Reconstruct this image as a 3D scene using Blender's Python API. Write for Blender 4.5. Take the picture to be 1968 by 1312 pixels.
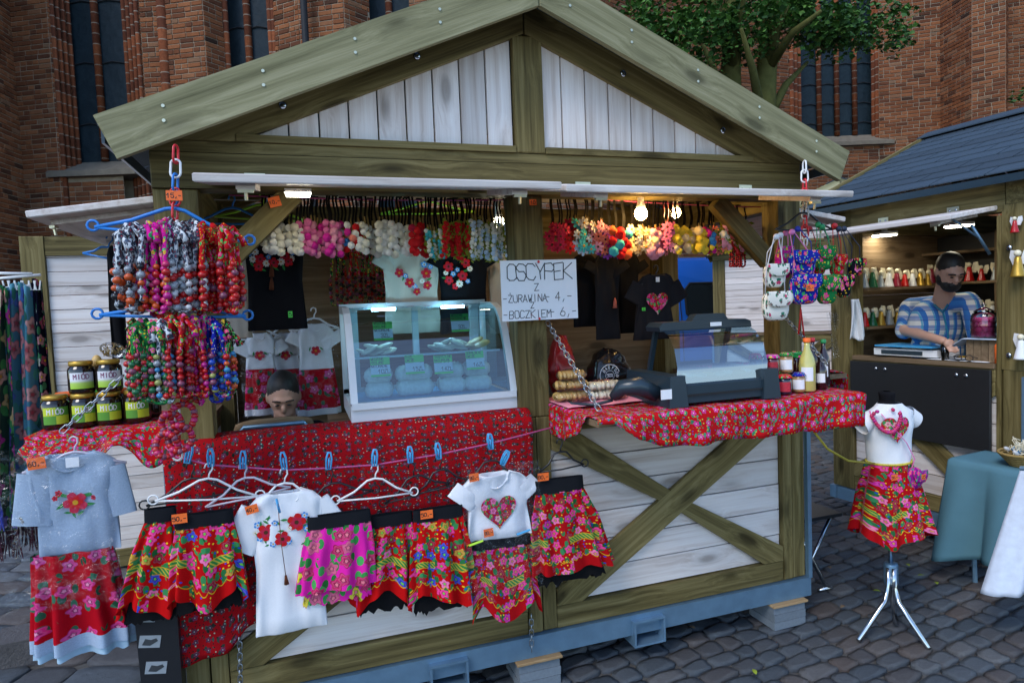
import bpy, bmesh, math, random
from mathutils import Vector, Matrix, noise
R = math.radians
for o in list(bpy.data.objects): bpy.data.objects.remove(o)
S = bpy.context.scene
COL = S.collection
# ---------------------------------------------------------------- camera
CAM = Vector((0.5046, -2.696, 1.7474)); YAW, PITCH, ROLL, FPX = 0.3179, -0.0551, -0.0401, 1220.0
_f = Vector((math.sin(YAW)*math.cos(PITCH), math.cos(YAW)*math.cos(PITCH), math.sin(PITCH)))
_r = Vector((math.cos(YAW), -math.sin(YAW), 0)); _u = _r.cross(_f)
_r, _u = math.cos(ROLL)*_r+math.sin(ROLL)*_u, -math.sin(ROLL)*_r+math.cos(ROLL)*_u
cd = bpy.data.cameras.new('camera'); cam = bpy.data.objects.new('camera', cd); COL.objects.link(cam)
cd.sensor_width = 36; cd.lens = 36*FPX/1968; cd.clip_start = .05; cd.clip_end = 3000
m = Matrix((_r, _u, -_f)).transposed().to_4x4(); m.translation = CAM; cam.matrix_world = m
S.camera = cam
# ---------------------------------------------------------------- light
w = bpy.data.worlds.new('World'); S.world = w; w.use_nodes = True
nt = w.node_tree; sky = nt.nodes.new('ShaderNodeTexSky'); sky.sky_type = 'NISHITA'; sky.sun_disc = False
SUN_EL, SUN_AZ = 48, -125      # azimuth measured from +y towards +x: the sun stands in front of the huts, to the left
sky.sun_elevation = R(SUN_EL); sky.sun_rotation = R(SUN_AZ); sky.dust_density = .3; sky.ozone_density = 3.0
bg = nt.nodes['Background']; nt.links.new(sky.outputs[0], bg.inputs[0]); bg.inputs[1].default_value = .15
sl = bpy.data.lights.new('sun', 'SUN'); sl.energy = .95; sl.angle = R(25); sl.color = (1, .95, .88)
so = bpy.data.objects.new('sun', sl); COL.objects.link(so)
sd = Vector((math.sin(R(SUN_AZ))*math.cos(R(SUN_EL)), math.cos(R(SUN_AZ))*math.cos(R(SUN_EL)), math.sin(R(SUN_EL))))
so.rotation_euler = sd.to_track_quat('Z', 'Y').to_euler(); so.location = sd*30
S.view_settings.view_transform = 'Standard'; S.view_settings.look = 'None'; S.view_settings.gamma = 1
S.view_settings.exposure = 1.0
S.render.engine = 'CYCLES'
S.cycles.max_bounces = 8; S.cycles.diffuse_bounces = 3; S.cycles.glossy_bounces = 3; S.cycles.transmission_bounces = 4; S.cycles.transparent_max_bounces = 12; S.cycles.caustics_reflective = False; S.cycles.caustics_refractive = False
# ---------------------------------------------------------------- pixel of the photograph -> point of the place
def _ray(x, y): return _f*FPX + _r*(x-984) - _u*(y-656)
def at(x, y, Y=0.0): d = _ray(x, y); return CAM + d*((Y-CAM.y)/d.y)
def atz(x, y, Z=0.0): d = _ray(x, y); return CAM + d*((Z-CAM.z)/d.z)
def atx(x, y, X=0.0): d = _ray(x, y); return CAM + d*((X-CAM.x)/d.x)
# ---------------------------------------------------------------- mesh helpers
def wm(o):
    M = o.matrix_basis.copy()
    while o.parent: o = o.parent; M = o.matrix_basis @ M
    return M
class MB:
    def __init__(s): s.v=[]; s.f=[]; s.uv=[]; s.mi=[]; s.cur=0
    def face(s, idx, uv=None): s.f.append(tuple(idx)); s.uv.append(uv); s.mi.append(s.cur)
    def poly(s, pts, uv=None):
        n=len(s.v); s.v += [Vector(p) for p in pts]; s.face(range(n, n+len(pts)), uv); return s
    def box(s, c, d, M=None, taper=1.0):
        n=len(s.v); c=Vector(c)
        for z in (-1,1):
            k = taper if z>0 else 1
            for x,y in ((-1,-1),(1,-1),(1,1),(-1,1)):
                p=Vector((x*d[0]/2*k, y*d[1]/2*k, z*d[2]/2))
                s.v.append(c+(M@p if M else p))
        for q in ((3,2,1,0),(4,5,6,7),(0,1,5,4),(1,2,6,5),(2,3,7,6),(3,0,4,7)): s.face([n+i for i in q])
        return s
    def prism(s, pts, ext):      # closed polygon extruded by a vector
        n=len(s.v); k=len(pts); e=Vector(ext); s.v += [Vector(p) for p in pts]+[Vector(p)+e for p in pts]
        s.face(range(n+k-1, n-1, -1)); s.face(range(n+k, n+2*k))
        for i in range(k): j=(i+1)%k; s.face((n+i, n+j, n+k+j, n+k+i))
        return s
    def grid(s, fn, nu, nv, cu=False, uvfn=None):     # fn(i/nu, j/nv) -> point
        n=len(s.v); cols = nu if cu else nu+1
        for j in range(nv+1):
            for i in range(cols): s.v.append(Vector(fn(i/nu, j/nv)))
        for j in range(nv):
            for i in range(nu):
                a=n+j*cols+i; b=n+j*cols+(i+1)%cols
                uv=None
                if uvfn: uv=[uvfn(i/nu,j/nv),uvfn((i+1)/nu,j/nv),uvfn((i+1)/nu,(j+1)/nv),uvfn(i/nu,(j+1)/nv)]
                s.face((a,b,b+cols,a+cols), uv)
        return s
    def tube(s, path, rad, n=8, cap=True, flat=1.0, loop=False, uv=False):
        path=[Vector(p) for p in path]; k=len(path); b=len(s.v); up=None
        for i,p in enumerate(path):
            if loop: t=path[(i+1)%k]-path[i-1]
            else: t=path[min(i+1,k-1)]-path[max(i-1,0)]
            t = t.normalized() if t.length>1e-9 else Vector((0,0,1))
            if up is None: up = t.orthogonal().normalized() if abs(t.z)>.9 else t.cross(Vector((0,0,1))).normalized()
            else: up=(up-t*up.dot(t)); up = up.normalized() if up.length>1e-6 else t.orthogonal().normalized()
            w_=t.cross(up); r=rad[i] if hasattr(rad,'__len__') else rad
            for a in range(n):
                th=2*math.pi*a/n; s.v.append(p+up*(r*math.cos(th))+w_*(r*flat*math.sin(th)))
        segs = k if loop else k-1; L=0.0; r0=rad[0] if hasattr(rad,'__len__') else rad; cw=2*math.pi*r0/n
        for i in range(segs):
            i2=(i+1)%k; L2=L+(path[i2]-path[i]).length
            for a in range(n):
                c=(a+1)%n; s.face((b+i*n+a, b+i*n+c, b+i2*n+c, b+i2*n+a), [(a*cw,L),((a+1)*cw,L),((a+1)*cw,L2),(a*cw,L2)] if uv else None)
            L=L2
        if cap and not loop: s.face([b+a for a in range(n-1,-1,-1)]); s.face([b+(k-1)*n+a for a in range(n)])
        return s
    def ell(s, c, r, nu=12, nv=8, M=None):
        c=Vector(c); r=r if hasattr(r,'__len__') else (r,r,r); n=len(s.v)
        for j in range(1,nv):
            ph=math.pi*j/nv
            for i in range(nu):
                th=2*math.pi*i/nu; p=Vector((r[0]*math.sin(ph)*math.cos(th), r[1]*math.sin(ph)*math.sin(th), -r[2]*math.cos(ph)))
                s.v.append(c+(M@p if M else p))
        lo=len(s.v)
        for z in (-1,1): p=Vector((0,0,z*r[2])); s.v.append(c+(M@p if M else p))
        for j in range(nv-2):
            for i in range(nu): a=n+j*nu+i; b=n+j*nu+(i+1)%nu; s.face((a,b,b+nu,a+nu))
        for i in range(nu):
            s.face((lo, n+(i+1)%nu, n+i)); t=n+(nv-2)*nu; s.face((lo+1, t+i, t+(i+1)%nu))
        return s
    def lathe(s, prof, n=16, c=(0,0,0), M=None):       # prof: (r, z) from bottom to top
        c=Vector(c); b=len(s.v)
        for r,z in prof:
            for i in range(n):
                th=2*math.pi*i/n; p=Vector((r*math.cos(th), r*math.sin(th), z)); s.v.append(c+(M@p if M else p))
        for j in range(len(prof)-1):
            for i in range(n):
                a=b+j*n+i; d=b+j*n+(i+1)%n; s.face((a,d,d+n,a+n))
        s.face([b+i for i in range(n-1,-1,-1)]); t=b+(len(prof)-1)*n; s.face([t+i for i in range(n)])
        return s
    def mesh(s, name, mats, smooth=False):
        me=bpy.data.meshes.new(name); me.from_pydata([tuple(p) for p in s.v], [], s.f)
        for m_ in (mats if isinstance(mats,(list,tuple)) else [mats]): me.materials.append(m_)
        for p,k in zip(me.polygons, s.mi): p.material_index=k; p.use_smooth=smooth
        if any(u is not None for u in s.uv):
            l=me.uv_layers.new(name='uv'); i=0
            for p,u in zip(me.polygons, s.uv):
                for k in range(p.loop_total):
                    if u is not None: l.data[p.loop_start+k].uv=u[k]
        me.update(); return me
    def build(s, name, mats, parent=None, smooth=False, world=True, at=None, rot=None):
        # vertices are world coordinates unless at/rot are given; children are stored relative to the parent
        if parent is not None and world:
            Mi=wm(parent).inverted(); s.v=[Mi@Vector(p) for p in s.v]
        o=bpy.data.objects.new(name, s.mesh(name, mats, smooth)); COL.objects.link(o)
        if parent is not None: o.parent=parent
        elif at is None and world:
            # put the origin at the thing's base
            xs=[p.x for p in s.v]; ys=[p.y for p in s.v]; zs=[p.z for p in s.v]
            c=Vector(((min(xs)+max(xs))/2,(min(ys)+max(ys))/2,min(zs))); o.data.transform(Matrix.Translation(-c)); o.location=c
        if at is not None: o.location=at
        if rot is not None: o.rotation_euler=rot
        return o
def tag(o, label, cat, group=None, kind=None):
    if label: o['label']=label
    if cat: o['category']=cat
    if group: o['group']=group
    if kind: o['kind']=kind
    return o
def thing(name, label, cat, loc=(0,0,0), rz=0.0, group=None):
    o=bpy.data.objects.new(name, None); COL.objects.link(o); o.location=loc; o.rotation_euler=(0,0,rz); o.empty_display_size=.1
    return tag(o, label, cat, group)
def inst(name, me, parent, loc, rot=None, scale=None):
    o=bpy.data.objects.new(name, me); COL.objects.link(o); o.parent=parent; o.location=loc
    if rot is not None: o.rotation_euler=rot
    if scale is not None: o.scale=scale if hasattr(scale,'__len__') else (scale,)*3
    return o
def lerp(a,b,t): return a+(b-a)*t
def interp(pts, x):
    if x<=pts[0][0]: return pts[0][1]
    for (a,va),(b,vb) in zip(pts, pts[1:]):
        if x<=b: return va+(vb-va)*(x-a)/(b-a)
    return pts[-1][1]
def arc(p0, p1, sag, n=14):
    p0=Vector(p0); p1=Vector(p1); return [p0.lerp(p1,i/n)-Vector((0,0,sag*4*(i/n)*(1-i/n))) for i in range(n+1)]
# ---------------------------------------------------------------- node materials
class G:
    def __init__(s, name):
        s.m=bpy.data.materials.new(name); s.m.use_nodes=True; s.t=s.m.node_tree; s.b=s.t.nodes['Principled BSDF']
    def n(s, ty, **k):
        x=s.t.nodes.new(ty)
        for a,v in k.items(): setattr(x,a,v)
        return x
    def put(s, sock, v):
        if isinstance(v, bpy.types.NodeSocket): s.t.links.new(v, sock)
        elif v is not None:
            if hasattr(sock.default_value,'__len__') and not hasattr(v,'__len__'): v=(v,)*len(sock.default_value)
            if hasattr(v,'__len__') and len(sock.default_value)==4 and len(v)==3: v=(*v,1)
            sock.default_value=v
    def math(s, op, a, b=None, c=None):
        x=s.n('ShaderNodeMath', operation=op)
        for i,v in enumerate((a,b,c)):
            if v is not None: s.put(x.inputs[i], v)
        return x.outputs[0]
    def vm(s, op, a, b=None):
        x=s.n('ShaderNodeVectorMath', operation=op); s.put(x.inputs[0],a)
        if b is not None: s.put(x.inputs[1],b)
        return x.outputs[0]
    def mix(s, f, a, b, mode='MIX'):
        x=s.n('ShaderNodeMix', data_type='RGBA', blend_type=mode); s.put(x.inputs[0],f); s.put(x.inputs[6],a); s.put(x.inputs[7],b); return x.outputs[2]
    def ramp(s, f, stops, const=False):
        x=s.n('ShaderNodeValToRGB'); r=x.color_ramp
        if const: r.interpolation='CONSTANT'
        while len(r.elements)<len(stops): r.elements.new(.5)
        for e,(p,c) in zip(r.elements, stops): e.position=p; e.color=(*c,1) if len(c)==3 else c
        s.put(x.inputs[0], f); return x.outputs[0]
    def noise(s, vec, scale, detail=3, rough=.55, dist=0):
        x=s.n('ShaderNodeTexNoise'); s.put(x.inputs['Vector'],vec); s.put(x.inputs['Scale'],scale); x.inputs['Detail'].default_value=detail; x.inputs['Roughness'].default_value=rough; x.inputs['Distortion'].default_value=dist; return x.outputs[0]
    def vor(s, vec, scale, rnd=1.0, feature='F1', dim='3D'):
        x=s.n('ShaderNodeTexVoronoi', voronoi_dimensions=dim, feature=feature); s.put(x.inputs['Vector'],vec); s.put(x.inputs['Scale'],scale); x.inputs['Randomness'].default_value=rnd; return x
    def coord(s, which='Object'): return s.n('ShaderNodeTexCoord').outputs[which]
    def sep(s, v): x=s.n('ShaderNodeSeparateXYZ'); s.put(x.inputs[0],v); return x.outputs
    def comb(s, x_, y_, z_): x=s.n('ShaderNodeCombineXYZ'); s.put(x.inputs[0],x_); s.put(x.inputs[1],y_); s.put(x.inputs[2],z_); return x.outputs[0]
    def rnd(s): return s.n('ShaderNodeObjectInfo').outputs['Random']
    def isl(s): return s.n('ShaderNodeNewGeometry').outputs['Random Per Island']
    def bump(s, h, strength=.3, dist=.01):
        x=s.n('ShaderNodeBump'); s.put(x.inputs['Height'],h); x.inputs['Strength'].default_value=strength; x.inputs['Distance'].default_value=dist; s.t.links.new(x.outputs[0], s.b.inputs['Normal'])
    def done(s, col, rough=.6, metal=0, spec=None, **k):
        s.put(s.b.inputs['Base Color'],col); s.put(s.b.inputs['Roughness'],rough); s.put(s.b.inputs['Metallic'],metal)
        if spec is not None: s.put(s.b.inputs['Specular IOR Level'],spec)
        for a,v in k.items(): s.put(s.b.inputs[a.replace('_',' ')],v)
        return s.m
def simple(name, col, rough=.6, metal=0, var=.18, scale=30, bump=.0, spec=None, **k):
    g=G(name); c=g.coord(); n=g.noise(c, scale, 4); rn=g.rnd()
    f=g.math('MULTIPLY_ADD', n, var*2, 1-var); f=g.math('MULTIPLY', f, g.math('MULTIPLY_ADD', rn, var*.8, 1-var*.4))
    cc=g.vm('MULTIPLY', (*col,), f); 
    if bump: g.bump(n, bump, .004)
    return g.done(cc, rough, metal, (.15 if rough>=.6 else .5) if spec is None else spec, **k)
def hexc(h): 
    c=[int(h[i:i+2],16)/255 for i in (0,2,4)]; return tuple(x/12.92 if x<=.04045 else ((x+.055)/1.055)**2.4 for x in c)
# ---------------------------------------------------------------- materials
def wood(name, c_dark, c_mid, c_light, knots=1.0, rough=.62, grain=1.0, blotch=.5):
    # boards are modelled with their length along local X
    g=G(name); c=g.coord(); r=g.rnd()
    off=g.comb(g.math('MULTIPLY',r,37.0), g.math('MULTIPLY',r,13.0), g.math('MULTIPLY',r,71.0))
    p=g.vm('ADD', c, off)
    # knots bend the grain
    kv=g.vor(g.vm('MULTIPLY', p, (2.6,7,7)), 1.0, 1.0); kd=kv.outputs['Distance']
    kn=g.ramp(kd, [(.0,(1,1,1)),(.13,(.9,.9,.9)),(.2,(.3,.3,.3)),(.3,(0,0,0))])
    wob=g.math('MULTIPLY', g.math('SUBTRACT', 1.0, g.math('MINIMUM', g.math('MULTIPLY',kd,2.2), 1.0)), 1.3)
    s=g.sep(p); pz=g.comb(g.math('MULTIPLY',s[0],1.2), g.math('ADD',g.math('MULTIPLY',s[1],38.0*grain), wob), g.math('ADD',g.math('MULTIPLY',s[2],38.0*grain), wob))
    gr=g.noise(pz, 1.0, 5, .65, .25)
    fine=g.noise(g.vm('MULTIPLY', p, (5,220,220)), 1.0, 2)
    bl=g.noise(g.vm('MULTIPLY', p, (1.4,5,5)), 1.0, 3)
    col=g.ramp(gr, [(.28,c_dark),(.5,c_mid),(.72,c_light)])
    col=g.mix(g.math('MULTIPLY', g.math('SUBTRACT',fine,.4), .5), col, c_dark)
    col=g.mix(g.math('MULTIPLY', g.math('SUBTRACT',bl,.35), blotch), col, c_light)
    col=g.mix(g.math('MULTIPLY', kn, .8*knots), col, tuple(x*.35 for x in c_dark))
    col=g.vm('MULTIPLY', col, g.math('MULTIPLY_ADD', r, .3, .85))
    g.bump(g.math('ADD', gr, g.math('MULTIPLY',fine,.6)), .25, .004)
    return g.done(col, rough, spec=.15)
OLIVE = wood('olive_stained_timber', (.050,.036,.012), (.150,.115,.042), (.275,.22,.095), .9)
OLIVE_PALE = wood('olive_timber_pale', (.12,.112,.055), (.25,.235,.125), (.40,.37,.225), .9)  # paler olive tone for the front barge boards
WHITEW = wood('white_washed_pine', (.52,.42,.36), (.74,.665,.62), (.83,.78,.745), .85, .55, .8)
RAWW = wood('raw_pine', (.12,.075,.04), (.20,.135,.078), (.28,.20,.125), 1.0, .7)  # pine colour darkened so the hut interiors look shaded
PLY = wood('chipboard', (.28,.17,.08), (.40,.26,.13), (.5,.35,.2), .2, .8)
BLACKW = simple('black_painted_board', (.012,.012,.013), .5, var=.3)
GALV = simple('galvanised_steel', (.18,.31,.44), .42, .6, var=.25, scale=14)
CHROME = simple('chrome_tube', (.5,.53,.57), .15, 1, var=.05)
ZINC = simple('zinc_plate', (.62,.58,.42), .32, .8, var=.15)
STEELD = simple('dark_steel', (.09,.1,.11), .4, .7)
CHAINM = simple('zinc_chain', (.34,.38,.42), .3, .9, var=.1)
CONC = simple('concrete_paver', (.17,.20,.23), .9, var=.2, scale=60, bump=.4)
BLUEP = simple('blue_plastic', (.02,.2,.62), .35, var=.05)
PEGB = simple('light_blue_peg_plastic', (.06,.36,.68), .35, var=.05)
REDP = simple('red_plastic', (.62,.02,.03), .3, var=.05)
WHITEP = simple('white_plastic', (.8,.8,.8), .3, var=.04)
BLACKP = simple('black_plastic', (.012,.013,.016), .35, var=.1)
LIMEP = simple('lime_plastic', (.45,.75,.04), .35, var=.05)
YELP = simple('yellow_plastic', (.75,.42,.03), .4, var=.05)
PALEP = simple('clear_hanger_plastic', (.55,.5,.58), .15, var=.05)
PAPER = simple('white_paper', (.82,.83,.85), .6, var=.03)
INK = simple('black_ink', (.01,.01,.012), .5, var=.02)
ORANGE = simple('orange_price_card', (.95,.16,.02), .55, var=.05)
GREENC = simple('fluorescent_green_card', (.10,.85,.08), .5, var=.04)
CARDW = simple('white_price_card', (.8,.85,.85), .5, var=.03)
BLACKC = simple('black_cotton', (.008,.008,.010), .9, spec=.08, var=.3, scale=300)
CHARC = simple('charcoal_cotton', (.02,.02,.024), .9, spec=.08, var=.3, scale=300)
WHITEC = simple('white_cotton', (.78,.79,.82), .85, spec=.08, var=.06, scale=200, bump=.1)
BEIGEC = simple('beige_linen', (.55,.48,.40), .9, spec=.08, var=.1, scale=200)
TEALC = simple('teal_tablecloth', (.09,.20,.25), .85, spec=.08, var=.12, scale=8)
PINKC = simple('pink_wrapping', (.78,.28,.36), .6, var=.08)
ELASTIC = simple('black_elastic_band', (.010,.011,.014), .8, spec=.08, var=.2, scale=300)
LACE = simple('black_lace', (.008,.008,.009), .9, spec=.08, var=.2)
STRAPR = simple('red_ribbon', (.62,.015,.02), .5, var=.1)
STRAPG = simple('green_ribbon', (.02,.28,.09), .5, var=.1)
STRAPB = simple('blue_ribbon', (.015,.03,.32), .5, var=.1)
STRAPN = simple('navy_ribbon', (.012,.02,.05), .5, var=.1)
STRAPW = simple('white_ribbon', (.75,.75,.78), .5, var=.05)
STRAPP = simple('pink_ribbon', (.80,.22,.5), .5, var=.1)
BLACKR = simple('black_ribbon', (.008,.007,.007), .6, spec=.08, var=.2)
TWINE = simple('jute_stem', (.30,.20,.07), .9, var=.3, scale=90)
PINKROPE = simple('pink_cord', (.55,.10,.26), .7, var=.3, scale=120)
YELROPE = simple('yellow_black_rope', (.55,.45,.06), .8, var=.8, scale=160)
MESHG = simple('grey_jersey', (.33,.42,.54), .9, spec=.08, var=.3, scale=260)
SKIN = simple('skin', (.54,.30,.21), .5, var=.1, scale=25)
HAIR = simple('dark_hair', (.014,.011,.009), .55, var=.4, scale=120)
DARKSH = simple('dark_shirt', (.012,.013,.02), .85, spec=.08, var=.2)
CHEESE = simple('smoked_cheese', (.66,.42,.14), .45, var=.3, scale=18, bump=.2)
CHEESEW = simple('pale_cheese', (.80,.72,.52), .5, var=.15, scale=22, bump=.2)
CHEESEB = simple('wrapped_cheese_roll', (.80,.78,.70), .35, var=.25, scale=70, bump=.5)
CASEW = simple('white_enamel', (.70,.72,.74), .28, var=.04)
CASEG = simple('grey_case_frame', (.35,.39,.42), .35, .3, var=.05)
NAVYP = simple('dark_slate_enamel', (.018,.035,.05), .3, var=.1)
VANB = simple('blue_van_paint', (.012,.10,.42), .25, var=.04, Coat_Weight=.5)
RUBBER = simple('black_rubber', (.012,.012,.012), .7)
DARKG = simple('dark_window_glass', (.008,.012,.014), .06, var=.1, spec=.8)
SCARFB = simple('scarf_fringe', (.05,.01,.02), .9, var=.5)
LEAD = simple('lead_came', (.02,.022,.025), .6)
BARK = simple('mossy_bark', (.10,.10,.03), .95, var=.5, scale=9, bump=.8)
def terra():
    g=G('moulded_brick'); c=g.coord(); z=g.sep(c)[2]; k=g.math('DIVIDE',z,.16); f=g.math('FRACT',k); wn=g.n('ShaderNodeTexWhiteNoise',noise_dimensions='1D'); g.put(wn.inputs['W'],g.math('FLOOR',k)); n=g.noise(c,30,4)
    col=g.ramp(wn.outputs['Value'],[(0,(.08,.026,.014)),(.5,(.17,.05,.02)),(1,(.24,.075,.03))]); col=g.mix(g.math('LESS_THAN',f,.09),col,(.26,.21,.16)); g.bump(n,.5,.01)
    return g.done(g.vm('MULTIPLY',col,g.math('MULTIPLY_ADD',n,.9,.5)),.9,spec=.15)
TERRA = terra()
STONES = simple('sill_stone', (.20,.17,.13), .9, var=.35, scale=9, bump=.3)
FILM = None
def glassy(name, tint=(1,1,1), refl=1.5, base=.04, rough=.0, dull=0.0):
    g=G(name); t=g.t
    tr=g.n('ShaderNodeBsdfTransparent'); g.put(tr.inputs[0], tint)
    gl=g.n('ShaderNodeBsdfGlossy'); gl.inputs['Roughness'].default_value=rough; g.put(gl.inputs[0],(1,1,1))
    fr=g.n('ShaderNodeFresnel'); fr.inputs[0].default_value=refl
    f=g.math('ADD', fr.outputs[0], base)
    if dull: 
        n=g.noise(g.coord(), 26, 3, .6, 1.5); f=g.math('MULTIPLY', f, g.ramp(n,[(.42,(.25,.25,.25)),(.62,(1.6,1.6,1.6))]))
        g2=g.n('ShaderNodeBump'); g.put(g2.inputs['Height'], n); g2.inputs['Strength'].default_value=.7; g2.inputs['Distance'].default_value=.02; t.links.new(g2.outputs[0], gl.inputs['Normal'])
    mx=g.n('ShaderNodeMixShader'); g.put(mx.inputs[0],f); t.links.new(tr.outputs[0],mx.inputs[1]); t.links.new(gl.outputs[0],mx.inputs[2])
    t.links.new(mx.outputs[0], t.nodes['Material Output'].inputs[0]); return g.m
GLASS = glassy('display_glass', (.62,.88,.97), 1.75, .06)  # blue tint stands in for the reflection on the case panes
GLASS2 = glassy('warmer_glass', (.45,.72,.86), 2.0, .22)  # reflected blue is put into the lid's tint as well
JARG = glassy('jar_glass', (.92,.95,.95), 1.5, .03)
FILM = glassy('plastic_film', (.95,.96,.98), 1.38, .012, .03, 1.0)
def emit(name, col, st):
    g=G(name); return g.done(col, .4, Emission_Color=col, Emission_Strength=st)
BULB = emit('lit_warm_bulb', (1,.62,.20), 70); LED = emit('lit_led_panel', (1,.93,.72), 14); TUBE_L = emit('lit_case_lamp', (.45,.80,1), 26)
def floral(name, base, petals, leaf=(.03,.16,.04), scale=14.0, size=.36, centre=(.75,.55,.03), leaves=.26, dots=None, border=False, rough=.85, leafscale=2.0, dark=None, rnd=.75, npet=5.0):
    g=G(name); uv=g.coord('UV'); r=g.rnd()
    s0=g.sep(uv); v=s0[1]
    p=g.vm('ADD', g.comb(s0[0],s0[1],0.0), g.comb(g.math('MULTIPLY',r,3.0),0.0,0.0)) if not border else g.comb(s0[0],s0[1],0.0)
    ps=g.vm('MULTIPLY', p, (scale,scale,scale))
    vo=g.vor(ps, 1.0, rnd, dim='2D'); d=vo.outputs['Distance']; cs=g.sep(vo.outputs['Color'])
    dl=g.sep(g.vm('SUBTRACT', ps, vo.outputs['Position'])); ang=g.math('ARCTAN2', dl[1], dl[0])
    pet=g.math('MULTIPLY', g.math('MULTIPLY_ADD', g.math('COSINE', g.math('MULTIPLY_ADD',ang,npet,g.math('MULTIPLY',cs[2],6.0))), .16, .84), size)
    q=g.math('DIVIDE', d, pet)                                    # 0 at the heart, 1 at the rim
    k=len(petals); pc=g.ramp(cs[0], [(i/k,petals[i]) for i in range(k)], True)
    swirl=g.math('MULTIPLY_ADD', g.math('SINE', g.math('ADD', g.math('MULTIPLY',ang,2.0), g.math('MULTIPLY',q,14.0))), .5,.5)
    shade=g.ramp(q, [(0,(.5,.5,.5)),(.3,(.35,.35,.35)),(.55,(1,1,1)),(.85,(1.0,1.0,1.0)),(1,(.45,.45,.45))])
    pc=g.mix(g.math('MULTIPLY',swirl,.2), g.mix(1.0, pc, shade, 'MULTIPLY'), g.mix(.5, pc, (.9,.6,.7)))
    pc=g.mix(g.math('LESS_THAN', q, .24), pc, centre)
    # leaves
    lv=g.vor(g.vm('MULTIPLY', ps, (leafscale,leafscale*.62,1)), 1.0, 1.0, dim='2D'); ld=lv.outputs['Distance']
    lm=g.math('LESS_THAN', ld, leaves); lc=g.mix(g.sep(lv.outputs['Color'])[0], leaf, tuple(min(1,x*2.6+.02) for x in leaf))
    near=g.math('LESS_THAN', d, size*1.75)
    col=g.mix(g.math('MULTIPLY', lm, near), base, lc)
    if dots:
        dv=g.vor(g.vm('MULTIPLY', ps, (3.3,3.3,1)), 1.0, 1.0, dim='2D'); dk=g.sep(dv.outputs['Color'])
        dm=g.math('MULTIPLY', g.math('LESS_THAN', dv.outputs['Distance'], .2), g.math('GREATER_THAN', dk[1], .45))
        col=g.mix(dm, col, g.ramp(dk[0], [(i/len(dots),dots[i]) for i in range(len(dots))], True))
    col=g.mix(g.math('LESS_THAN', q, 1.0), col, pc)
    if border:        # folk border that follows the hem: v is the distance above it
        u=s0[0]
        bm=g.math('GREATER_THAN', g.noise(g.comb(g.math('MULTIPLY',u,9.0),0.0,0.0),1.0,1), .47)
        def band(lo,hi): return g.math('MULTIPLY', bm, g.math('MULTIPLY', g.math('GREATER_THAN',v,lo), g.math('LESS_THAN',v,hi)))
        zig=g.math('MULTIPLY', g.math('ABSOLUTE', g.math('SINE', g.math('MULTIPLY',u,105.0))), .014)
        col=g.mix(band(-1,.052), col, base)
        col=g.mix(g.math('LESS_THAN', g.math('ABSOLUTE', g.math('SUBTRACT', v, g.math('SUBTRACT',.062,zig))), .0020), col, (.62,.34,.015))
        col=g.mix(band(.128,.15), col, (.03,.22,.05))
        col=g.mix(g.math('MULTIPLY', band(.128,.15), g.math('GREATER_THAN', g.math('SINE', g.math('MULTIPLY',g.math('ADD',u,v),420.0)), .35)), col, (.5,.4,.05))
        col=g.mix(band(.150,.153), col, (.6,.34,.02)); col=g.mix(band(.124,.127), col, (.6,.38,.03))
    n=g.noise(g.vm('MULTIPLY',p,(900,900,900)), 1.0, 2)
    col=g.vm('MULTIPLY', col, g.math('MULTIPLY_ADD', n, .35, .82))
    return g.done(col, rough, spec=.05)
RED=(.46,.008,.012); PK=(.82,.03,.25); PK2=(.85,.16,.38); CR=(.36,.004,.025); MAG=(.62,.015,.30); BLU=(.02,.06,.5); YEL=(.8,.5,.02); WHT=(.8,.75,.72); GRN=(.02,.2,.05)
F_RED = floral('red_cloth_dark_sprigs', (.36,.006,.010), [(.10,.005,.03),(.16,.01,.06),(.05,.01,.02)], (.015,.02,.015), 23, .27, (.35,.3,.3), .26, [(.015,.015,.015),(.02,.015,.02),(.015,.015,.015),(.35,.42,.32)], rnd=.35)
F_RED2 = floral('red_rose_garland_cloth', (.50,.008,.012), [(.68,.02,.26),(.55,.015,.2),(.7,.05,.28)], (.015,.12,.06), 21, .28, (.9,.5,.6), .33, [(.02,.08,.35),(.5,.5,.05),(.03,.2,.1)], rnd=.4, leafscale=2.6)
F_SKIRT = floral('red_folk_skirt_print', (.48,.005,.006), [PK,PK2,BLU,(.30,.004,.02),PK,(.55,.3,.02),PK], (.010,.09,.025), 19, .38, (.15,.55,.05), .34, [YEL,BLU,(.03,.25,.06)], border=True)
F_SKIRT2 = floral('crimson_folk_skirt_print', (.40,.005,.008), [PK,CR,PK2,MAG,PK], (.010,.08,.025), 20, .38, (.6,.3,.05), .36, [YEL,(.6,.4,.03),BLU], border=True)
F_PINK = floral('pink_rose_print', (.72,.02,.34), [(.55,.02,.12),(.6,.1,.2),(.75,.6,.03),(.5,.01,.1)], (.02,.15,.03), 15, .42, (.75,.2,.25), .34)
F_DRESS = floral('red_rose_dress_print', (.42,.004,.012), [(.7,.03,.22),(.62,.05,.25)], (.012,.06,.03), 12, .30, (.8,.3,.45), .25, rnd=.5)
F_HEART = floral('heart_rose_print', (.45,.01,.03), [PK,PK2,CR,PK,(.8,.4,.4)], (.02,.14,.04), 26, .40, (.7,.1,.2), .36, [YEL,BLU])
F_MULTI = floral('multicolour_fabric', (.012,.02,.012), [PK,(.6,.02,.02),YEL,(.05,.3,.08)], (.03,.25,.05), 48, .36, YEL, .3, [YEL,PK])
F_GREEN = floral('green_rose_fabric', (.012,.17,.045), [PK,RED,PK2], (.1,.32,.05), 26, .28, YEL, .2, [YEL,(.5,.02,.05)])
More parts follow.
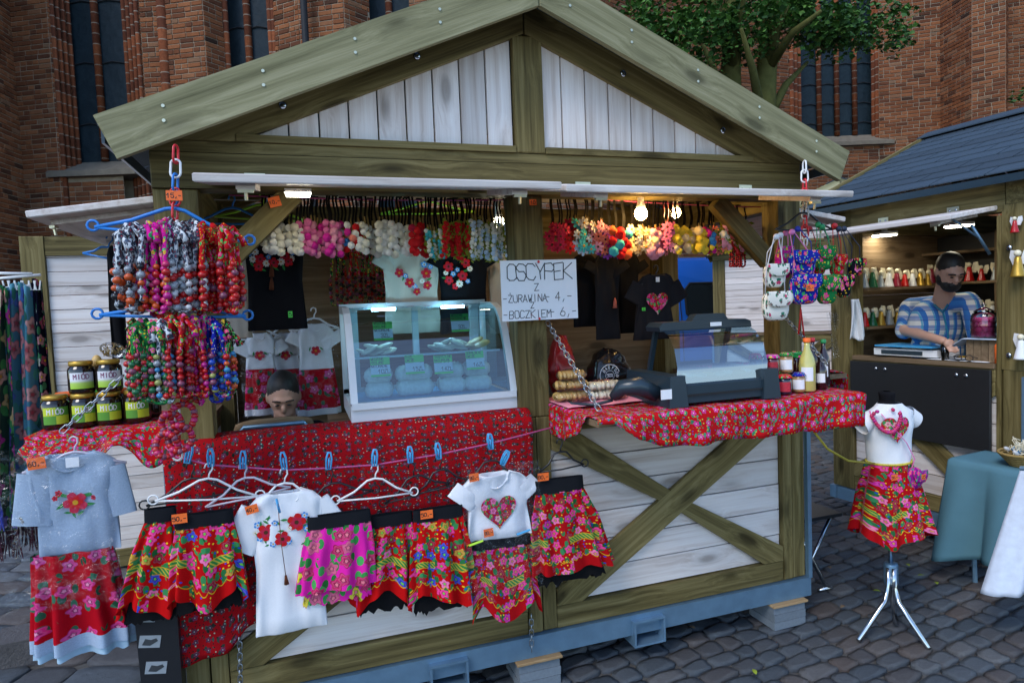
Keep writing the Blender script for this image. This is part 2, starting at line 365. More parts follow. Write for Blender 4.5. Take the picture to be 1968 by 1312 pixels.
F_BLUE = floral('blue_rose_fabric', (.012,.022,.30), [PK,RED,PK2], (.03,.25,.08), 26, .28, YEL, .22, [YEL,(.6,.6,.7)])
F_BLACK = floral('black_rose_fabric', (.008,.010,.016), [PK,PK2,RED], (.03,.22,.06), 24, .32, YEL, .25, [YEL])
F_REDF = floral('red_small_rose_fabric', (.50,.01,.015), [PK,CR,PK2], (.03,.22,.05), 34, .3, YEL, .3, [YEL,(.02,.03,.02)])
F_MAGF = floral('magenta_small_rose_fabric', (.58,.015,.27), [(.6,.02,.1),YEL,PK2], (.02,.25,.08), 36, .28, YEL, .3, [(.02,.03,.1)])
F_BW = floral('black_white_fabric', (.62,.65,.68), [(.02,.02,.03),(.1,.14,.18),(.02,.03,.05)], (.02,.03,.05), 44, .42, (.5,.02,.05), .36)
F_WHITEB = floral('white_leafy_fabric', (.75,.72,.64), [(.6,.02,.12),(.03,.1,.06),(.03,.1,.06)], (.02,.1,.06), 30, .24, (.7,.1,.2), .32, rnd=1.0)
F_TEALS = floral('teal_rose_scarf', (.09,.26,.34), [(.72,.24,.24),(.78,.40,.36),(.08,.18,.5)], (.03,.12,.09), 8.5, .42, (.5,.08,.1), .3)
F_NAVYS = floral('navy_rose_scarf', (.008,.008,.02), [(.6,.25,.25),(.4,.05,.1),(.5,.5,.4)], (.03,.12,.05), 9, .34, YEL, .28)
F_DARKS = floral('dark_garden_scarf', (.025,.06,.045), [(.7,.5,.2),(.55,.03,.3),(.1,.06,.4),(.7,.4,.3)], (.03,.14,.04), 10, .42, (.6,.3,.05), .34)
F_CREAMS = floral('cream_rose_scarf', (.55,.42,.30), [(.6,.1,.12),(.65,.3,.1),(.4,.05,.2)], (.1,.14,.05), 10, .4, YEL, .3)
F_PURSE = floral('purple_rose_purse', (.25,.012,.22), [PK,(.4,.02,.3)], (.02,.16,.08), 30, .4, YEL, .3)
def plaid(name):
    g=G(name); s=g.sep(g.coord())
    def st(a,f,w,ph=0.0): return g.math('LESS_THAN', g.math('PINGPONG', g.math('ADD',a,ph), f), w)
    col=g.mix(st(s[0],.028,.010), (.68,.64,.56), (.03,.16,.42)); col=g.mix(g.math('MULTIPLY',st(s[2],.034,.012),.7), col, (.03,.12,.38))
    col=g.mix(g.math('MULTIPLY',st(s[0],.028,.0035,.014),.8), col, (.02,.30,.45)); col=g.mix(g.math('MULTIPLY',st(s[2],.034,.004,.019),.8), col, (.02,.08,.28))
    return g.done(col,.85)
PLAID=plaid('blue_plaid_shirt')
def brickmat():
    g=G('church_brick'); r=g.math('FRACT', g.math('ADD', g.isl(), g.rnd())); c=g.coord()
    n=g.noise(c, 5, 4); n2=g.noise(c, 55, 3)
    col=g.ramp(r, [(0,(.045,.025,.017)),(.05,(.11,.042,.022)),(.3,(.165,.058,.026)),(.6,(.21,.075,.031)),(.88,(.26,.10,.043)),(1,(.19,.11,.065))])
    col=g.vm('MULTIPLY', col, g.math('MULTIPLY_ADD', g.math('ADD',n,n2), .6, .4)); g.bump(n2, .5, .01)
    return g.done(col, .9, spec=.15)
BRICK=brickmat()
MORTAR=simple('lime_mortar', (.36,.29,.21), .95, var=.3, scale=12, bump=.3)
def leafmat():
    g=G('maple_leaf'); r=g.isl(); col=g.ramp(r, [(0,(.02,.06,.012)),(.5,(.045,.13,.022)),(1,(.10,.22,.035))]); return g.done(col,.55,spec=.3, Transmission_Weight=.0)
LEAF=leafmat()
def cobble():
    g=G('cobble_stone'); r=g.math('FRACT', g.math('ADD', g.isl(), g.rnd())); c=g.coord(); n=g.noise(c,9,5,.6); n2=g.noise(c,60,4,.7)
    col=g.ramp(r, [(0,(.050,.062,.075)),(.3,(.085,.098,.112)),(.55,(.070,.072,.078)),(.75,(.10,.078,.068)),(.9,(.12,.125,.13)),(1,(.055,.066,.08))])
    col=g.vm('MULTIPLY', col, g.math('MULTIPLY_ADD', g.math('ADD',n,n2), .95, .1)); g.bump(g.math('ADD',n,n2), .6, .012)
    return g.done(col, g.math('MULTIPLY_ADD', n2, .4, .32), spec=.45)
COB=cobble()
GRIT=simple('joint_grit', (.085,.083,.078), .95, var=.5, scale=50, bump=.6)
def slate():
    g=G('bitumen_shingle'); c=g.coord(); n=g.noise(c,300,2); r=g.rnd()
    g.bump(n,.4,.003); return g.done(g.vm('MULTIPLY',(.030,.050,.072), g.math('MULTIPLY',g.math('MULTIPLY_ADD',n,.8,.6), g.math('MULTIPLY_ADD',r,.5,.75))), .8)
SLATE=slate()
def glassdark():
    g=G('leaded_window_glass'); c=g.coord(); v=g.vor(g.vm('MULTIPLY',c,(9,9,7)),1.0); n=g.noise(c,5,3,.6,2)
    col=g.mix(n,(.004,.009,.013),(.02,.035,.045)); g.bump(g.math('ADD',v.outputs['Distance'],n),.16,.02); return g.done(col,.35,spec=.14)
CHGLASS=glassdark()
BEADM={k:simple('glazed_bead_'+k,tuple(x*.75 for x in c),.25,var=.08) for k,c in dict(red=(.60,.012,.012),orange=(.75,.11,.02),white=(.75,.76,.78),black=(.012,.012,.015),green=(.015,.16,.06),blue=(.02,.08,.5),sky=(.05,.3,.6),magenta=(.62,.02,.28),olive=(.4,.42,.12),pink=(.7,.03,.16)).items()}
def beadpat(name,a,b_,c_):
    g=G(name); v=g.vor(g.vm('MULTIPLY',g.coord(),(150,150,150)),1.0); k=g.sep(v.outputs['Color'])
    return g.done(g.ramp(k[0],[(0,a),(.4,b_),(.75,c_)],True),.2)
BEADM['bw']=beadpat('patterned_bead_black_white',(.6,.62,.65),(.02,.03,.05),(.12,.2,.25)); BEADM['multi']=beadpat('patterned_bead_multicolour',(.02,.1,.05),(.55,.02,.08),(.02,.03,.2))
ROSEM={k:simple('artificial_flower_'+k,c,.7,var=.15) for k,c in dict(white=(.78,.74,.66),ivory=(.75,.68,.52),pink=(.72,.16,.34),rose=(.80,.32,.42),magenta=(.62,.02,.26),red=(.58,.012,.015),salmon=(.78,.20,.14),crimson=(.52,.02,.06),paleblue=(.50,.62,.78),teal=(.06,.42,.46),purple=(.26,.05,.42),cream=(.80,.62,.36),yellow=(.75,.55,.05),orange=(.78,.12,.03),blue=(.05,.25,.62)).items()}
YGREEN=simple('small_leaf_green',(.22,.28,.03),.7,var=.3)
FCEN=simple('flower_heart',(.08,.03,.015),.8); FCENY=simple('flower_heart_yellow',(.6,.3,.02),.8)
# ---------------------------------------------------------------- ground
rng=random.Random(7)
gd=MB().poly([(-400,-400,-.016),(400,-400,-.016),(400,400,-.016),(-400,400,-.016)]).build('ground', GRIT, at=(0,0,0)); tag(gd,'dark grit bedding between the cobbles','ground',kind='structure')
def stone_mesh(r, w, d, h, k):
    # rounded sett: rim, shoulder and crown
    m_=MB(); n=16; rings=[]
    for (s,z) in ((1.0,-h),(1.0,-.007),(.95,.001),(.6,.003)):
        ring=[]
        for i in range(n):
            th=2*math.pi*(i+.5)/n; c,s_=math.cos(th),math.sin(th); q=(abs(c)**11+abs(s_)**11)**(-1/11)
            j=1+.035*math.sin(3*th+k)+.03*math.sin(5*th+2.1*k)
            ring.append((w/2*s*q*c*j, d/2*s*q*s_*j, z+.004*math.sin(2*th+k)))
        rings.append(len(m_.v)); m_.v+= [Vector(p) for p in ring]
    for a,b in zip(rings, rings[1:]):
        for i in range(n): m_.face((a+i,a+(i+1)%n,b+(i+1)%n,b+i))
    m_.face([rings[-1]+i for i in range(n)])
    return m_
svar=[stone_mesh(rng, 1, 1, .04, k*1.7) for k in range(7)]
smesh=[s.mesh('cobble', COB, True) for s in svar]
cells=[]
def lay(x0,x1,y0,y1,bw,bd,ang,skip):
    ca,sa=math.cos(ang),math.sin(ang); cx,cy=(x0+x1)/2,(y0+y1)/2; Rr=math.hypot(x1-x0,y1-y0)/2
    y=-Rr; row=0
    while y<Rr:
        d=bd*rng.uniform(.85,1.15); x=-Rr+rng.uniform(0,bw)
        while x<Rr:
            w_=bw*rng.uniform(.7,1.35); px=cx+ca*(x+w_/2)-sa*(y+d/2); py=cy+sa*(x+w_/2)+ca*(y+d/2)+.05*math.sin(x*1.3)
            if x0<px<x1 and y0<py<y1 and not skip(px,py): cells.append((px,py,w_-.005,d-.005,ang+rng.uniform(-.05,.05)))
            x+=w_
        y+=d
lay(-.02,8.5,-1.3,6.0,.155,.105,R(9),lambda x,y: (x<1.0 and y<-.6) or (.2<x<2.8 and .3<y<1.2) or (4.9<x<7.4 and .2<y<1.4))
lay(-4.0,-.03,-1.0,6.0,.30,.2,R(-22),lambda x,y: x< -1.6-.35*y-1.0)
cells.sort(key=lambda c:(Vector((c[0],c[1],0))-CAM).length)
def seen(c):
    v=Vector((c[0],c[1],0))-CAM; z=v.dot(_f)
    if z<.3: return False
    X=984+FPX*v.dot(_r)/z; Y=656-FPX*v.dot(_u)/z
    return -30<X<2000 and Y<1340 and not (360<X<1540 and Y<1240-(X-360)*.1)
near=[c for c in cells if seen(c)][:300]; nset=set(near)
road=MB(); 
for c in cells:
    if c in nset:
        o=inst('cobble', smesh[rng.randrange(7)], gd, (c[0],c[1],rng.uniform(-.006,.006)), (rng.uniform(-.03,.03),rng.uniform(-.03,.03),c[4]+rng.choice((0,math.pi))), (c[2],c[3],1.0))
    else:
        t=svar[rng.randrange(7)]; M=Matrix.Translation((c[0],c[1],rng.uniform(-.006,.006)))@Matrix.Rotation(c[4],4,'Z')@Matrix.Diagonal((c[2],c[3],1,1)); n=len(road.v)
        road.v+=[M@p for p in t.v]
        for f in t.f: road.face([n+i for i in f])
o=road.build('cobbles', COB, gd, smooth=True); o['kind']='stuff'
# kerb and leftover leaves on the ground at the left
k0=atz(-60,1120,.1); kb=MB()
for i in range(4):
    a=Vector((-2.35+i*.62,1.15+i*.06,0)); kb.box(a+Vector((.3,0,.03)),(.6,.22,.2),Matrix.Rotation(.1,3,'Z'))
tag(kb.build('kerb',COB),'low grey kerb stones beside the scarf rack','kerb',kind='structure')
for i,(px,py) in enumerate(((1595,1090),(1745,1085),(1770,1105),(1620,1165),(1685,1135),(1525,1105),(1560,1010),(1715,1045),(1450,1290),(1330,1205),(1800,1120),(1650,1010))):
    p=atz(px,py,.024); m_=MB(); a=rng.uniform(0,6); l=.022
    m_.grid(lambda u,v:(p.x+(u-.5)*l*2*math.cos(a)-(v-.5)*l*math.sin(a)*math.sin(math.pi*u+.1), p.y+(u-.5)*l*2*math.sin(a)+(v-.5)*l*math.cos(a)*math.sin(math.pi*u+.1), p.z+.006*math.sin(3*u)),4,2)
    tag(m_.build('fallen_leaf', YGREEN if i%3 else RAWW),'small dry leaf lying on the cobbles','leaf','fallen leaves on the cobbles')
# ---------------------------------------------------------------- church
church=thing('church','tall gothic red brick church behind the market huts','church',(0,9,0))
bl=[]      # all bricks: centre, along, normal, length, height
walls=MB()
CH,BH,BL=.074,.063,.21
def wall(p0,p1,z0=0.0,z1=9.0,bricks=True,ph=0.0):
    p0=Vector((p0[0],p0[1],0)); p1=Vector((p1[0],p1[1],0)); d=(p1-p0); L=d.length; d/=L; n=Vector((d.y,-d.x,0))
    walls.poly([p0+Vector((0,0,z0)),p1+Vector((0,0,z0)),p1+Vector((0,0,z1)),p0+Vector((0,0,z1))])
    if not bricks: return
    row=0; z=z0+.01
    while z+BH<z1:
        x=-(BL+.011)*(.5 if row%2 else 0)*1.0-rng.uniform(0,.02)
        while x<L:
            l=BL if rng.random()>.28 else BL/2-.006
            a=max(x,0.004); b=min(x+l,L-.004)
            if b-a>.03: bl.append((p0+d*((a+b)/2)+Vector((0,0,z+BH/2))+n*rng.uniform(.003,.011), d, n, b-a, BH*rng.uniform(.94,1.02)))
            x+=l+.011
        z+=CH; row+=1
def cp(px,dep):      # plan position of an image column at a distance along the view
    d=_ray(px,300)/FPX*dep; return (CAM.x+d.x, CAM.y+d.y)
def mould(px,dep,r,z0,z1):   # vertical rounded jamb moulding
    x,y=cp(px,dep); MB().tube([(x,y,z0),(x,y,z1)],r,10).build('jamb_moulding',TERRA,church,True)
def church_window(pa,pb,dep,z0,z1,lights,bars):
    a=Vector((*cp(pa,dep),0)); b=Vector((*cp(pb,dep),0)); d=(b-a).normalized(); n=Vector((d.y,-d.x,0)); L=(b-a).length
    win=MB(); win.poly([a+Vector((0,0,z0)),b+Vector((0,0,z0)),b+Vector((0,0,z1)),a+Vector((0,0,z1))])
    w_=win.build('window',CHGLASS,church)
    for i in range(1,lights):
        p=a+d*(L*i/lights); MB().tube([p+n*.03+Vector((0,0,z0)),p+n*.03+Vector((0,0,z1))],.055,8).build('mullion',TERRA,w_,True)
    for i in range(lights):
        for k in range(bars):
            z=z0+(z1-z0)*(k+.6)/bars; p=a+d*(L*(i+.06)/lights); q=a+d*(L*(i+.94)/lights)
            MB().tube([p+n*.015+Vector((0,0,z)),p.lerp(q,.5)+n*.02+Vector((0,0,z+.03)),q+n*.015+Vector((0,0,z))],.011,5).build('glazing_bar',LEAD,w_)
    s=MB(); m0=a-d*.25; m1=b+d*.25
    s.prism([m0+n*.0+Vector((0,0,z0)),m0+n*.42+Vector((0,0,z0-.22)),m0+n*.42+Vector((0,0,z0-.3)),m0+Vector((0,0,z0-.3))], m1-m0); s.build('window_sill',STONES,church)
    walls.poly([a+Vector((0,0,0)),b+Vector((0,0,0)),b+Vector((0,0,z0)),a+Vector((0,0,z0))])
    wall(a+n*.3,b+n*.3,0,z0-.3)
zs=at(200,300,8.6).z
wall(cp(-330,8.0),cp(-130,8.0)); wall(cp(-130,8.0),cp(42,9.8)); wall(cp(42,9.8),cp(112,9.7)); 
for i in range(4):
    pa=112+i*10; wall(cp(pa,9.7+i*.09),cp(pa+10,9.72+i*.09)); wall(cp(pa+10,9.72+i*.09),cp(pa+10,9.79+i*.09)); mould(pa+9,9.73+i*.09,.035,0,9)
church_window(152,256,10.06,zs,9,2,5)
for i in range(4):
    pa=256+i*8; wall(cp(pa,10.0-i*.09),cp(pa+8,9.98-i*.09)); mould(pa+1,9.97-i*.09,.032,0,9)
wall(cp(288,9.66),cp(322,9.64)); mould(330,9.62,.075,0,9); wall(cp(337,9.6),cp(408,9.5)); wall(cp(408,9.5),cp(446,9.78))
for px in (444,450): mould(px,9.8,.04,0,9)
church_window(455,530,10.0,3.2,9,2,5)
for px in (534,541,560,566): mould(px,9.82,.04,0,9)
wall(cp(530,9.85),cp(590,9.6)); wall(cp(590,9.6),cp(676,9.45)); wall(cp(676,9.45),cp(724,9.8)); church_window(724,800,10.1,3.2,9,2,5)
x_,y_=cp(600,9.4); MB().tube([(x_,y_,0),(x_,y_,9)],.05,10).build('drainpipe',LEAD,church,True)
wall(cp(800,9.9),cp(880,9.7)); wall(cp(880,9.7),cp(1090,10.6)); wall(cp(1090,10.6),cp(1300,12.6)); wall(cp(1300,12.6),cp(1520,13.6))
for i in range(3): mould(1523+i*7,13.6+i*.1,.05,0,9)
church_window(1540,1676,14.0,at(1600,262,cp(1600,14)[1]).z,9,4,9)
for i in range(2): mould(1680+i*7,13.9-i*.1,.05,0,9)
wall(cp(1690,13.7),cp(1808,13.4)); wall(cp(1808,13.4),cp(1868,12.6)); wall(cp(1868,12.6),cp(1932,12.3)); wall(cp(1932,12.3),cp(1936,13.6)); wall(cp(1936,13.6),cp(2400,12.4))
walls.build('wall',MORTAR,church)
def brick_mb(m_,b):
    c,d,n,l,h=b; e=.006; t=.02; z=Vector((0,0,1)); k=len(m_.v)
    for (s,off) in ((1,-t),(1,0),(0,.005)):
        hl=l/2-(0 if s else e); hh=h/2-(0 if s else e)
        for sx,sz in ((-1,-1),(1,-1),(1,1),(-1,1)): m_.v.append(c+d*(sx*hl)+z*(sz*hh)+n*off)
    for r_ in (0,4):
        for i in range(4): m_.face((k+r_+i,k+r_+(i+1)%4,k+r_+4+(i+1)%4,k+r_+4+i))
    m_.face((k+8,k+9,k+10,k+11))
def bseen(b):
    v=b[0]-CAM; z=v.dot(_f); X=984+FPX*v.dot(_r)/z; Y=656-FPX*v.dot(_u)/z
    ok = -10<X<1978 and -10<Y<640 and (X<230 or Y<245-(X-195)*.29+ (0 if X<1040 else 999)) and X<1000
    return (b[3]*FPX/z if ok else 0)
order=sorted(bl,key=bseen,reverse=True)
stuff=MB()
for i,b in enumerate(order):
    if i<300: m_=MB(); brick_mb(m_,b); m_.build('brick',BRICK,church)
    else: brick_mb(stuff,b)
o=stuff.build('bricks',BRICK,church); o['kind']='stuff'
# ---------------------------------------------------------------- trees
def tree(base, h, lean, crown, label, seed):
    r=random.Random(seed); t=thing('maple_tree',label,'tree',base,group='maple trees by the church'); b=Vector(base)
    path=[b+Vector((lean*(k/8)**1.5*1.0+.05*math.sin(k),0.03*math.cos(k*2),h*k/8)) for k in range(9)]
    tr=MB().tube(path,[.27-.018*k for k in range(9)],12); limbs=[]
    for i in range(9):
        k=5+i%4; p=path[k]; a=r.uniform(0,6.28); q=p+Vector((math.cos(a)*r.uniform(.8,1.6),math.sin(a)*r.uniform(.6,1.2),r.uniform(.4,1.2))); tr.tube([p,p.lerp(q,.5)+Vector((0,0,.15)),q],[.09,.06,.025],7); limbs.append(q)
    tr.build('trunk',BARK,t,True)
    lf=MB(); cl=[]
    for c,rad,n in crown:
        for _ in range(n):
            v=Vector((r.gauss(0,1),r.gauss(0,1),r.gauss(0,1))).normalized()*rad*r.uniform(.35,1)**.5; cl.append(Vector(c)+Vector((v.x,v.y,v.z*.75)))
    for c in cl:
        for _ in range(26):
            p=c+Vector((r.gauss(0,.14),r.gauss(0,.14),r.gauss(0,.10))); s=r.uniform(.030,.058); M=Matrix.Rotation(r.uniform(0,6.28),3,'Z')@Matrix.Rotation(r.uniform(-1,1),3,'X')@Matrix.Rotation(r.uniform(-.8,.8),3,'Y')
            pts=[(0,-1,0),(.55,-.75,.1),(1,-.1,-.12),(.5,.25,.08),(0,1.1,-.15),(-.5,.25,.08),(-1,-.1,-.12),(-.55,-.75,.1)]
            lf.poly([p+M@(Vector(q)*s) for q in pts])
    o=lf.build('crown',LEAF,t); o['kind']='stuff'
    return t
def tp(px,py,Y): return at(px,py,Y)
ta=tp(1400,100,6.2); tb=tp(1478,120,6.0)
tree((ta.x,ta.y,0),7.2,.1,[((ta.x-1.0,ta.y-.2,5.65),.7,52),((ta.x-1.9,ta.y+.2,5.8),.8,44),((ta.x-.5,ta.y,6.6),1.2,60),((ta.x-.65,ta.y+.4,4.75),.45,20),((ta.x+.1,ta.y-.4,5.95),.5,26)],'mossy maple tree growing behind the gable roof, left of the pair',3)
tree((tb.x-.35,tb.y,0),7.2,.5,[((tb.x+.9,tb.y-.2,6.2),.5,30),((tb.x+1.7,tb.y,6.25),.5,24),((tb.x+2.4,tb.y,6.3),.45,18),((tb.x+.7,tb.y,7.1),1.2,50),((tb.x+.2,tb.y-.3,6.25),.4,20)],'mossy leaning maple tree in front of the tall church window',5)
bq=at(1950,185,4.4); br=MB(); rr=random.Random(4)
branch=thing('maple_tree','young maple whose thin leafy branch reaches over the shingled roof','tree',(bq.x+1.9,bq.y+.6,0))
MB().tube([(bq.x+1.9,bq.y+.6,0),(bq.x+1.8,bq.y+.58,2.5),(bq.x+1.6,bq.y+.5,bq.z+1),(bq.x+1.7,bq.y+.6,6.5)],[.16,.13,.1,.04],9).build('trunk',BARK,branch,True)
MB().tube([bq+Vector((1.6,.5,1.0)),bq+Vector((.7,.2,.25)),bq+Vector((.1,0,.02)),bq+Vector((-.12,0,-.03))],[.03,.018,.008,.004],6).build('twig',BARK,branch,True)
for c in range(34):
    s0=rr.random()**.8; p=(bq+Vector((1.2*s0-.13,.3*s0,.55*s0*s0+rr.uniform(-.10,.08)))); s=rr.uniform(.03,.05); M=Matrix.Rotation(rr.uniform(0,6.28),3,'Z')@Matrix.Rotation(rr.uniform(-.8,.8),3,'X')
    br.poly([p+M@(Vector(q)*s) for q in ((0,-1,0),(.55,-.75,.1),(1,-.1,-.12),(.5,.25,.08),(0,1.1,-.15),(-.5,.25,.08),(-1,-.1,-.12),(-.55,-.75,.1))])
br.build('foliage',LEAF,branch)
# ---------------------------------------------------------------- huts
def pb(name, pts, ext, grain, mat, parent):
    """board: a polygon (parent coordinates) extruded; local X runs along the grain"""
    X=Vector(grain).normalized(); e=Vector(ext); Z=e.normalized(); Z=(Z-X*Z.dot(X)).normalized(); Y=Z.cross(X)
    Rm=Matrix((X,Y,Z)).transposed(); c=sum((Vector(p) for p in pts),Vector())/len(pts)+e/2; Ri=Rm.transposed()
    q=[Ri@(Vector(p)-c) for p in pts]; ee=Ri@e
    # orient the polygon so that the extrusion leaves by its front
    a=sum(((q[i].cross(q[(i+1)%len(q)])) for i in range(len(q))),Vector())
    if a.dot(ee)<0: q=q[::-1]
    ch=min(.004, e.length*.2); cen=sum(q,Vector())/len(q); m_=MB(); n=len(q)
    def inset(p): d=cen-p; return p+d.normalized()*min(ch*1.3,d.length*.3)
    rings=[[inset(p) for p in q],[p+ee.normalized()*ch for p in q],[p+ee-ee.normalized()*ch for p in q],[inset(p)+ee for p in q]]
    for r_ in rings: m_.v+=r_
    m_.face(range(n-1,-1,-1)); m_.face(range(3*n,4*n))
    for k in range(3):
        for i in range(n): m_.face((k*n+i,k*n+(i+1)%n,(k+1)*n+(i+1)%n,(k+1)*n+i))
    o=bpy.data.objects.new(name, m_.mesh(name,mat)); COL.objects.link(o); o.parent=parent
    o.matrix_basis=Matrix.Translation(c)@Rm.to_4x4(); return o
def bx(name,x0,x1,y0,y1,z0,z1,mat,parent):    # axis aligned board, grain along its longest side
    d=(x1-x0,y1-y0,z1-z0); k=d.index(max(d))
    if k==2: return pb(name,[(x0,y0,z0),(x1,y0,z0),(x1,y0,z1),(x0,y0,z1)],(0,y1-y0,0),(0,0,1),mat,parent)
    if k==0: return pb(name,[(x0,y0,z0),(x1,y0,z0),(x1,y0,z1),(x0,y0,z1)],(0,y1-y0,0),(1,0,0),mat,parent)
    return pb(name,[(x0,y0,z0),(x0,y1,z0),(x0,y1,z1),(x0,y0,z1)],(x1-x0,0,0),(0,1,0),mat,parent)
W,D=3.0,1.32; ZS,ZB,ZT=1.24,2.24,2.376; SL=.432
def roofz(x): return 2.433+.433*min(x,W-x)
def xpanel(parent, f, u0, u1, z0, z1, nrm, planks=6, brace=True, seed=0):
    """white planks behind an X of olive braces; f(u,depth,z) gives hut coordinates, nrm the outward normal"""
    r=random.Random(seed); zs=[z0+(z1-z0)*k/planks for k in range(planks+1)]; n=Vector(nrm); du=(Vector(f(1,0,0))-Vector(f(0,0,0)))
    for a,b in zip(zs,zs[1:]): pb('plank',[f(u0,.045,a+.003),f(u1,.045,a+.003),f(u1,.045,b-.003),f(u0,.045,b-.003)],n*(.018+r.uniform(0,.004)),du,WHITEW,parent)
    if brace:
        w_=.066; A=Vector((u0,z0)); B=Vector((u1,z1)); d=(B-A).normalized(); k=w_/abs(d.x); hgt=z1-z0; wd=u1-u0; s=hgt/wd
        t=w_/d.x; tu=w_/d.y
        P=lambda u,z:f(u,.018,z)
        pb('brace',[P(u0,z0),P(u0+tu,z0),P(u1,z1-t),P(u1,z1),P(u1-tu,z1),P(u0,z0+t)],n*.024,Vector(P(u1,z1))-Vector(P(u0,z0)),OLIVE,parent)
        um,zm=(u0+u1)/2,(z0+z1)/2; q=.002
        for sgn in (0,1):
            def Q(u,z): return f(2*um-u,.018,2*zm-z) if sgn else f(u,.018,z)
            # upper left half: from corner (u0,z1) down to the crossing
            e1=(um-tu/2-q, zm-0) ; 
            pts=[(u0,z1),(u0,z1-t),(um-tu/2-.0,zm),(um,zm+t/2),(u0+tu,z1)]
            pb('brace',[Q(a-.0,b) for a,b in [(u0,z1),(u0,z1-t),(um-tu/2-q,zm+q),(um-q,zm+t/2+q),(u0+tu,z1)]],n*.0225,Vector(Q(um,zm))-Vector(Q(u0,z1)),OLIVE,parent)
def hatch(parent, hinge0, hinge1, out, mat_top, name='hatch', brackets=True, thick=.028, under=None):
    """flap hinged along hinge0-hinge1 whose free edge lies at hinge+out"""
    a=Vector(hinge0); b=Vector(hinge1); o_=Vector(out); d=(b-a); nrm=d.cross(o_).normalized()
    if nrm.z<0: nrm=-nrm
    h=pb(name,[a,b,b+o_,a+o_],nrm*thick,d,mat_top,parent)
    Mi=h.matrix_basis.inverted()
    def sub(mb,nm,mt):
        mb.v=[Mi@p for p in mb.v]; x=bpy.data.objects.new(nm,mb.mesh(nm,mt)); COL.objects.link(x); x.parent=h; return x
    # edge rim and battens underneath
    for t in (.12,.88):
        m_=MB(); c=a+d*t+o_*.5-nrm*.011; M=Matrix((d.normalized(),o_.normalized(),nrm)).transposed(); m_.box(c,(.06,o_.length*.8,.02),M); sub(m_,'batten',mat_top)
        m_=MB(); c=a+d*t+o_*.9-nrm*.026; m_.box(c,(.05,.018,.01),M); m_.tube([c,c-nrm*.03],.006,6); sub(m_,'latch',ZINC)
    return h
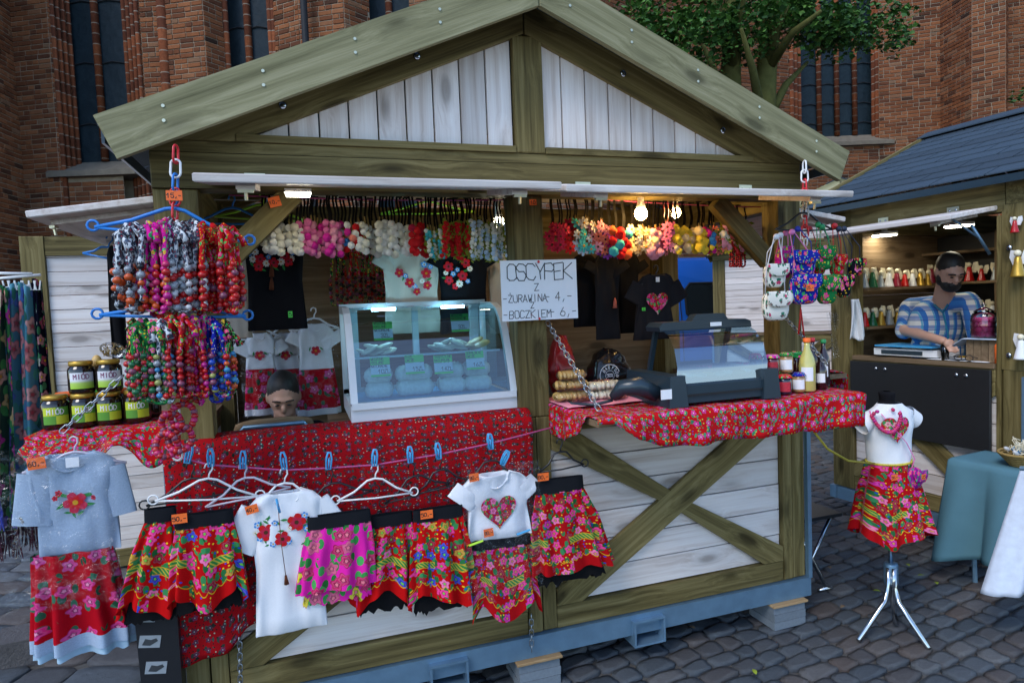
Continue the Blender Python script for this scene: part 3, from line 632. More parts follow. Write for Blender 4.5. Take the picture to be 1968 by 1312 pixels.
def hut(loc, rz, label, front=True, left='open', right='open', shelf=(), group='olive timber market huts', lean=.07, rear=True, detail=True):
    h=thing('market_hut',label,'market hut',loc,rz,group)
    F=lambda u,dp,z:(u,dp,z)                    # front: depth goes +y
    LS=lambda u,dp,z:(dp,u,z); RS=lambda u,dp,z:(W-dp,u,z); BK=lambda u,dp,z:(u,D-dp,z)
    # steel base
    sb=MB()
    for y0,y1 in ((-.02,.04),(D-.04,D+.02)): sb.box((W/2,(y0+y1)/2,.186),(W+.04,.06,.098))
    for x in (.01,W-.01): sb.box((x,D/2,.186),(.058,D-.09,.094))
    sb.build('steel_base',GALV,h,world=False)
    for x in (1.03,2.02):
        m_=MB()
        for (cx,cz,sx,sz) in ((x,.208,.17,.01),(x,.092,.17,.01),(x-.08,.15,.01,.108),(x+.08,.15,.01,.108)): m_.box((cx,.4,cz),(sx,.9,sz))
        m_.build('fork_pocket',GALV,h,world=False)
    for x in (-.012,W+.012): MB().box((x,-.014,.72),(.024,.024,.97)).build('corner_column',GALV,h,world=False)
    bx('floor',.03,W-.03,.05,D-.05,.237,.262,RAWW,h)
    # posts
    for x0,x1 in ((0,.155),(1.42,1.56),(2.86,W)):
        bx('post',x0,x1,0,.12,ZS,ZB,OLIVE,h); xm=(x0+x1)/2+(.0 if .5<x0<2 else (.01 if x0<1 else -.01))
        bx('post',x0+.002,xm-.003,-.004,.11,.24,ZS-.002,OLIVE,h); bx('post',xm+.003,x1-.002,0,.11,.24,ZS-.002,OLIVE,h)
    for x0,x1 in ((0,.12),(2.88,W)): bx('post',x0,x1,1.14,D,.24,ZT,OLIVE,h); bx('post',x0+.004,x1-.004,.124,.15,.24,ZB-.06,OLIVE,h)
    # beams
    bx('beam',0,W,-.012,.10,ZB+.002,ZT,OLIVE,h); bx('beam',0,W,-.008,.10,ZT+.003,2.42,OLIVE,h)
    bx('trim',.30,1.443,-.022,.02,2.422,2.45,OLIVE,h); bx('trim',1.582,2.70,-.022,.02,2.422,2.45,OLIVE,h)
    for x0 in (0,W-.10): bx('beam',x0,x0+.1,.103,D-.003,2.20,ZT-.002,OLIVE,h)
    bx('beam',0.1,W-.1,D-.1,D,2.20,ZT,OLIVE,h)
    # gable
    for yy,sg in ((0,1),(D,-1)):
        for s in (0,1):
            X=lambda x:(W-x if s else x)
            pb('rafter',[(X(0),yy-.016*sg,2.422),(X(.302),yy-.016*sg,2.422),(X(1.497),yy-.016*sg,2.94),(X(1.497),yy-.016*sg,3.077),(X(0),yy-.016*sg,2.433)],(0,.05*sg,0),(X(1)-X(0),0,SL),OLIVE,h)
            x=1.44; r=random.Random(3+s)
            while x>.34:
                x2=max(x-.118,.34); zt=lambda v:2.449+.433*(v-.365)+.03
                pb('gable_plank',[(X(x2+.003),yy+.012*sg,2.43),(X(x-.003),yy+.012*sg,2.43),(X(x-.003),yy+.012*sg,zt(x)),(X(x2+.003),yy+.012*sg,max(zt(x2),2.44))],(0,(.018+r.uniform(0,.004))*sg,0),(0,0,1),WHITEW,h)
                x=x2
        bx('king_post',1.445,1.58,yy-.014*sg if sg>0 else yy-.03,yy+.03 if sg>0 else yy+.014,2.424,2.93,OLIVE,h)
    # roof
    for s in (0,1):
        X=lambda x:(W-x if s else x)
        for y0,y1,mt in ((-.208,-.18,OLIVE_PALE),(D+.18,D+.208,OLIVE)):
            n=Vector((-SL,0,1)).normalized(); a=Vector((-.061,y0,2.30)); b=Vector((1.4985,y0,2.30+SL*1.5595)); nn=n*.155
            pts=[a,b,b+Vector((0,0,nn.length/n.z)),a+nn]
            pb('barge_board',[(X(p.x),p.y,p.z) for p in pts],(0,y1-y0,0),(X(1)-X(0),0,SL),mt,h)
        zr=lambda x,o=0:2.436+.433*x+o
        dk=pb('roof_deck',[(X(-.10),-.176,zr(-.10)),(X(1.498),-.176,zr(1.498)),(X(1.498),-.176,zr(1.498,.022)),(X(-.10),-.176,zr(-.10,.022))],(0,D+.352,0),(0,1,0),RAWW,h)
        fa=MB().box((X(-.105),D/2,zr(-.1)-.012),(.010,D+.35,.045)); fa.build('eave_flashing',NAVYP,h,world=False)
        for k in range(11):
            x0=-.12+k*.1475; x1=min(x0+.19,1.51); m_=MB(); y=-.178-(.16 if k%2 else 0)
            while y<D+.178:
                ya=max(y,-.178); yb=min(y+.325,D+.178)
                if yb-ya>.02:
                    q=[(X(x0),ya+.003,zr(x0,.040)),(X(x0),yb-.003,zr(x0,.040)),(X(x1),yb-.003,zr(x1,.030)),(X(x1),ya+.003,zr(x1,.030))]
                    if not s: q=q[::-1]
                    m_.prism(q,(0,0,-.008))
                y+=.33
            m_.build('shingle_course',SLATE,h,world=False)
    MB().prism([(1.35,-.215,3.155-.065),(1.5,-.215,3.155),(1.65,-.215,3.155-.065),(1.65,-.215,3.145-.065),(1.5,-.215,3.14),(1.35,-.215,3.145-.065)],(0,D+.43,0)).build('ridge_cap',SLATE,h,world=False)
    # screws and bolts on the barge boards
    if detail:
        for s in (0,1):
            for t in (.08,.3,.52,.74,.93):
                for dz in (.05,.10):
                    x=-.03+t*1.5; x=W-x if s else x; z=2.30+SL*(min(x,W-x)+.061)+dz+.02; MB().lathe([(.006,0),(.006,.003)],8,(0,0,0),Matrix.Rotation(R(90),3,'X')).build('screw',ZINC,h,world=False,at=(x+.01*dz,-.2085,z))
            for t in (.32,.68):
                x=t*1.5; z=2.36+.433*x; x=W-x if s else x; MB().ell((0,0,0),(.016,.008,.016),8,6).build('bolt',CHROME,h,True,world=False,at=(x,-.02,z))
    # lower panels
    zl,zh=.345,1.16
    for i,(u0,u1) in enumerate(((.157,1.418),(1.562,2.858))):
        bx('bottom_rail',u0,u1,.0,.05,.24,zl-.002,OLIVE,h); bx('top_rail',u0,u1,.0,.05,zh+.002,ZS,OLIVE,h); xpanel(h,F,u0,u1,zl,zh,(0,-1,0),6,True,i)
    for i,f in enumerate((LS,RS)):
        nr=(-1,0,0) if i==0 else (1,0,0)
        a=f(.155,0,0)[0]; b=f(.155,.05,0)[0]; a,b=min(a,b),max(a,b)
        bx('bottom_rail',a,b,.155,1.138,.24,zl-.002,OLIVE,h); bx('top_rail',a,b,.155,1.138,zh+.002,ZS,OLIVE,h); xpanel(h,f,.155,1.138,zl,zh,nr,6,True,5+i)
        mode=(left,right)[i]
        if mode=='closed':
            for k in range(12): z0=ZS+k*.08; pb('plank',[f(.152,.02,z0+.002),f(1.138,.02,z0+.002),f(1.138,.02,z0+.078),f(.152,.02,z0+.078)],Vector(nr)*.012,(0,1,0),WHITEW,h)
        else:
            x0=f(0,.004,0)[0]; o_=Vector(nr)*.455+Vector((0,0,-.066))
            hatch(h,(x0,.145,2.215),(x0,1.135,2.215),o_,WHITEW)
        bx('sill',a-.012,b+.012,.155,1.138,ZS+.002,ZS+.032,RAWW,h)
    # rear wall
    if rear:
        z=.27; k=0; r=random.Random(9)
        while z<2.19:
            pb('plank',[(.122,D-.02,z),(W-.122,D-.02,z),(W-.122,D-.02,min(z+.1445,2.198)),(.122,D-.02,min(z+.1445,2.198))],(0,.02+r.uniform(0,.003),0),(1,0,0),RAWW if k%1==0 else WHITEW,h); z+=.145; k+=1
    # front openings
    bx('sill',.157,1.418,-.014,.16,ZS+.002,ZS+.036,RAWW,h); bx('sill',1.562,2.858,-.014,.16,ZS+.002,ZS+.036,RAWW,h)
    if front:
        for k,(u0,u1) in enumerate(((.20,1.465),(1.485,2.88))):
            hatch(h,(u0,-.03,2.252),(u1,-.03,2.252),(0,-.42,-lean-(.008 if k else 0)),WHITEW)
    else:
        for (u0,u1) in ((.157,1.418),(1.562,2.858)):
            for k in range(12): z0=ZS+.04+k*.08; bx('plank',u0,u1,.01,.024,z0+.002,z0+.078,WHITEW,h)
    return h
def hinge_plate(h,x,z,label=None):
    m_=MB().box((x,-.016,z),(.075,.004,.042)).build('hinge_plate',ZINC,h,world=False)
    for dx in (-.022,.022): MB().ell((x+dx,-.02,z-.003),(.009,.004,.009),8,5).build('bolt',CHROME,m_,True,world=False)
main=hut((0,0,0),0,'open gable fronted market hut selling smoked cheese and folk goods')
for px,py in ((490,344),(912,356),(1120,359),(1432,364)): p=at(px,py,-.014); hinge_plate(main,p.x,max(p.z,2.262))
# knee braces beside the openings
for (ax,az,bx_,bz) in ((.19,1.93,.50,2.24),(2.84,1.93,2.52,2.24)):
    d=Vector((bx_-ax,0,bz-az)).normalized(); n=Vector((-d.z,0,d.x))*.045; a=Vector((ax,.03,az)); b=Vector((bx_,.03,bz))
    pb('knee_brace',[a-n,b-n,b+n,a+n],(0,.05,0),d,OLIVE,main)
# folding shelves of the main hut
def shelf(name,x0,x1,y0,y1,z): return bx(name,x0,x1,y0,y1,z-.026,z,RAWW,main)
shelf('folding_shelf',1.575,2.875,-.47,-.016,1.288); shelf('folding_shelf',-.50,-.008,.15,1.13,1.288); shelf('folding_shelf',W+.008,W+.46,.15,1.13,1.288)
bx('hanging_flap',.17,1.41,-.034,-.016,.86,1.17,WHITEW,main)
A2=Vector((4.567+.0134,.071-.1363,0))
h2=hut(A2,R(5.6),'blue shingle roofed market hut with angel figurines on shelves',front=False,right='closed',rear=True,detail=False)
pb('hanging_flap',[(-.02,.16,.72),(-.02,1.135,.72),(-.02,1.135,1.235),(-.02,.16,1.235)],(-.02,0,0),(0,1,0),BLACKW,h2)
hinge2=[(.4,2.25),(.88,2.25)]
for y,z in hinge2:
    q=MB().box((-.006,y,z),(.006,.075,.045)).build('hinge_plate',ZINC,h2,world=False)
    for dy in (-.02,.02): MB().ell((-.011,y+dy,z),(.004,.008,.008),8,5).build('bolt',CHROME,q,True,world=False)
for y in (.30,.36,.85,.92): MB().ell((-.044,y,1.19),(.008,.014,.014),8,6).build('bolt',CHROME,h2,True,world=False)
for z in (1.33,1.98): MB().ell((-.008,.075,z),(.008,.017,.017),8,6).build('bolt',CHROME,h2,True,world=False)
MB().tube([(-.03,.17,1.95),(-.16,.2,2.13)],.009,8).tube([(-.09,.185,2.04),(-.3,.23,2.17)],.006,8).build('gas_strut',GALV,h2,True,world=False)
# plank door leaf standing open behind the honey shelf
dl=thing('plank_door','white plank door leaf with olive frame behind the honey jars','door',(-.6,2.4,0))
xa=at(38,460,2.4).x; xb=at(86,480,2.4).x; xe=xa+1.75
bx('stile',xa,xb,2.38,2.44,0,2.345,OLIVE,dl).location-=Vector(dl.location); bx('stile',xe-.13,xe,2.38,2.44,0,2.345,OLIVE,dl).location-=Vector(dl.location)
for z0,z1 in ((2.215,2.343),(.02,.14)): bx('rail',xb+.002,xe-.132,2.385,2.435,z0,z1,OLIVE,dl).location-=Vector(dl.location)
z=.14; k=0
while z<2.21:
    hh=.098 if k%3 else .062; hh=min(hh,2.214-z); bx('plank',xb+.002,xe-.132,2.40+.004*(k%2),2.42,z+.002,z+hh-.002,WHITEW,dl).location-=Vector(dl.location); z+=hh; k+=1
p3=at(1371,600,4.5)
hut((p3.x,4.5,0),R(-37),'closed white planked market hut beside the blue van',front=False,left='closed',right='closed',detail=False)
# paver stacks under the base
def stack(px,x,y,label):
    t=thing('paver_stack',label,'paver stack',(x,y,0),0,'paver stacks under the main hut')
    for k in range(3): MB().box((.003*(k%2),.002*k,.0205+k*.0405),(.2,.2,.039)).build('paver',CONC,t,world=False)
    pb('shim_board',[(-.11,-.11,.122),(.11,-.11,.122),(.11,.11,.122),(-.11,.11,.122)],(0,0,.0135),(1,0,0),PLY,t)
stack(0,2.86,.06,'grey pavers topped by a chipboard shim under the hut corner with the floral shelf')
stack(0,1.45,.06,'grey pavers topped by a chipboard shim under the middle of the hut')
stack(0,.14,.06,'grey pavers topped by a chipboard shim under the hut corner by the grey dress')
stack(0,.14,1.25,'grey pavers under the rear hut corner'); stack(0,2.86,1.25,'grey pavers under the far rear hut corner')
# blue van
def van():
    y0=6.0; x0=at(1215,560,y0).x; xw=at(1322,560,y0).x-x0
    v=thing('van','blue delivery van parked behind the huts','van',(x0+1,y0+1,0))
    prof=[(0,.35),(.0,.95),(.03,1.15),(.12,2.2),(.22,2.36),(.6,2.42),(3.4,2.42),(3.75,2.3),(4.2,1.35),(4.95,1.05),(5.05,.75),(5.05,.35)]
    m_=MB(); n=len(prof); rows=[]
    for k,(ins,yy) in enumerate(((.10,0),(.0,.1),(0,1.8),(.1,1.9))):
        rows.append(len(m_.v)); m_.v+=[Vector((x0+(x if 0<i<n-1 else x), y0+yy+(.12*max(0,(z-1.1))/1.0 if k<2 else -.12*max(0,(z-1.1))/1.0), z-ins*(.5 if z>1.5 else 0))) for i,(x,z) in enumerate(prof)]
    for a,b in zip(rows,rows[1:]):
        for i in range(n): m_.face((a+i,a+(i+1)%n,b+(i+1)%n,b+i)[::-1])
    m_.face([rows[0]+i for i in range(n)]); m_.face([rows[-1]+i for i in range(n-1,-1,-1)])
    m_.build('body',VANB,v)
    def side(x_,z): return y0+.12*max(0,z-1.1)-.006
    for (xa,xb,za,zb,nm) in ((xw,xw+.9,1.42,2.0,'window'),(xw+1.15,xw+2.0,1.42,2.0,'window'),(xw+2.2,xw+2.7,1.42,2.0,'window')):
        q=MB(); c=.1; pts=[(xa+c,za),(xb-c,za),(xb,za+c),(xb,zb-c),(xb-c,zb),(xa+c,zb),(xa,zb-c),(xa,za+c)]
        q.prism([(x0+x,side(x,z)-.008,z) for x,z in pts],(0,.012,0)); q.build(nm,DARKG,v)
        q=MB(); q.tube([(x0+x,side(x,z)-.004,z) for x,z in pts],.018,6,loop=True); q.build('window_seal',RUBBER,v,True)
    for xx in (xw-.1,xw+1.02,xw+2.1):
        MB().tube([(x0+xx,side(0,.5)+.003,.5),(x0+xx,side(0,1.2)+.003,1.2),(x0+xx,side(0,1.95)+.003,1.95)],.008,5).build('door_seam',RUBBER,v)
    MB().box((x0+2.5,y0-.01,.72),(4.6,.03,.1)).build('side_trim',RUBBER,v)
    for x in (.95,4.1):
        for y in (.1,1.8):
            w_=MB().lathe([(.2,-.1),(.31,-.1),(.33,-.06),(.33,.06),(.31,.1),(.2,.1)],20,(x0+x,y0+y,.33),Matrix.Rotation(R(90),3,'X')).build('wheel',RUBBER,v,True)
            MB().lathe([(.19,-.105),(.05,-.09),(.05,.09),(.19,.105)],16,(x0+x,y0+y,.33),Matrix.Rotation(R(90),3,'X')).build('rim',GALV,w_,True)
van()
# ---------------------------------------------------------------- builders for goods
FONT={'A':'00 26 40/12 32','B':'00 06 36 45 44 33 03/33 42 41 30 00','C':'45 36 16 05 01 10 30 41','D':'00 06 26 44 42 20 00','E':'46 06 00 40/03 33','F':'46 06 00/03 33','G':'45 36 16 05 01 10 30 41 43 23','H':'00 06/40 46/03 43','I':'20 26','J':'46 41 30 10 01','K':'00 06/46 03 40','L':'06 00 40','M':'00 06 23 46 40','N':'00 06 40 46','O':'10 30 41 45 36 16 05 01 10','P':'00 06 36 45 44 33 03','R':'00 06 36 45 44 33 03/23 40','S':'45 36 16 05 04 13 33 42 41 30 10 01','T':'06 46/26 20','U':'06 01 10 30 41 46','V':'06 20 46','W':'06 10 23 30 46','X':'00 46/06 40','Y':'06 23 46/23 20','Z':'06 46 00 40','Ż':'06 46 00 40/27 28','Ą':'00 26 40/12 32/40 5A','Ł':'06 00 40/02 24','Ó':'10 30 41 45 36 16 05 01 10/27 38','Ś':'45 36 16 05 04 13 33 42 41 30 10 01/27 38',
'0':'10 30 41 45 36 16 05 01 10','1':'04 26 20','2':'05 16 36 45 44 00 40','3':'05 16 36 45 44 33 13/33 42 41 30 10 01','4':'30 36 02 42','5':'46 06 04 34 43 41 30 10 01','6':'36 14 02 01 10 30 41 42 33 13 02','7':'06 46 10','8':'10 30 41 42 33 13 04 05 16 36 45 44 33/13 02 01 10','9':'10 32 44 45 36 16 05 04 13 33','-':'03 33',',':'21 1A','%':'00 46/05 15 16 06 05/30 40 41 31 30','.':'10 11',':':'11 12/14 15'}
def strokes(mb, s, o, rt, up, h, w, adv=.82, jit=0.0, seed=1):
    """hand lettering: flat pen strokes on the plane through o spanned by rt and up"""
    rt=Vector(rt).normalized(); up=Vector(up).normalized(); n=rt.cross(up); o=Vector(o); k=0; r=random.Random(seed); x=0
    for ch in s:
        if ch==' ': x+=h*adv*.6; continue
        for st in FONT.get(ch.upper(),'').split('/'):
            pts=[]
            for q in st.split():
                a=int(q[0]); b=-1 if q[1]=='A' else int(q[1]); pts.append(o+rt*(x+a/4*h*.6+r.uniform(-jit,jit)*h)+up*(b/6*h+r.uniform(-jit,jit)*h))
            for a,b in zip(pts,pts[1:]):
                d=(b-a); 
                if d.length<1e-6: continue
                d=d.normalized(); c=n.cross(d)*(w/2); e=d*(w*.45); z=n*(.0002+.00002*(k%40)); k+=1
                mb.poly([a-e-c+z,b+e-c+z,b+e+c+z,a-e+c+z])
        x+=h*adv
    return x
def card(parent, c, w, h, txt, mat=None, rt=(1,0,0), up=(0,0,1), name='price_tag', th=.3, rot=0.0):
    """small card with hand lettering, lettering is its sub-part"""
    rt=Vector(rt).normalized(); up=Vector(up).normalized(); 
    if rot: q=Matrix.Rotation(rot,3,rt.cross(up)); rt=q@rt; up=q@up
    n=rt.cross(up); c=Vector(c); m_=MB().prism([c-rt*w/2-up*h/2,c+rt*w/2-up*h/2,c+rt*w/2+up*h/2,c-rt*w/2+up*h/2],n*.0015)
    t=m_.build(name,mat or ORANGE,parent)
    l=MB(); hh=h*.55; k=len(txt); wd=hh*.82*(k-.25); s=min(1,w*.9/wd); strokes(l,txt,c-rt*(wd*s/2)-up*hh*s/2+n*.0018,rt,up,hh*s,hh*s*.17,.82,.04,k)
    if l.f:
        if t.parent: l.build('lettering',INK,t)
        else: l.build('lettering',INK,t)
    return t
_lk={}
def link_mesh(mat,l,r):
    k=(mat.name,l,r)
    if k not in _lk:
        p=[]; hw=l*.28
        for i in range(14):
            a=2*math.pi*i/14; p.append((hw*math.cos(a),0,(l/2-hw)*(1 if math.sin(a)>=0 else -1)+hw*math.sin(a)))
        _lk[k]=MB().tube(p,r,6,loop=True).mesh('chain_link',mat,True)
    return _lk[k]
def chain(p0,p1,label,l=.034,r=.0032,mat=None,sag=0,group=None,name='chain',mats=None):
    p0=Vector(p0); p1=Vector(p1); t=thing(name,label,'chain',p1 if p1.z<p0.z else p0,0,group); L=(p1-p0).length; n=max(2,int(L/(l-4*r+.0)))
    base=Vector(t.location)
    for i in range(n):
        f=(i+.5)/n; p=p0.lerp(p1,f)-Vector((0,0,sag*4*f*(1-f))); d=(p1-p0).normalized(); q=d.to_track_quat('Z','Y')
        o=inst('chain_link',link_mesh(mats[i%len(mats)] if mats else (mat or CHAINM),l,r),t,p-base); o.rotation_euler=(q.to_matrix()@Matrix.Rotation(R(90)*(i%2)+.3,3,'Z')).to_euler()
    return t
def hanger(p, w, mat, label, tilt=0.0, rings=True, hook=True, turn=0.0, r=.0055, drop=.10, name='clothes_hanger', group=None):
    """p is the point where the hook hangs"""
    t=thing(name,label,'hanger',p,0,group); m_=MB(); Mx=Matrix.Rotation(turn,3,'Z')@Matrix.Rotation(tilt,3,'Y')
    T=lambda x,z,y=0:Vector(p)+Mx@Vector((x,y,z))
    m_.tube([T(-.014,-.012),T(-.010,.002),T(0,.007),T(.012,.001),T(.013,-.016),T(.003,-.032),T(0,-.05)],r*.7,6).build('hook',mat,t,True)
    a=MB(); a.tube([T(-w/2,-.05-drop),T(-w*.28,-.05-drop*.62),T(-.03,-.056),T(0,-.05),T(.03,-.056),T(w*.28,-.05-drop*.62),T(w/2,-.05-drop)],r,8)
    a.tube([T(-w/2,-.05-drop),T(0,-.055-drop),T(w/2,-.05-drop)],r*.8,8)
    if rings:
        for s in (-1,1): a.tube([T(s*(w/2+.006)+.017*math.cos(k*.6283),-.045-drop+.017*math.sin(k*.6283)) for k in range(10)],r*.7,6,loop=True)
    a.build('frame',mat,t,True); return t
def peg(p, rot, label='light blue plastic clothes peg clipped on the pink line'):
    t=thing('clothes_peg',label,'clothes peg',p,0,'pegs on the pink line')
    Mx=Matrix.Rotation(rot,3,'Y')
    for s in (-1,1):
        pts=[(-.009,0,-.03),(.009,0,-.03),(.010,0,.012),(.005,0,.034),(-.005,0,.034),(-.010,0,.012)]; m_=MB(); c=[]
        m_.tube([Vector(p)+Mx@Vector((a,s*.006+.003*s*(z>.0),z)) for a,_,z in pts],.0034,6,loop=True)
        m_.tube([Vector(p)+Mx@Vector((0,s*.006,-.028)),Vector(p)+Mx@Vector((0,s*.008,.012))],.003,5)
        m_.build('jaw',PEGB,t,True)
    MB().tube([Vector(p)+Mx@Vector((.006*math.cos(k),.009*math.sin(k),.004)) for k in range(6)],.0014,5,loop=True).build('spring',GALV,t,True)
def sup(c,e): return math.copysign(abs(c)**e,c)
def body(mb, x, y, rows, n=44, pleat=0, amp=(0,0), hem=None, uvw=None, wr=.004, seed=0, ex=.75, ph=0.0, jag=0.0, neck=None):
    """hanging cloth tube. rows: (z,half width,half depth,shift) from the top down; pleats grow towards the hem"""
    K=len(rows)-1; zt=rows[0][0]; zb=rows[-1][0]; wa=max(r_[1] for r_ in rows)
    def row(t):
        f=t*K; i=min(int(f),K-1); f-=i; return [lerp(a,b,f) for a,b in zip((*rows[i],0)[:4],(*rows[i+1],0)[:4])]
    def fn(u,v):
        z,w_,d,sh=row(v); th=2*math.pi*u; a=lerp(amp[0],amp[1],v**1.3)
        pl=a*math.cos(pleat*th+ph+1.3*math.sin(th+seed))*(1+.35*math.sin(3*th+seed)) if pleat else 0
        c,s=math.cos(th),math.sin(th); k=1+pl/max(.03,w_)*.55
        X=w_*sup(c,ex)*k; Y=-(d*sup(s,ex))-pl*s*1.0
        nz=noise.noise(Vector((X*9+seed*7,z*7,s*2+seed)))*wr*2.2+noise.noise(Vector((X*25+seed,z*11,s)))*wr
        hz=hem(th)*max(0,(zt-z)/(zt-zb))**1.2 if hem else 0
        if neck: hz+=neck[1]*max(0,1-(X/neck[0])**2)*(1 if s>0 else .3)*max(0,1-v*4.5)
        return (x+sh+X, y+Y-nz, z-hz+jag*noise.noise(Vector((th*5,seed,0)))*v)
    def uv(u,v):
        z,w_,d,sh=row(v); c=sup(math.cos(2*math.pi*u),ex)*w_      # cloth coordinates in metres, measured up from the hem
        return ((c if u<=.5 else 2.2*wa-c)+seed*.37, z-zb)
    return mb.grid(fn,n,max(10,4*K),True,uv)
def patch(mb, pts, yfn, off=.004, mat=0):      # flat appliqué that follows the cloth front; pts in (x,z)
    mb.poly([(x,yfn(x,z)-off,z) for x,z in pts])
def heart(parent,cx,cz,s,yfn,mat,off=.005):
    m_=MB(); n=30; pts=heart_pts(0,0,s,n); K=6; 
    for k in range(1,K+1): m_.v+=[Vector((cx+x*k/K,yfn(cx+x*k/K,cz+z*k/K)-off,cz+z*k/K)) for x,z in pts]
    c=len(m_.v); m_.v.append(Vector((cx,yfn(cx,cz)-off,cz))); U=lambda i:(m_.v[i].x,m_.v[i].z)
    for i in range(n):
        j=(i+1)%n; f=(c,j,i); m_.face(f,[U(q) for q in f])
        for k in range(K-1): f=(k*n+i,k*n+j,(k+1)*n+j,(k+1)*n+i); m_.face(f,[U(q) for q in f])
    return m_.build('heart_patch',mat,parent,True)
def heart_pts(cx,cz,s,n=26): return [(cx+s*16*math.sin(t)**3/17, cz+s*(13*math.cos(t)-5*math.cos(2*t)-2*math.cos(3*t)-math.cos(4*t))/17) for t in [2*math.pi*i/n for i in range(n)]]
_fm={}
def flat_flower(cols, petals=7):
    k=(cols,petals)
    if k not in _fm:
        m_=MB()
        for r0,r1,cur,y in ((.15,1.0,0,-.02),(.05,.62,1,-.08)):
            m_.cur=cur
            for i in range(petals):
                a=2*math.pi*(i+cur*.5)/petals; da=math.pi/petals*.98; P=lambda r,t:(r*math.cos(t),y-.05*r,r*math.sin(t))
                m_.poly([P(r0,a),P(r1*.7,a-da),P(r1*.97,a-da*.5),P(r1,a),P(r1*.97,a+da*.5),P(r1*.7,a+da)][::-1])
        m_.cur=2; m_.poly([(.24*math.cos(t),-.15,.24*math.sin(t)) for t in [2*math.pi*i/8 for i in range(8)]])
        _fm[k]=m_.mesh('embroidered_flower',[ROSEM.get(c,ROSEM['white']) if isinstance(c,str) else c for c in cols])
    return _fm[k]
_lfm={}
def leaf_flat(mat):
    if mat.name not in _lfm: _lfm[mat.name]=MB().poly([(0,0,-1),(.38,-.02,-.2),(.3,-.02,.4),(0,0,1),(-.3,-.02,.4),(-.38,-.02,-.2)][::1]).mesh('embroidered_leaf',mat)
    return _lfm[mat.name]
LEAFG=simple('green_embroidery',(.03,.22,.05),.7); 
def embroider(parent, items, yfn):
    """items: (x,z,radius,kind)"""
    r=random.Random(len(items)); b=Vector(wm(parent).translation)
    for x,z,s,kd in items:
        p=Vector((x,yfn(x,z)-.004,z))-b
        if kd=='leaf': inst('embroidered_leaf',leaf_flat(LEAFG),parent,p-Vector((0,.001,0)),(0,r.uniform(0,6.28),0),(s*.8,s,s))
        else:
            cols={'poppy':('red','crimson',FCEN),'daisy':('white','white',FCENY),'blue':('blue','paleblue',FCENY),'rose':('crimson','red',FCENY),'pink':('pink','rose',FCENY)}[kd]
            inst('embroidered_flower',flat_flower(cols,5 if kd!='daisy' else 9),parent,p-Vector((0,.002,0)),(0,r.uniform(0,6.28),0),(s,.25*s,s))
def rose_mesh(col, kind='rose'):
    k=('R',col,kind)
    if k not in _fm:
        m_=MB(); 
        if kind=='rose':
            for ring,(rad,n,h,lean) in enumerate(((1.0,6,.25,.2),(.72,5,.5,.5),(.42,4,.72,.8))):
                for i in range(n):
                    a0=2*math.pi*(i/n)+ring*.5; da=math.pi/n*1.25
                    def fn(u,v): 
                        t=a0+(u-.5)*2*da; rr=rad*(.35+.65*v**.8)*(1-.12*(2*u-1)**2); return (rr*math.cos(t), -(h+.22*v*(1-v)*2-.55*v*(1-lean)*1.0), rr*math.sin(t))
                    m_.grid(fn,3,2)
            m_.ell((0,-.66,0),(.24,.2,.24),8,5)
            mats=[ROSEM[col]]
        else:      # open blossom
            for ring,(rad,n,y) in enumerate(((1.0,7,0.0),(.68,6,-.14))):
                for i in range(n):
                    a=2*math.pi*i/n+ring*.4; da=math.pi/n*.95; P=lambda r,t,yy:(r*math.cos(t),yy,r*math.sin(t))
                    m_.poly([P(.1,a,y-.1),P(rad*.6,a-da,y-.13),P(rad*.95,a-da*.45,y-.02),P(rad*1.02,a,y),P(rad*.95,a+da*.45,y-.02),P(rad*.6,a+da,y-.13)][::-1])
            m_.cur=1; m_.ell((0,-.2,0),(.22,.14,.22),8,5); mats=[ROSEM[col],FCENY if col in('white','cream','teal','paleblue') else FCEN]
        _fm[k]=m_.mesh('flower',mats,kind=='rose')
    return _fm[k]
_sp=None
def sprig_mesh():
    k='sprig'
    if k not in _fm:
        m_=MB(); r=random.Random(5)
        for i in range(9):
            a=r.uniform(0,6.28); q=r.uniform(.3,1); c=Vector((q*math.cos(a),r.uniform(-.3,.3),q*math.sin(a))); e=Matrix.Rotation(r.uniform(0,6.28),3,'Y')@Matrix.Rotation(r.uniform(-.7,.7),3,'X')
            m_.poly([c+e@Vector(p)*.55 for p in ((0,0,-1),(.35,-.05,0),(0,0,1),(-.35,-.05,0))])
        _fm[k]=m_.mesh('leaf_sprig',YGREEN)
    return _fm[k]
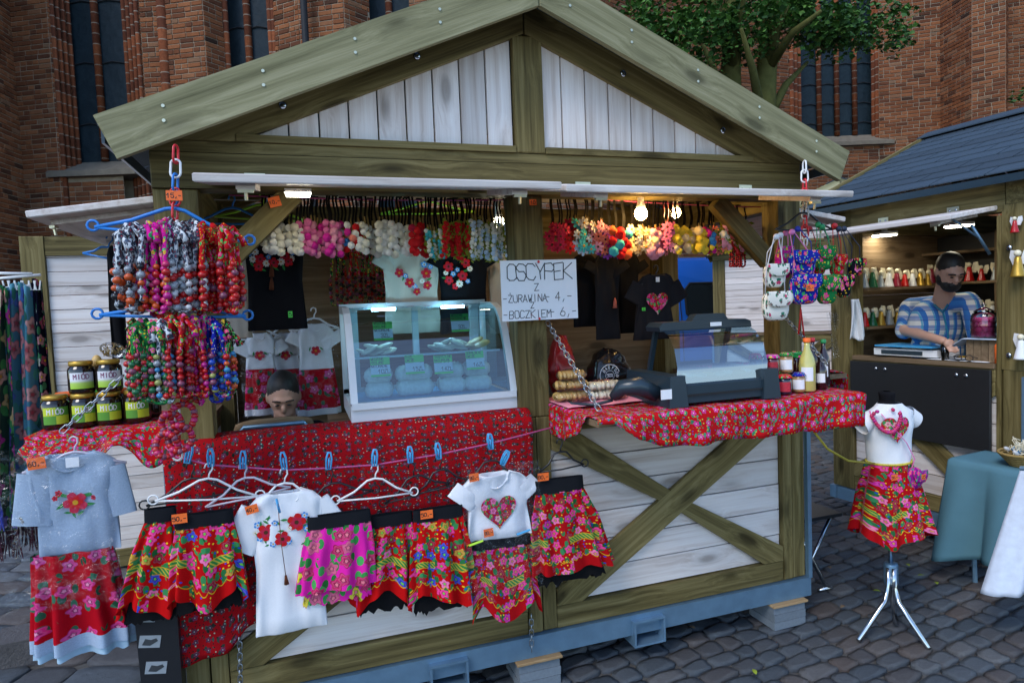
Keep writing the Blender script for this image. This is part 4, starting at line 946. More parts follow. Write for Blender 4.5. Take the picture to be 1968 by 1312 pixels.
def headband(x,y,zs,zt,zb,cols,size,label,kind='rose',seed=0,sprig=False,group='flower headbands on the string',n=None):
    """ribbon over the string, jute stem and a column of artificial flowers"""
    r=random.Random(seed); t=thing('flower_headband',label,'headband',(x,y,zb),0,group); b=Vector((x,y,zb)); m_=MB()
    for s in (-1,1):
        xx=s*r.uniform(.004,.012); m_.grid(lambda u,v:(x+xx+(u-.5)*.009+.006*s*v*r.uniform(.9,1.1)*0+.004*math.sin(6*v+seed), y+s*.006+.002*math.sin(9*v), lerp(zs+.004,zt-.01,v)),1,6)
    m_.box((x,y,zs+.005),(.026,.016,.005)); m_.build('ribbon',BLACKR,t)
    st=MB(); sw=r.uniform(-.02,.02)
    path=[Vector((x+sw*v*v+.006*math.sin(5*v+seed),y,lerp(zt+.02,zb+size,v))) for v in [i/7 for i in range(8)]]
    st.tube(path,.0035,5); st.tube([p+Vector((.014,.012,0)) for p in path],.003,5); st.build('stem',TWINE,t)
    n=n or max(3,int((zt-zb)/(size*(1.75 if size<.02 else 2.0))))
    for side in (0,1):
        for i in range(n):
            v=(i+.5+.3*side)/(n+.3); p=Vector((x+sw*v*v+(side-.5)*size*1.25+r.uniform(-.4,.4)*size, y-.012+side*.008-r.uniform(0,.02), lerp(zt,zb+size*.6,v)))
            o=inst('flower',rose_mesh(r.choice(cols),kind),t,p-b,(r.uniform(-.5,.35),r.uniform(0,6.28),r.uniform(-.5,.5)),size*r.uniform(.8,1.12))
            if sprig and i%1==0: inst('leaf_sprig',sprig_mesh(),t,p-b+Vector((0,.012,0)),(0,r.uniform(0,6),0),size*1.8)
    return t
_bm={}
def bead_mesh(c):
    if c not in _bm: _bm[c]=MB().ell((0,0,0),(1,1,.86),10,7).mesh('bead',BEADM[c],True)
    return _bm[c]
_cm={}
def necklace(x,y,zt,L,fab,cols,br,label,seed,group,frac=.45,turn=0.0,spread=.02):
    r=random.Random(seed); t=thing('bead_necklace',label,'necklace',(x,y,zt-L),0,group); t.rotation_euler=(r.uniform(-.06,.06),0,turn)
    sp=spread*r.uniform(.6,1.3); k=(fab.name,round(L,3),seed%5,round(spread,3))
    def pth(v):      # v 0..1 down one strand, round the bottom, up the other
        if v<.46: q=v/.46; s=-1
        elif v>.54: q=(1-v)/.46; s=1
        else: return (spread*math.sin((v-.5)/.04*math.pi/2), 0, .0-0.006*math.cos((v-.5)/.04*math.pi/2))
        return (s*spread*(.25+.75*min(1,q*1.6)), s*.006, L*(1-q))
    if k not in _cm:
        m_=MB(); P=[Vector(pth(i/40)) for i in range(41)]
        rad=[.0085+.0022*math.sin(i*1.9+seed) if P[i].z>L*frac else .0045 for i in range(41)]
        m_.tube(P,rad,7,uv=True); m_.tube([(-.014,0,L-.005),(0,-.006,L+.008),(.014,0,L-.005)],.010,7,uv=True)
        m_.tube([(.004,-.01,L-.006),(.022,-.018,L-.03),(.03,-.02,L-.055)],[.006,.010,.012],6,uv=True)
        _cm[k]=m_.mesh('fabric_cord',fab,True)
    inst('fabric_cord',_cm[k],t,(0,0,0))
    Lb=2*L*frac; n=int(Lb/(br*1.85)); j=0
    for i in range(n):
        f=(i+.5)/n; s=f*Lb; z=L*frac-s if s<L*frac else s-L*frac; sd=-1 if s<L*frac else 1
        bot=max(0,1-z/(spread*1.4)); xx=sd*spread*(1-bot**2*.75); rr=br*(.82+.25*((i*7+seed)%3)/2)
        inst('bead',bead_mesh(cols[(i+seed)%len(cols)]),t,(xx,sd*.006-.002,z-.003),(r.uniform(-.4,.4),r.uniform(-.4,.4),r.uniform(0,3)),rr)
    return t
def jar(x,y,z,r_,h,content,lidmat,label,labelmat=None,txt=None,cat='jar',group=None,cloth=None,txtmat=None,top=None,name='honey_jar'):
    t=thing(name,label,cat,(x,y,z),0,group)
    MB().lathe([(r_*.86,0),(r_*.98,.006),(r_,h*.12),(r_,h*.72),(r_*.93,h*.80),(r_*.8,h*.84),(r_*.8,h*.88)],20,(x,y,z)).build('jar_body',content,t,True)
    l=MB().lathe([(r_*.86,h*.865),(r_*.88,h*.87),(r_*.88,h*.985),(r_*.82,h)],20,(x,y,z)).build('lid',lidmat,t,True)
    if cloth:
        m_=MB(); m_.grid(lambda u,v:(x+(r_*(.02+v*1.0+.12*max(0,v-.75)*4)*(1+.10*max(0,v-.6)*math.sin(9*2*math.pi*u)))*math.cos(2*math.pi*u), y+(r_*(.02+v*1.0+.12*max(0,v-.75)*4)*(1+.10*max(0,v-.6)*math.sin(9*2*math.pi*u)))*math.sin(2*math.pi*u), z+h*1.02-max(0,v-.75)*4*h*.16),36,6,True,lambda u,v:(u*.25,v*.08)); m_.build('cloth_cap',cloth,t,True)
        MB().tube([(x+r_*.93*math.cos(k*.6283),y+r_*.93*math.sin(k*.6283),z+h*.9) for k in range(10)],.003,5,loop=True).build('cap_string',STRAPR,t,True)
    if labelmat:
        q=MB(); rr=r_*1.012; fa=math.atan2(CAM.y-y,CAM.x-x)
        q.grid(lambda u,v:(x+rr*math.cos(fa+(u-.5)*1.9), y+rr*math.sin(fa+(u-.5)*1.9), z+h*lerp(.16,.66,v)),10,1,False,lambda u,v:(u,v)); lb=q.build('label',labelmat,t,True)
        if txt:
            tm=MB(); k=len(txt); hh=min(h*.15,r_*1.5/k); strokes(tm,txt,(0,0,0),(1,0,0),(0,1,0),hh,hh*.16); 
            wd=hh*.82*k
            tm.v=[Vector((x+(rr+.0006)*math.cos(fa+(p.x-wd/2)/rr), y+(rr+.0006)*math.sin(fa+(p.x-wd/2)/rr), z+h*.46+p.y)) for p in tm.v]; tm.build('lettering',txtmat or INK,lb)
    return t
# ---------------------------------------------------------------- cloths on the main hut
def sheet(name,label,fn,nu,nv,uvs,mat,th=.003,group=None,cat='cloth',kind=None):
    m_=MB(); m_.grid(fn,nu,nv,False,lambda u,v:(u*uvs[0],v*uvs[1])); o=m_.build(name,mat,None,True); md=o.modifiers.new('thick','SOLIDIFY'); md.thickness=th; md.offset=0
    return tag(o,label,cat,group)
def red_cloth(u,v):
    x=lerp(-.02,1.45,u); drop=interp([(0,.86),(.12,.84),(.17,.74),(.24,.70),(.32,.50),(1,.47)],u)
    s=v*(.12+drop); fold=.010*math.sin(u*31+1)+.007*math.sin(u*57)
    if s<.12: return (x, .11-s, 1.284+.004*math.sin(u*40)*(s>.09))
    q=s-.12; return (x+.006*math.sin(q*9+u*8), -.012-.042*min(1,q/.05)-abs(fold)*min(1,q/.25), 1.284-q+.006*math.sin(u*23)*(q/.5))
sheet('tablecloth','red cloth with small dark sprigs draped over the left sill',red_cloth,90,40,(1.47,.9),F_RED,cat='tablecloth')
def shelf_cloth(u,v):
    x=lerp(1.572,2.905,u); z0=1.293+.002*math.sin(x*30); drop=interp([(0,.012),(.06,.012),(.12,.09),(.2,.135),(1,.15)],u)+.006*math.sin(u*25)
    s=v*(.47+drop)
    if s<.47: return (x,-.01-s, z0+.004*noise.noise(Vector((x*7,s*9,0)))+.003)
    q=s-.47; return (x+.01*math.sin(q*20+x*3), -.484-.012*math.sin(x*16)*min(1,q/.1)-.008*math.sin(x*41)*q/.1, z0-q)
sheet('tablecloth','red rose garland cloth covering the fold out shelf with the warmer',shelf_cloth,90,30,(1.33,.62),F_RED2,cat='tablecloth')
def side_drape(u,v):
    y=lerp(.0,-.40,u); s=v*(.05+interp([(0,.12),(.35,.15),(.7,.10),(1,.02)],u)); 
    if s<.05: return (1.62-s*1.0, y, 1.2985)
    q=s-.05; return (1.566-.012*math.sin(u*14)*min(1,q/.05)-.01, y, 1.2985-q)
sheet('cloth_corner','gathered corner of rose cloth hanging beside the chain',side_drape,40,16,(.4,.2),F_RED2)
def left_cloth(u,v):
    x=lerp(-.52,.0,u); s=v*.62; dp=interp([(0,.05),(.3,.10),(.6,.075),(1,.16)],u)
    if s<.45: return (x,.60-s,1.326+.003*math.sin(x*40))
    q=(s-.45)/.17; return (x+.01*math.sin(q*5), .148-.03*q-.02*abs(math.sin(u*13))*q, 1.326-q*(dp+.03*math.sin(u*17)))
sheet('tablecloth','red rose cloth bunched on the honey jar shelf',left_cloth,60,26,(.55,.6),F_RED2,cat='tablecloth')
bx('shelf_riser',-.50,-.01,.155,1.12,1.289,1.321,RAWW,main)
def right_side_cloth(u,v):
    y=lerp(.16,1.0,u); s=v*.62
    if s<.42: return (3.02+s,y,1.296+.004*math.sin(y*30)+.05*math.exp(-((y-.25)**2+(s-.2)**2)*60))
    q=s-.42; return (3.475+.015*math.sin(y*20)*q/.1,y,1.296-q)
sheet('tablecloth','red rose cloth on the end shelf beyond the bottles',right_side_cloth,40,24,(.85,.6),F_RED2,cat='tablecloth')
# ---------------------------------------------------------------- chains of the shelves
chain(at(1052,618,-.02),at(1152,788,-.455),'steel chain holding up the shelf beside the bagged cheese',.036,.0025)
chain(at(1500,600,-.02),at(1590,700,-.40)+Vector((.0,0,0)),'steel chain holding up the shelf behind the bottles',.032,.0024)
chain(at(236,722,.16),at(118,830,.13),'steel chain slanting across the honey jars',.038,.0026)
chain(at(460,1180,-.05),at(462,1320,-.05),'loose steel chain hanging beside the white embroidered shirt',.032,.0024)
chain(at(1021,1180,-.05),at(1022,1250,-.05),'loose steel chain end hanging under the wrapped shirt and skirt set',.032,.0024)
# ---------------------------------------------------------------- sign
sg=thing('cardboard_sign','white hand lettered price sign pinned to the middle post','sign',at(1035,560,-.055))
TL,TR,BL_,BR_=[at(*q,-.05) for q in ((961,501),(1107,498),(966,618),(1111,611))]
MB().prism([BL_,BR_,TR,TL],(0,.004,0)).build('board',PAPER,sg)
rt=(TR-TL).normalized(); up=(TL-BL_).normalized(); SW=(TR-TL).length; SH=(TL-BL_).length; lt=MB()
def sl(t,fx,fy,h,adv,w,sd): strokes(lt,t,TL+rt*(fx*SW)-up*(fy*SH)-Vector((0,.0006,0)),rt,up,h*SH,w,adv,.035,sd)
sl('OSCYPEK',.08,.33,.27,.62,.0042,3); sl('Z',.43,.51,.12,.8,.003,4); sl('-ŻURAWINĄ',.02,.69,.115,.76,.003,5); sl('- 4,-',.57,.69,.14,.8,.003,6); sl('Z',.37,.80,.10,.8,.003,7); sl('-BOCZKIEM',.02,.96,.125,.76,.003,8); sl('- 6,-',.63,.95,.14,.8,.003,9)
lt.build('lettering',INK,sg)
for q in ((1035,503),(1037,612)): MB().ell(at(*q,-.056),(.006,.005,.006),8,6).build('push_pin',REDP,sg,True)
card(main,at(1024,389,-.004),.034,.026,'10',rot=.05)
card(main,at(528,388,.018),.045,.04,'10,-',rot=.25)
# ---------------------------------------------------------------- two tier hanger with necklaces
YN=-.25; hk=at(338,372,YN)
chain(at(338,283,YN),at(336,420,YN),'red white and blue plastic link chain hanging from the roof board',.062,.0042,mats=[REDP,WHITEP,BLUEP,REDP],name='plastic_chain')
chain(at(336,425,YN+.03),at(341,880,YN+.03),'plastic link chain running down through the bead necklaces',.062,.004,mats=[WHITEP,REDP,WHITEP],name='plastic_chain')
ha=hanger(hk,.47,BLUEP,'blue plastic hanger carrying the upper tier of bead necklaces',R(6),True,r=.0065,drop=.09)
hanger(at(336,552,YN+.04),.46,BLUEP,'blue plastic hanger carrying the lower tier of bead necklaces',R(3),True,r=.0065,drop=.05)
card(ha,at(336,377,YN)-Vector((0,.012,0)),.05,.034,'15,-')
rn=random.Random(21)
def tier(px0,px1,py0,py1,specs,br,group,frac,where):
    n=sum(s[0] for s in specs); k=0; total=n
    for cnt,fab,cols,nm in specs:
        for j in range(cnt):
            f=(k+.5)/total; px=lerp(px0,px1,f); yy=YN+rn.uniform(-.07,.05); top=at(px,py0+18*abs(2*f-1)+rn.uniform(-10,6),yy); bot=at(px,py1+rn.uniform(-16,8),yy)
            necklace(top.x,yy,top.z,round((top.z-bot.z)*50)/50,fab,cols,br,f'{nm} in the {where} tier',k*13+cnt+j,group,frac,rn.uniform(-1.3,1.3),.021); k+=1
tier(226,452,432,592,[(8,F_BW,['orange','black','bw','orange','bw'],'black and white fabric necklace with orange beads'),(9,F_MAGF,['magenta','pink','red','orange','magenta'],'magenta fabric necklace with pink beads'),(10,F_BW,['white','red','bw','white','red','bw'],'black and white fabric necklace with white and red beads'),(13,F_REDF,['red','red','multi','red'],'red rose fabric necklace with red beads')],.0135,'bead necklaces on the upper hanger',.56,'upper')
tier(244,442,612,765,[(2,F_MULTI,['multi','green','red'],'dark floral necklace with green beads'),(7,F_GREEN,['green','red','green','multi'],'green rose fabric necklace'),(2,F_BW,['bw','olive','bw','sky'],'black and white necklace with pale beads'),(9,F_REDF,['red','red','multi'],'red rose fabric necklace'),(3,F_MAGF,['red','magenta','red'],'magenta fabric necklace'),(5,F_BLUE,['blue','olive','multi','blue'],'blue rose fabric necklace'),(3,F_MULTI,['orange','sky','blue','red'],'dark floral necklace with orange and sky blue beads')],.0115,'bead necklaces on the lower hanger',.62,'lower')
for k,(px,py,rr) in enumerate(((352,800,.05),(330,812,.04),(348,838,.05),(325,850,.045))):
    c=at(px,py,YN+.02); t=thing('bead_necklace','red necklace looped round the plastic chain below the tiers','necklace',c-Vector((0,0,rr)),0,'red necklaces looped on the chain'); b=Vector(t.location); m_=MB()
    P=[c+Vector((rr*.75*math.cos(a),.012*math.sin(a*2+k)-.012*k,rr*math.sin(a)*.9)) for a in [2*math.pi*i/20 for i in range(20)]]
    m_.tube(P,.007,6,loop=True,uv=True).build('fabric_cord',F_REDF,t,True)
    for i,p in enumerate(P): inst('bead',bead_mesh(('red','multi','red','pink')[(i+k)%4]),t,p-b+Vector((0,-.005,0)),(i,0,i),.0125)
# ---------------------------------------------------------------- honey jars
def honeylabel(name,a,b,c_,checker):
    g=G(name); s=g.sep(g.coord('UV'))
    if checker: ck=g.math('ABSOLUTE',g.math('SUBTRACT',g.math('GREATER_THAN',s[0],.5),g.math('GREATER_THAN',s[1],.5))); col=g.mix(ck,a,b)
    else: col=g.ramp(s[1],[(0,b),(.35,a),(.5,c_),(1,c_)])
    return g.done(col,.4)
LB1=honeylabel('green_checked_honey_label',(.10,.32,.03),(.52,.62,.03),(1,1,1),True); LB2=honeylabel('white_and_green_honey_label',(.45,.65,.12),(.35,.6,.03),(.75,.75,.78),False)
HONEY=simple('dark_honey_in_glass',(.012,.007,.004),.06,var=.1,spec=.8); LIDM=simple('gold_jar_lid',(.55,.33,.05),.35,.6); LIDP=F_MULTI
for px in (110,165,213,267):
    p=at(px,828,.30); jar(p.x,.30,1.331,.050,.135,HONEY,LIDM,'dark honey jar with green checked label on the side shelf',LB1,'miód','jar','honey jars in the bottom row',txtmat=PAPER)
for px in (160,213): p=at(px,765,.30); jar(p.x,.30,1.4665,.048,.13,HONEY,LIDM,'dark honey jar with white and green label standing on other jars',LB2,'MIÓD','jar','honey jars in the top row',txtmat=simple('purple_print',(.2,.02,.1),.5))
for i,px in enumerate((128,180,232,284)):
    p=at(px,815,.42); jar(p.x+.01,.42,1.331,.048,.132,HONEY,GREENC if i%2 else ORANGE,'dark honey jar with coloured lid in the second row',None,None,'jar','honey jars behind the bottom row')
c=at(186,735,.36); tag(MB().ell((c.x,.37,1.52),(.022,.022,.05),10,8).ell((c.x+.004,.368,1.585),(.02,.02,.03),10,8).build('amber_bead_bag',CHEESE,None,True),'small bag of amber sweets between the honey jars','bag')
c=at(222,690,.36); m_=MB(); m_.ell((c.x,.33,1.633),(.05,.035,.032),12,8,Matrix.Rotation(.3,3,'Y')); bg_=m_.build('tea_bag',FILM,None,True); tag(bg_,'clear bag of dried herbs lying on the honey jars','bag'); 
hb=MB(); rr=random.Random(2)
for i in range(60): hb.box((c.x+rr.uniform(-.035,.035),.33+rr.uniform(-.02,.02),1.632+rr.uniform(-.018,.02)),(.014,.004,.003),Matrix.Rotation(rr.uniform(0,3),3,'Z')@Matrix.Rotation(rr.uniform(-1,1),3,'Y'))
hb.build('dried_herbs',TWINE,bg_)
# ---------------------------------------------------------------- pink line with pegs and garments
YL=-.13
lp=[at(318,858,YL+.05),at(340,878,YL),at(405,893,YL),at(545,903,YL),at(632,899,YL),at(720,893,YL),at(842,873,YL),at(942,852,YL),at(1057,822,YL+.02),at(1062,818,-.004)]
tag(MB().tube(lp,.0035,7).build('clothesline',PINKROPE,None,True),'pink cord strung along the front of the sprigged red cloth','clothesline')
for px,py,ro in ((363,873,.25),(405,880,.0),(467,884,.05),(545,886,-.08),(632,886,.1),(720,880,.1),(788,874,.0),(842,867,-.05),(942,849,-.05),(970,880,.5)): peg(at(px,py,YL-.004),ro)
def skirt(label,pw0,pw1,py,pf0,pf1,ph,mat,y=YL,pleats=7,pts=4,seed=0,band=.050,price=None,group='folk skirts on the line',point=.075,lace=True,cat='skirt',pamp=.022,phase=0.0,bandmat=None):
    a=at(pw0,py,y); b=at(pw1,py,y); xc=(a.x+b.x)/2; w0=abs(b.x-a.x)/2; zt=(a.z+b.z)/2; f0=at(pf0,ph-30,y); f1=at(pf1,ph-30,y); xf=(f0.x+f1.x)/2; w1=abs(f1.x-f0.x)/2; zb=at((pf0+pf1)/2,ph,y).z+point*.55
    t=thing('folk_skirt',label,cat,(xc,y,zb),0,group); dz=w0*.12
    bd=MB(); body(bd,xc,y,[(zt,w0,.016,0),(zt-band,w0*1.02,.02,0)],36,0,wr=.002,seed=seed); bd.build('waistband',bandmat or ELASTIC,t,True)
    hem=(lambda th: point*(1-abs(((th/(2*math.pi)*pts+phase)%1)*2-1))-point*.4) if point else None
    sk=MB(); body(sk,xc,y,[(zt-band+.004,w0*1.0,.018,0),(lerp(zt-band,zb,.35),lerp(w0,w1,.55),.026,(xf-xc)*.4),(zb,w1,.036,xf-xc)],140,pleats+4,(.004,pamp*.85),hem,wr=.004,seed=seed,ph=seed); sk.build('skirt_panel',mat,t,True)
    li=MB(); body(li,xc,y+.004,[(zt-band-.01,w0*.7,.004,0),(zb-.055,w1*.86,.010,(xf-xc)*.9)],60,pleats,(.0,.002),None,wr=.001,seed=seed+3,jag=.03); li.build('lining',LACE if lace else mat,t,True)
    if price: p=at(*price[:2],y-.026); card(t,p,.05,.034,price[2],rot=price[3] if len(price)>3 else 0)
    return t
skirt('red folk skirt with pink blossoms hanging beside the grey dress',276,338,975,222,350,1185,F_SKIRT,seed=1,pleats=6,pts=3)
skirt('red folk skirt with blue flowers and orange tag under the white hanger',334,448,984,322,474,1165,F_SKIRT,y=YL-.03,seed=2,pleats=7,pts=4,price=(345,996,'50,-'),phase=.5)
skirt('bright pink rose skirt beside the white embroidered shirt',590,712,985,566,722,1128,F_PINK,y=YL-.035,seed=3,pleats=8,point=0,pamp=.014,lace=False)
skirt('red folk skirt with yellow scalloped border between pink and tagged skirts',700,792,986,672,800,1168,F_SKIRT,seed=4,pleats=5,pts=4,point=.09)
skirt('red folk skirt with orange tag hanging left of the wrapped set',793,888,974,784,916,1165,F_SKIRT,y=YL-.02,seed=5,pleats=5,pts=3,point=.085,price=(820,988,'50,-'))
skirt('crimson folk skirt with black scooped waistband on a black hanger',1028,1120,918,1020,1176,1095,F_SKIRT2,y=YL-.02,seed=6,pleats=7,point=.02,pts=5,band=.06,price=(1044,916,'80,-'))
wb=at(1075,905,YL-.02)
def shirt(label,pl,pr,pneck,pyneck,pyhem,mat,y,sleeve=.12,seed=0,neckw=.36,name='shirt',cat='shirt',group=None,sl_drop=1.25,hemw=1.0,neckd=.02,taper=0.9,parent=None,partname='shirt_body',sl_out=.62):
    """pl,pr: image columns of the body sides at mid height"""
    pm=(pyneck+pyhem)/2; a=at(pl,pm,y); b=at(pr,pm,y); w_=abs(b.x-a.x)/2; xc=(a.x+b.x)/2; nk=at(pneck,pyneck,y); zt=nk.z; zb=at((pl+pr)/2,pyhem,y).z; xs=nk.x-xc
    t=parent or thing(name,label,cat,(xc,y,zb),0,group); m_=MB(); d=.018
    rows=[(zt-neckd,w_*neckw,.018,xs),(zt-.004,w_*(neckw+.10),.022,xs),(zt-.018,w_*.78,.024,xs*.9),(zt-.05,w_*1.04,d,xs*.8),(zt-.13,w_*.98,d,xs*.6),(lerp(zt,zb,.55),w_*taper,d,0),(zb+.004,w_*hemw,d*.9,0),(zb,w_*hemw*.985,d*.7,0)]
    body(m_,xc,y,rows,64,0,wr=.0085,seed=seed,ex=.8,neck=(w_*(neckw+.06),w_*neckw*.85))
    ring=[Vector(p) for p in m_.v[:64]]; cl=MB().tube(ring,.0042,6,loop=True)
    if sleeve:
        for s in (-1,1):
            p0=Vector((xc+xs*.8+s*w_*.79,y,zt-.068)); p1=p0+Vector((s*sleeve*sl_out,0,-sleeve*sl_drop*.85)); dr=(p1-p0).normalized(); nr=Vector((dr.z,0,-dr.x))
            m_.grid(lambda u,v:(p0.lerp(p1,v)+nr*(lerp(.062,.066,v)*math.cos(2*math.pi*u))+Vector((0,1,0))*((.013+.003*math.sin(9*u+seed))*math.sin(2*math.pi*u))+Vector((0,.006*noise.noise(Vector((u*6,v*3,seed))),0))),18,6,True)
    o=m_.build(partname,mat,t,True); cl.build('collar',mat,t,True)
    def yf(x,z):
        q=max(-1,min(1,(x-xc)/(w_*1.0))); return y-d*math.sqrt(max(0,1-abs(q)**2.5))-.006
    return t,yf,xc,zt,zb,w_
# white embroidered shirt
t,yf,xc,zt,zb,w_=shirt('white short sleeved shirt with embroidered poppies on the pink line',484,622,548,940,1212,WHITEC,YL-.01,.13,4,.4,hemw=1.02)
its=[]; rr=random.Random(8)
for px,py,s,k in ((511,1023,.033,'poppy'),(570,1003,.035,'poppy'),(543,1035,.03,'poppy'),(495,1010,.014,'blue'),(500,1035,.013,'blue'),(525,1045,.013,'blue'),(555,1040,.012,'blue'),(585,990,.014,'blue'),(590,1015,.014,'blue'),(556,1015,.010,'daisy'),(490,1025,.010,'daisy'),(528,1005,.012,'blue'),(600,1000,.012,'blue')):
    p=at(px,py,YL-.04); its.append((p.x,p.z,s,k))
for k in range(26): p=at(rr.uniform(488,602),rr.uniform(995,1050),YL-.04); its.insert(0,(p.x,p.z,rr.uniform(.010,.016),'leaf'))
embroider(t,its,yf)
card(t,at(484,978,YL-.045),.044,.032,'40,-',rot=.2)
p=at(536,960,YL); MB().tube([at(534,968,YL-.045),at(540,1040,YL-.05),at(549,1105,YL-.045)],.0015,5).tube([at(549,1105,YL-.045),at(551,1122,YL-.045)],[.004,.009],8).build('tassel_cord',TERRA,t,True)
MB().tube([at(531,958,YL-.042),at(538,985,YL-.044)],.006,6,flat=.4).build('neck_placket',PEGB,t,True)
# hangers on the line
for px,py,wpx,mt,tl,lab,ri in ((365,893,135,BLACKP,-.05,'black plastic hanger holding the skirt beside the grey dress',True),(401,893,150,WHITEP,.08,'white plastic hanger above the orange tagged red skirt',True),(466,893,130,PALEP,-.12,'clear plastic hanger behind the embroidered shirt',False),(545,903,110,WHITEP,.0,'white plastic hanger inside the embroidered shirt',False),(632,905,130,BLACKP,-.16,'black plastic hanger holding the pink skirt',True),(720,895,128,WHITEP,.02,'white plastic hanger holding the scalloped red skirt',True),(790,892,118,BLACKP,-.18,'black plastic hanger between the tagged skirt and the white hanger',True),(842,880,100,BLACKP,-.12,'black plastic hanger holding the tagged skirt',True),(942,862,100,BLACKP,.0,'black plastic hanger inside the wrapped shirt set',False),(1075,846,92,BLACKP,-.05,'black plastic hanger holding the crimson skirt',True)):
    p=at(px,py,YL+(.002 if mt is BLACKP else -.008)); s=.00232
    hanger(p,wpx*s,mt,lab,tl,ri,drop=.075,r=.0045)
# wrapped shirt and skirt set
t,yf,xc,zt,zb,w_=shirt('plastic wrapped white heart shirt with folk skirt below it',893,1018,950,905,1032,WHITEC,YL-.01,.07,9,.4,name='wrapped_clothes_set',cat='clothes set',sl_drop=.9)
q=at(954,975,YL); heart(t,q.x,q.z,.083,yf,F_HEART)
a=at(905,1040,YL); b=at(1022,1040,YL); bd=MB(); body(bd,(a.x+b.x)/2,YL-.005,[(at(960,1030,YL).z,.13,.02,0),(at(960,1050,YL).z,.135,.022,0)],36); bd.build('waistband',ELASTIC,t,True)
sk=MB(); body(sk,(a.x+b.x)/2,YL-.005,[(at(960,1048,YL).z,.132,.024,0),(at(960,1110,YL).z,.14,.03,.008),(at(960,1172,YL).z,.15,.036,.012)],80,6,(.004,.016),lambda th:.04*math.cos(4*th),wr=.003,seed=12); sk.build('skirt_panel',F_SKIRT2,t,True)
ov=at(965,1020,YL-.062); fm=MB(); fm.grid(lambda u,v:(lerp(at(884,1000,YL).x,at(1030,1000,YL).x,u)+.004*math.sin(v*9), YL-.062-.012*noise.noise(Vector((u*5,v*7,1)))-.004*noise.noise(Vector((u*17,v*21,1))), lerp(at(960,885,YL).z,at(960,1130,YL).z,v)),24,36); fm.build('plastic_cover',FILM,t,True)
for px,py,s in ((911,917,'30,-'),(939,1023,'30,-')): card(t,at(px,py,YL-.046),.042,.034,s,rot=.06)
for px,py,mt in ((915,1044,LIMEP),(1006,1023,PEGB)): p=at(px,py,YL-.07); MB().tube([p+Vector((-.03,0,-.004)),p+Vector((.03,0,.008))],.008,6,flat=.5).build('clip',mt,t)
# ---------------------------------------------------------------- grey dress in a plastic cover
YD=.02
t,yf,xc,zt,zb,w_=shirt('grey jersey dress with embroidered rose and red floral skirt in plastic','','','','','',MESHG,YD) if False else shirt('grey jersey dress with embroidered rose and red floral skirt in plastic',62,232,135,868,1062,MESHG,YD,.10,14,.42,name='wrapped_dress',cat='dress',sl_drop=2.2,sl_out=.25,taper=.9,hemw=.95)
zq=lambda py:at(150,py,YD).z; xq=lambda px,py=1100:at(px,py,YD).x
sk=MB(); body(sk,xq(146),YD,[(zq(1056),w_*.93,.03,-.004),(zq(1130),w_*1.0,.045,.0),(zq(1212),w_*1.14,.06,.012)],150,11,(.006,.026),None,wr=.004,seed=15); sk.build('skirt_panel',F_DRESS,t,True)
bd=MB(); body(bd,xq(146)+.012,YD,[(zq(1211),w_*1.14,.06,0),(zq(1236),w_*1.15,.061,0)],150,11,(.026,.026),None,wr=.002,seed=15); bd.build('hem_band',MESHG,t,True)
bd=MB(); body(bd,xq(146)+.014,YD,[(zq(1230),w_*1.1,.05,0),(zq(1250),w_*1.12,.05,0)],150,11,(.026,.026),None,wr=.002,seed=15,jag=.01); bd.build('tulle_hem',simple('pale_blue_tulle',(.35,.5,.62),.7),t,True)
its=[]
for px,py,s,k in ((145,965,.040,'rose'),(112,948,.012,'poppy'),(185,940,.012,'poppy'),(105,958,.010,'poppy'),(180,955,.010,'poppy')): p=at(px,py,YD-.03); its.append((p.x,p.z,s,k))
for px,py,s in ((122,952,.022),(118,972,.022),(168,950,.024),(172,968,.02),(130,985,.014),(142,988,.016),(155,985,.014),(110,955,.012),(183,948,.012)): p=at(px,py,YD-.03); its.insert(0,(p.x,p.z,s,'leaf'))
embroider(t,its,yf)
card(t,at(70,890,YD-.05),.056,.042,'60,-',rot=.08); p=at(139,888,YD-.034); MB().box(p,(.042,.002,.036)).build('care_label',PAPER,t)
fm=MB(); fm.grid(lambda u,v:(lerp(xq(22),xq(243),u)+.006*math.sin(v*9), YD-.075-.016*noise.noise(Vector((u*5,v*7,3)))-.005*noise.noise(Vector((u*15,v*19,1))), lerp(zq(845),zq(1150),v)),28,40); fm.build('plastic_cover',FILM,t,True)
hanger(at(141,842,YD),.33,PALEP,'clear plastic hanger inside the wrapped grey dress',.0,False,drop=.06)
# ---------------------------------------------------------------- strings and flower headbands
YH=.14
def string(name,label,a,b,sag=.01): tag(MB().tube(arc(a,b,sag),.003,6).build(name,PINKROPE,None,True),label,'string')
string('hanging_string','pink string carrying the small rose headbands under the left flap',at(440,375,YH),at(990,384,YH))
string('hanging_string','pink string carrying the large flower headbands beside the bulbs',at(1046,374,YH),at(1462,398,YH))
def bands(specs,y,py_s,group,jt=6):
    k=0; r=random.Random(33)
    for (p0,p1,n,cols,pt,pb_,size,nm,kind,spr) in specs:
        for j in range(n):
            px=lerp(p0,p1,(j+.5)/n); yy=y+r.uniform(-.05,.05); a=at(px,py_s(px),yy); b=at(px,pt+r.uniform(-jt,jt),yy); c=at(px,pb_+r.uniform(-jt,jt),yy)
            headband(a.x,yy,at(px,py_s(px),y).z,b.z,c.z,cols,size,nm,kind,k*7+3,spr,group); k+=1
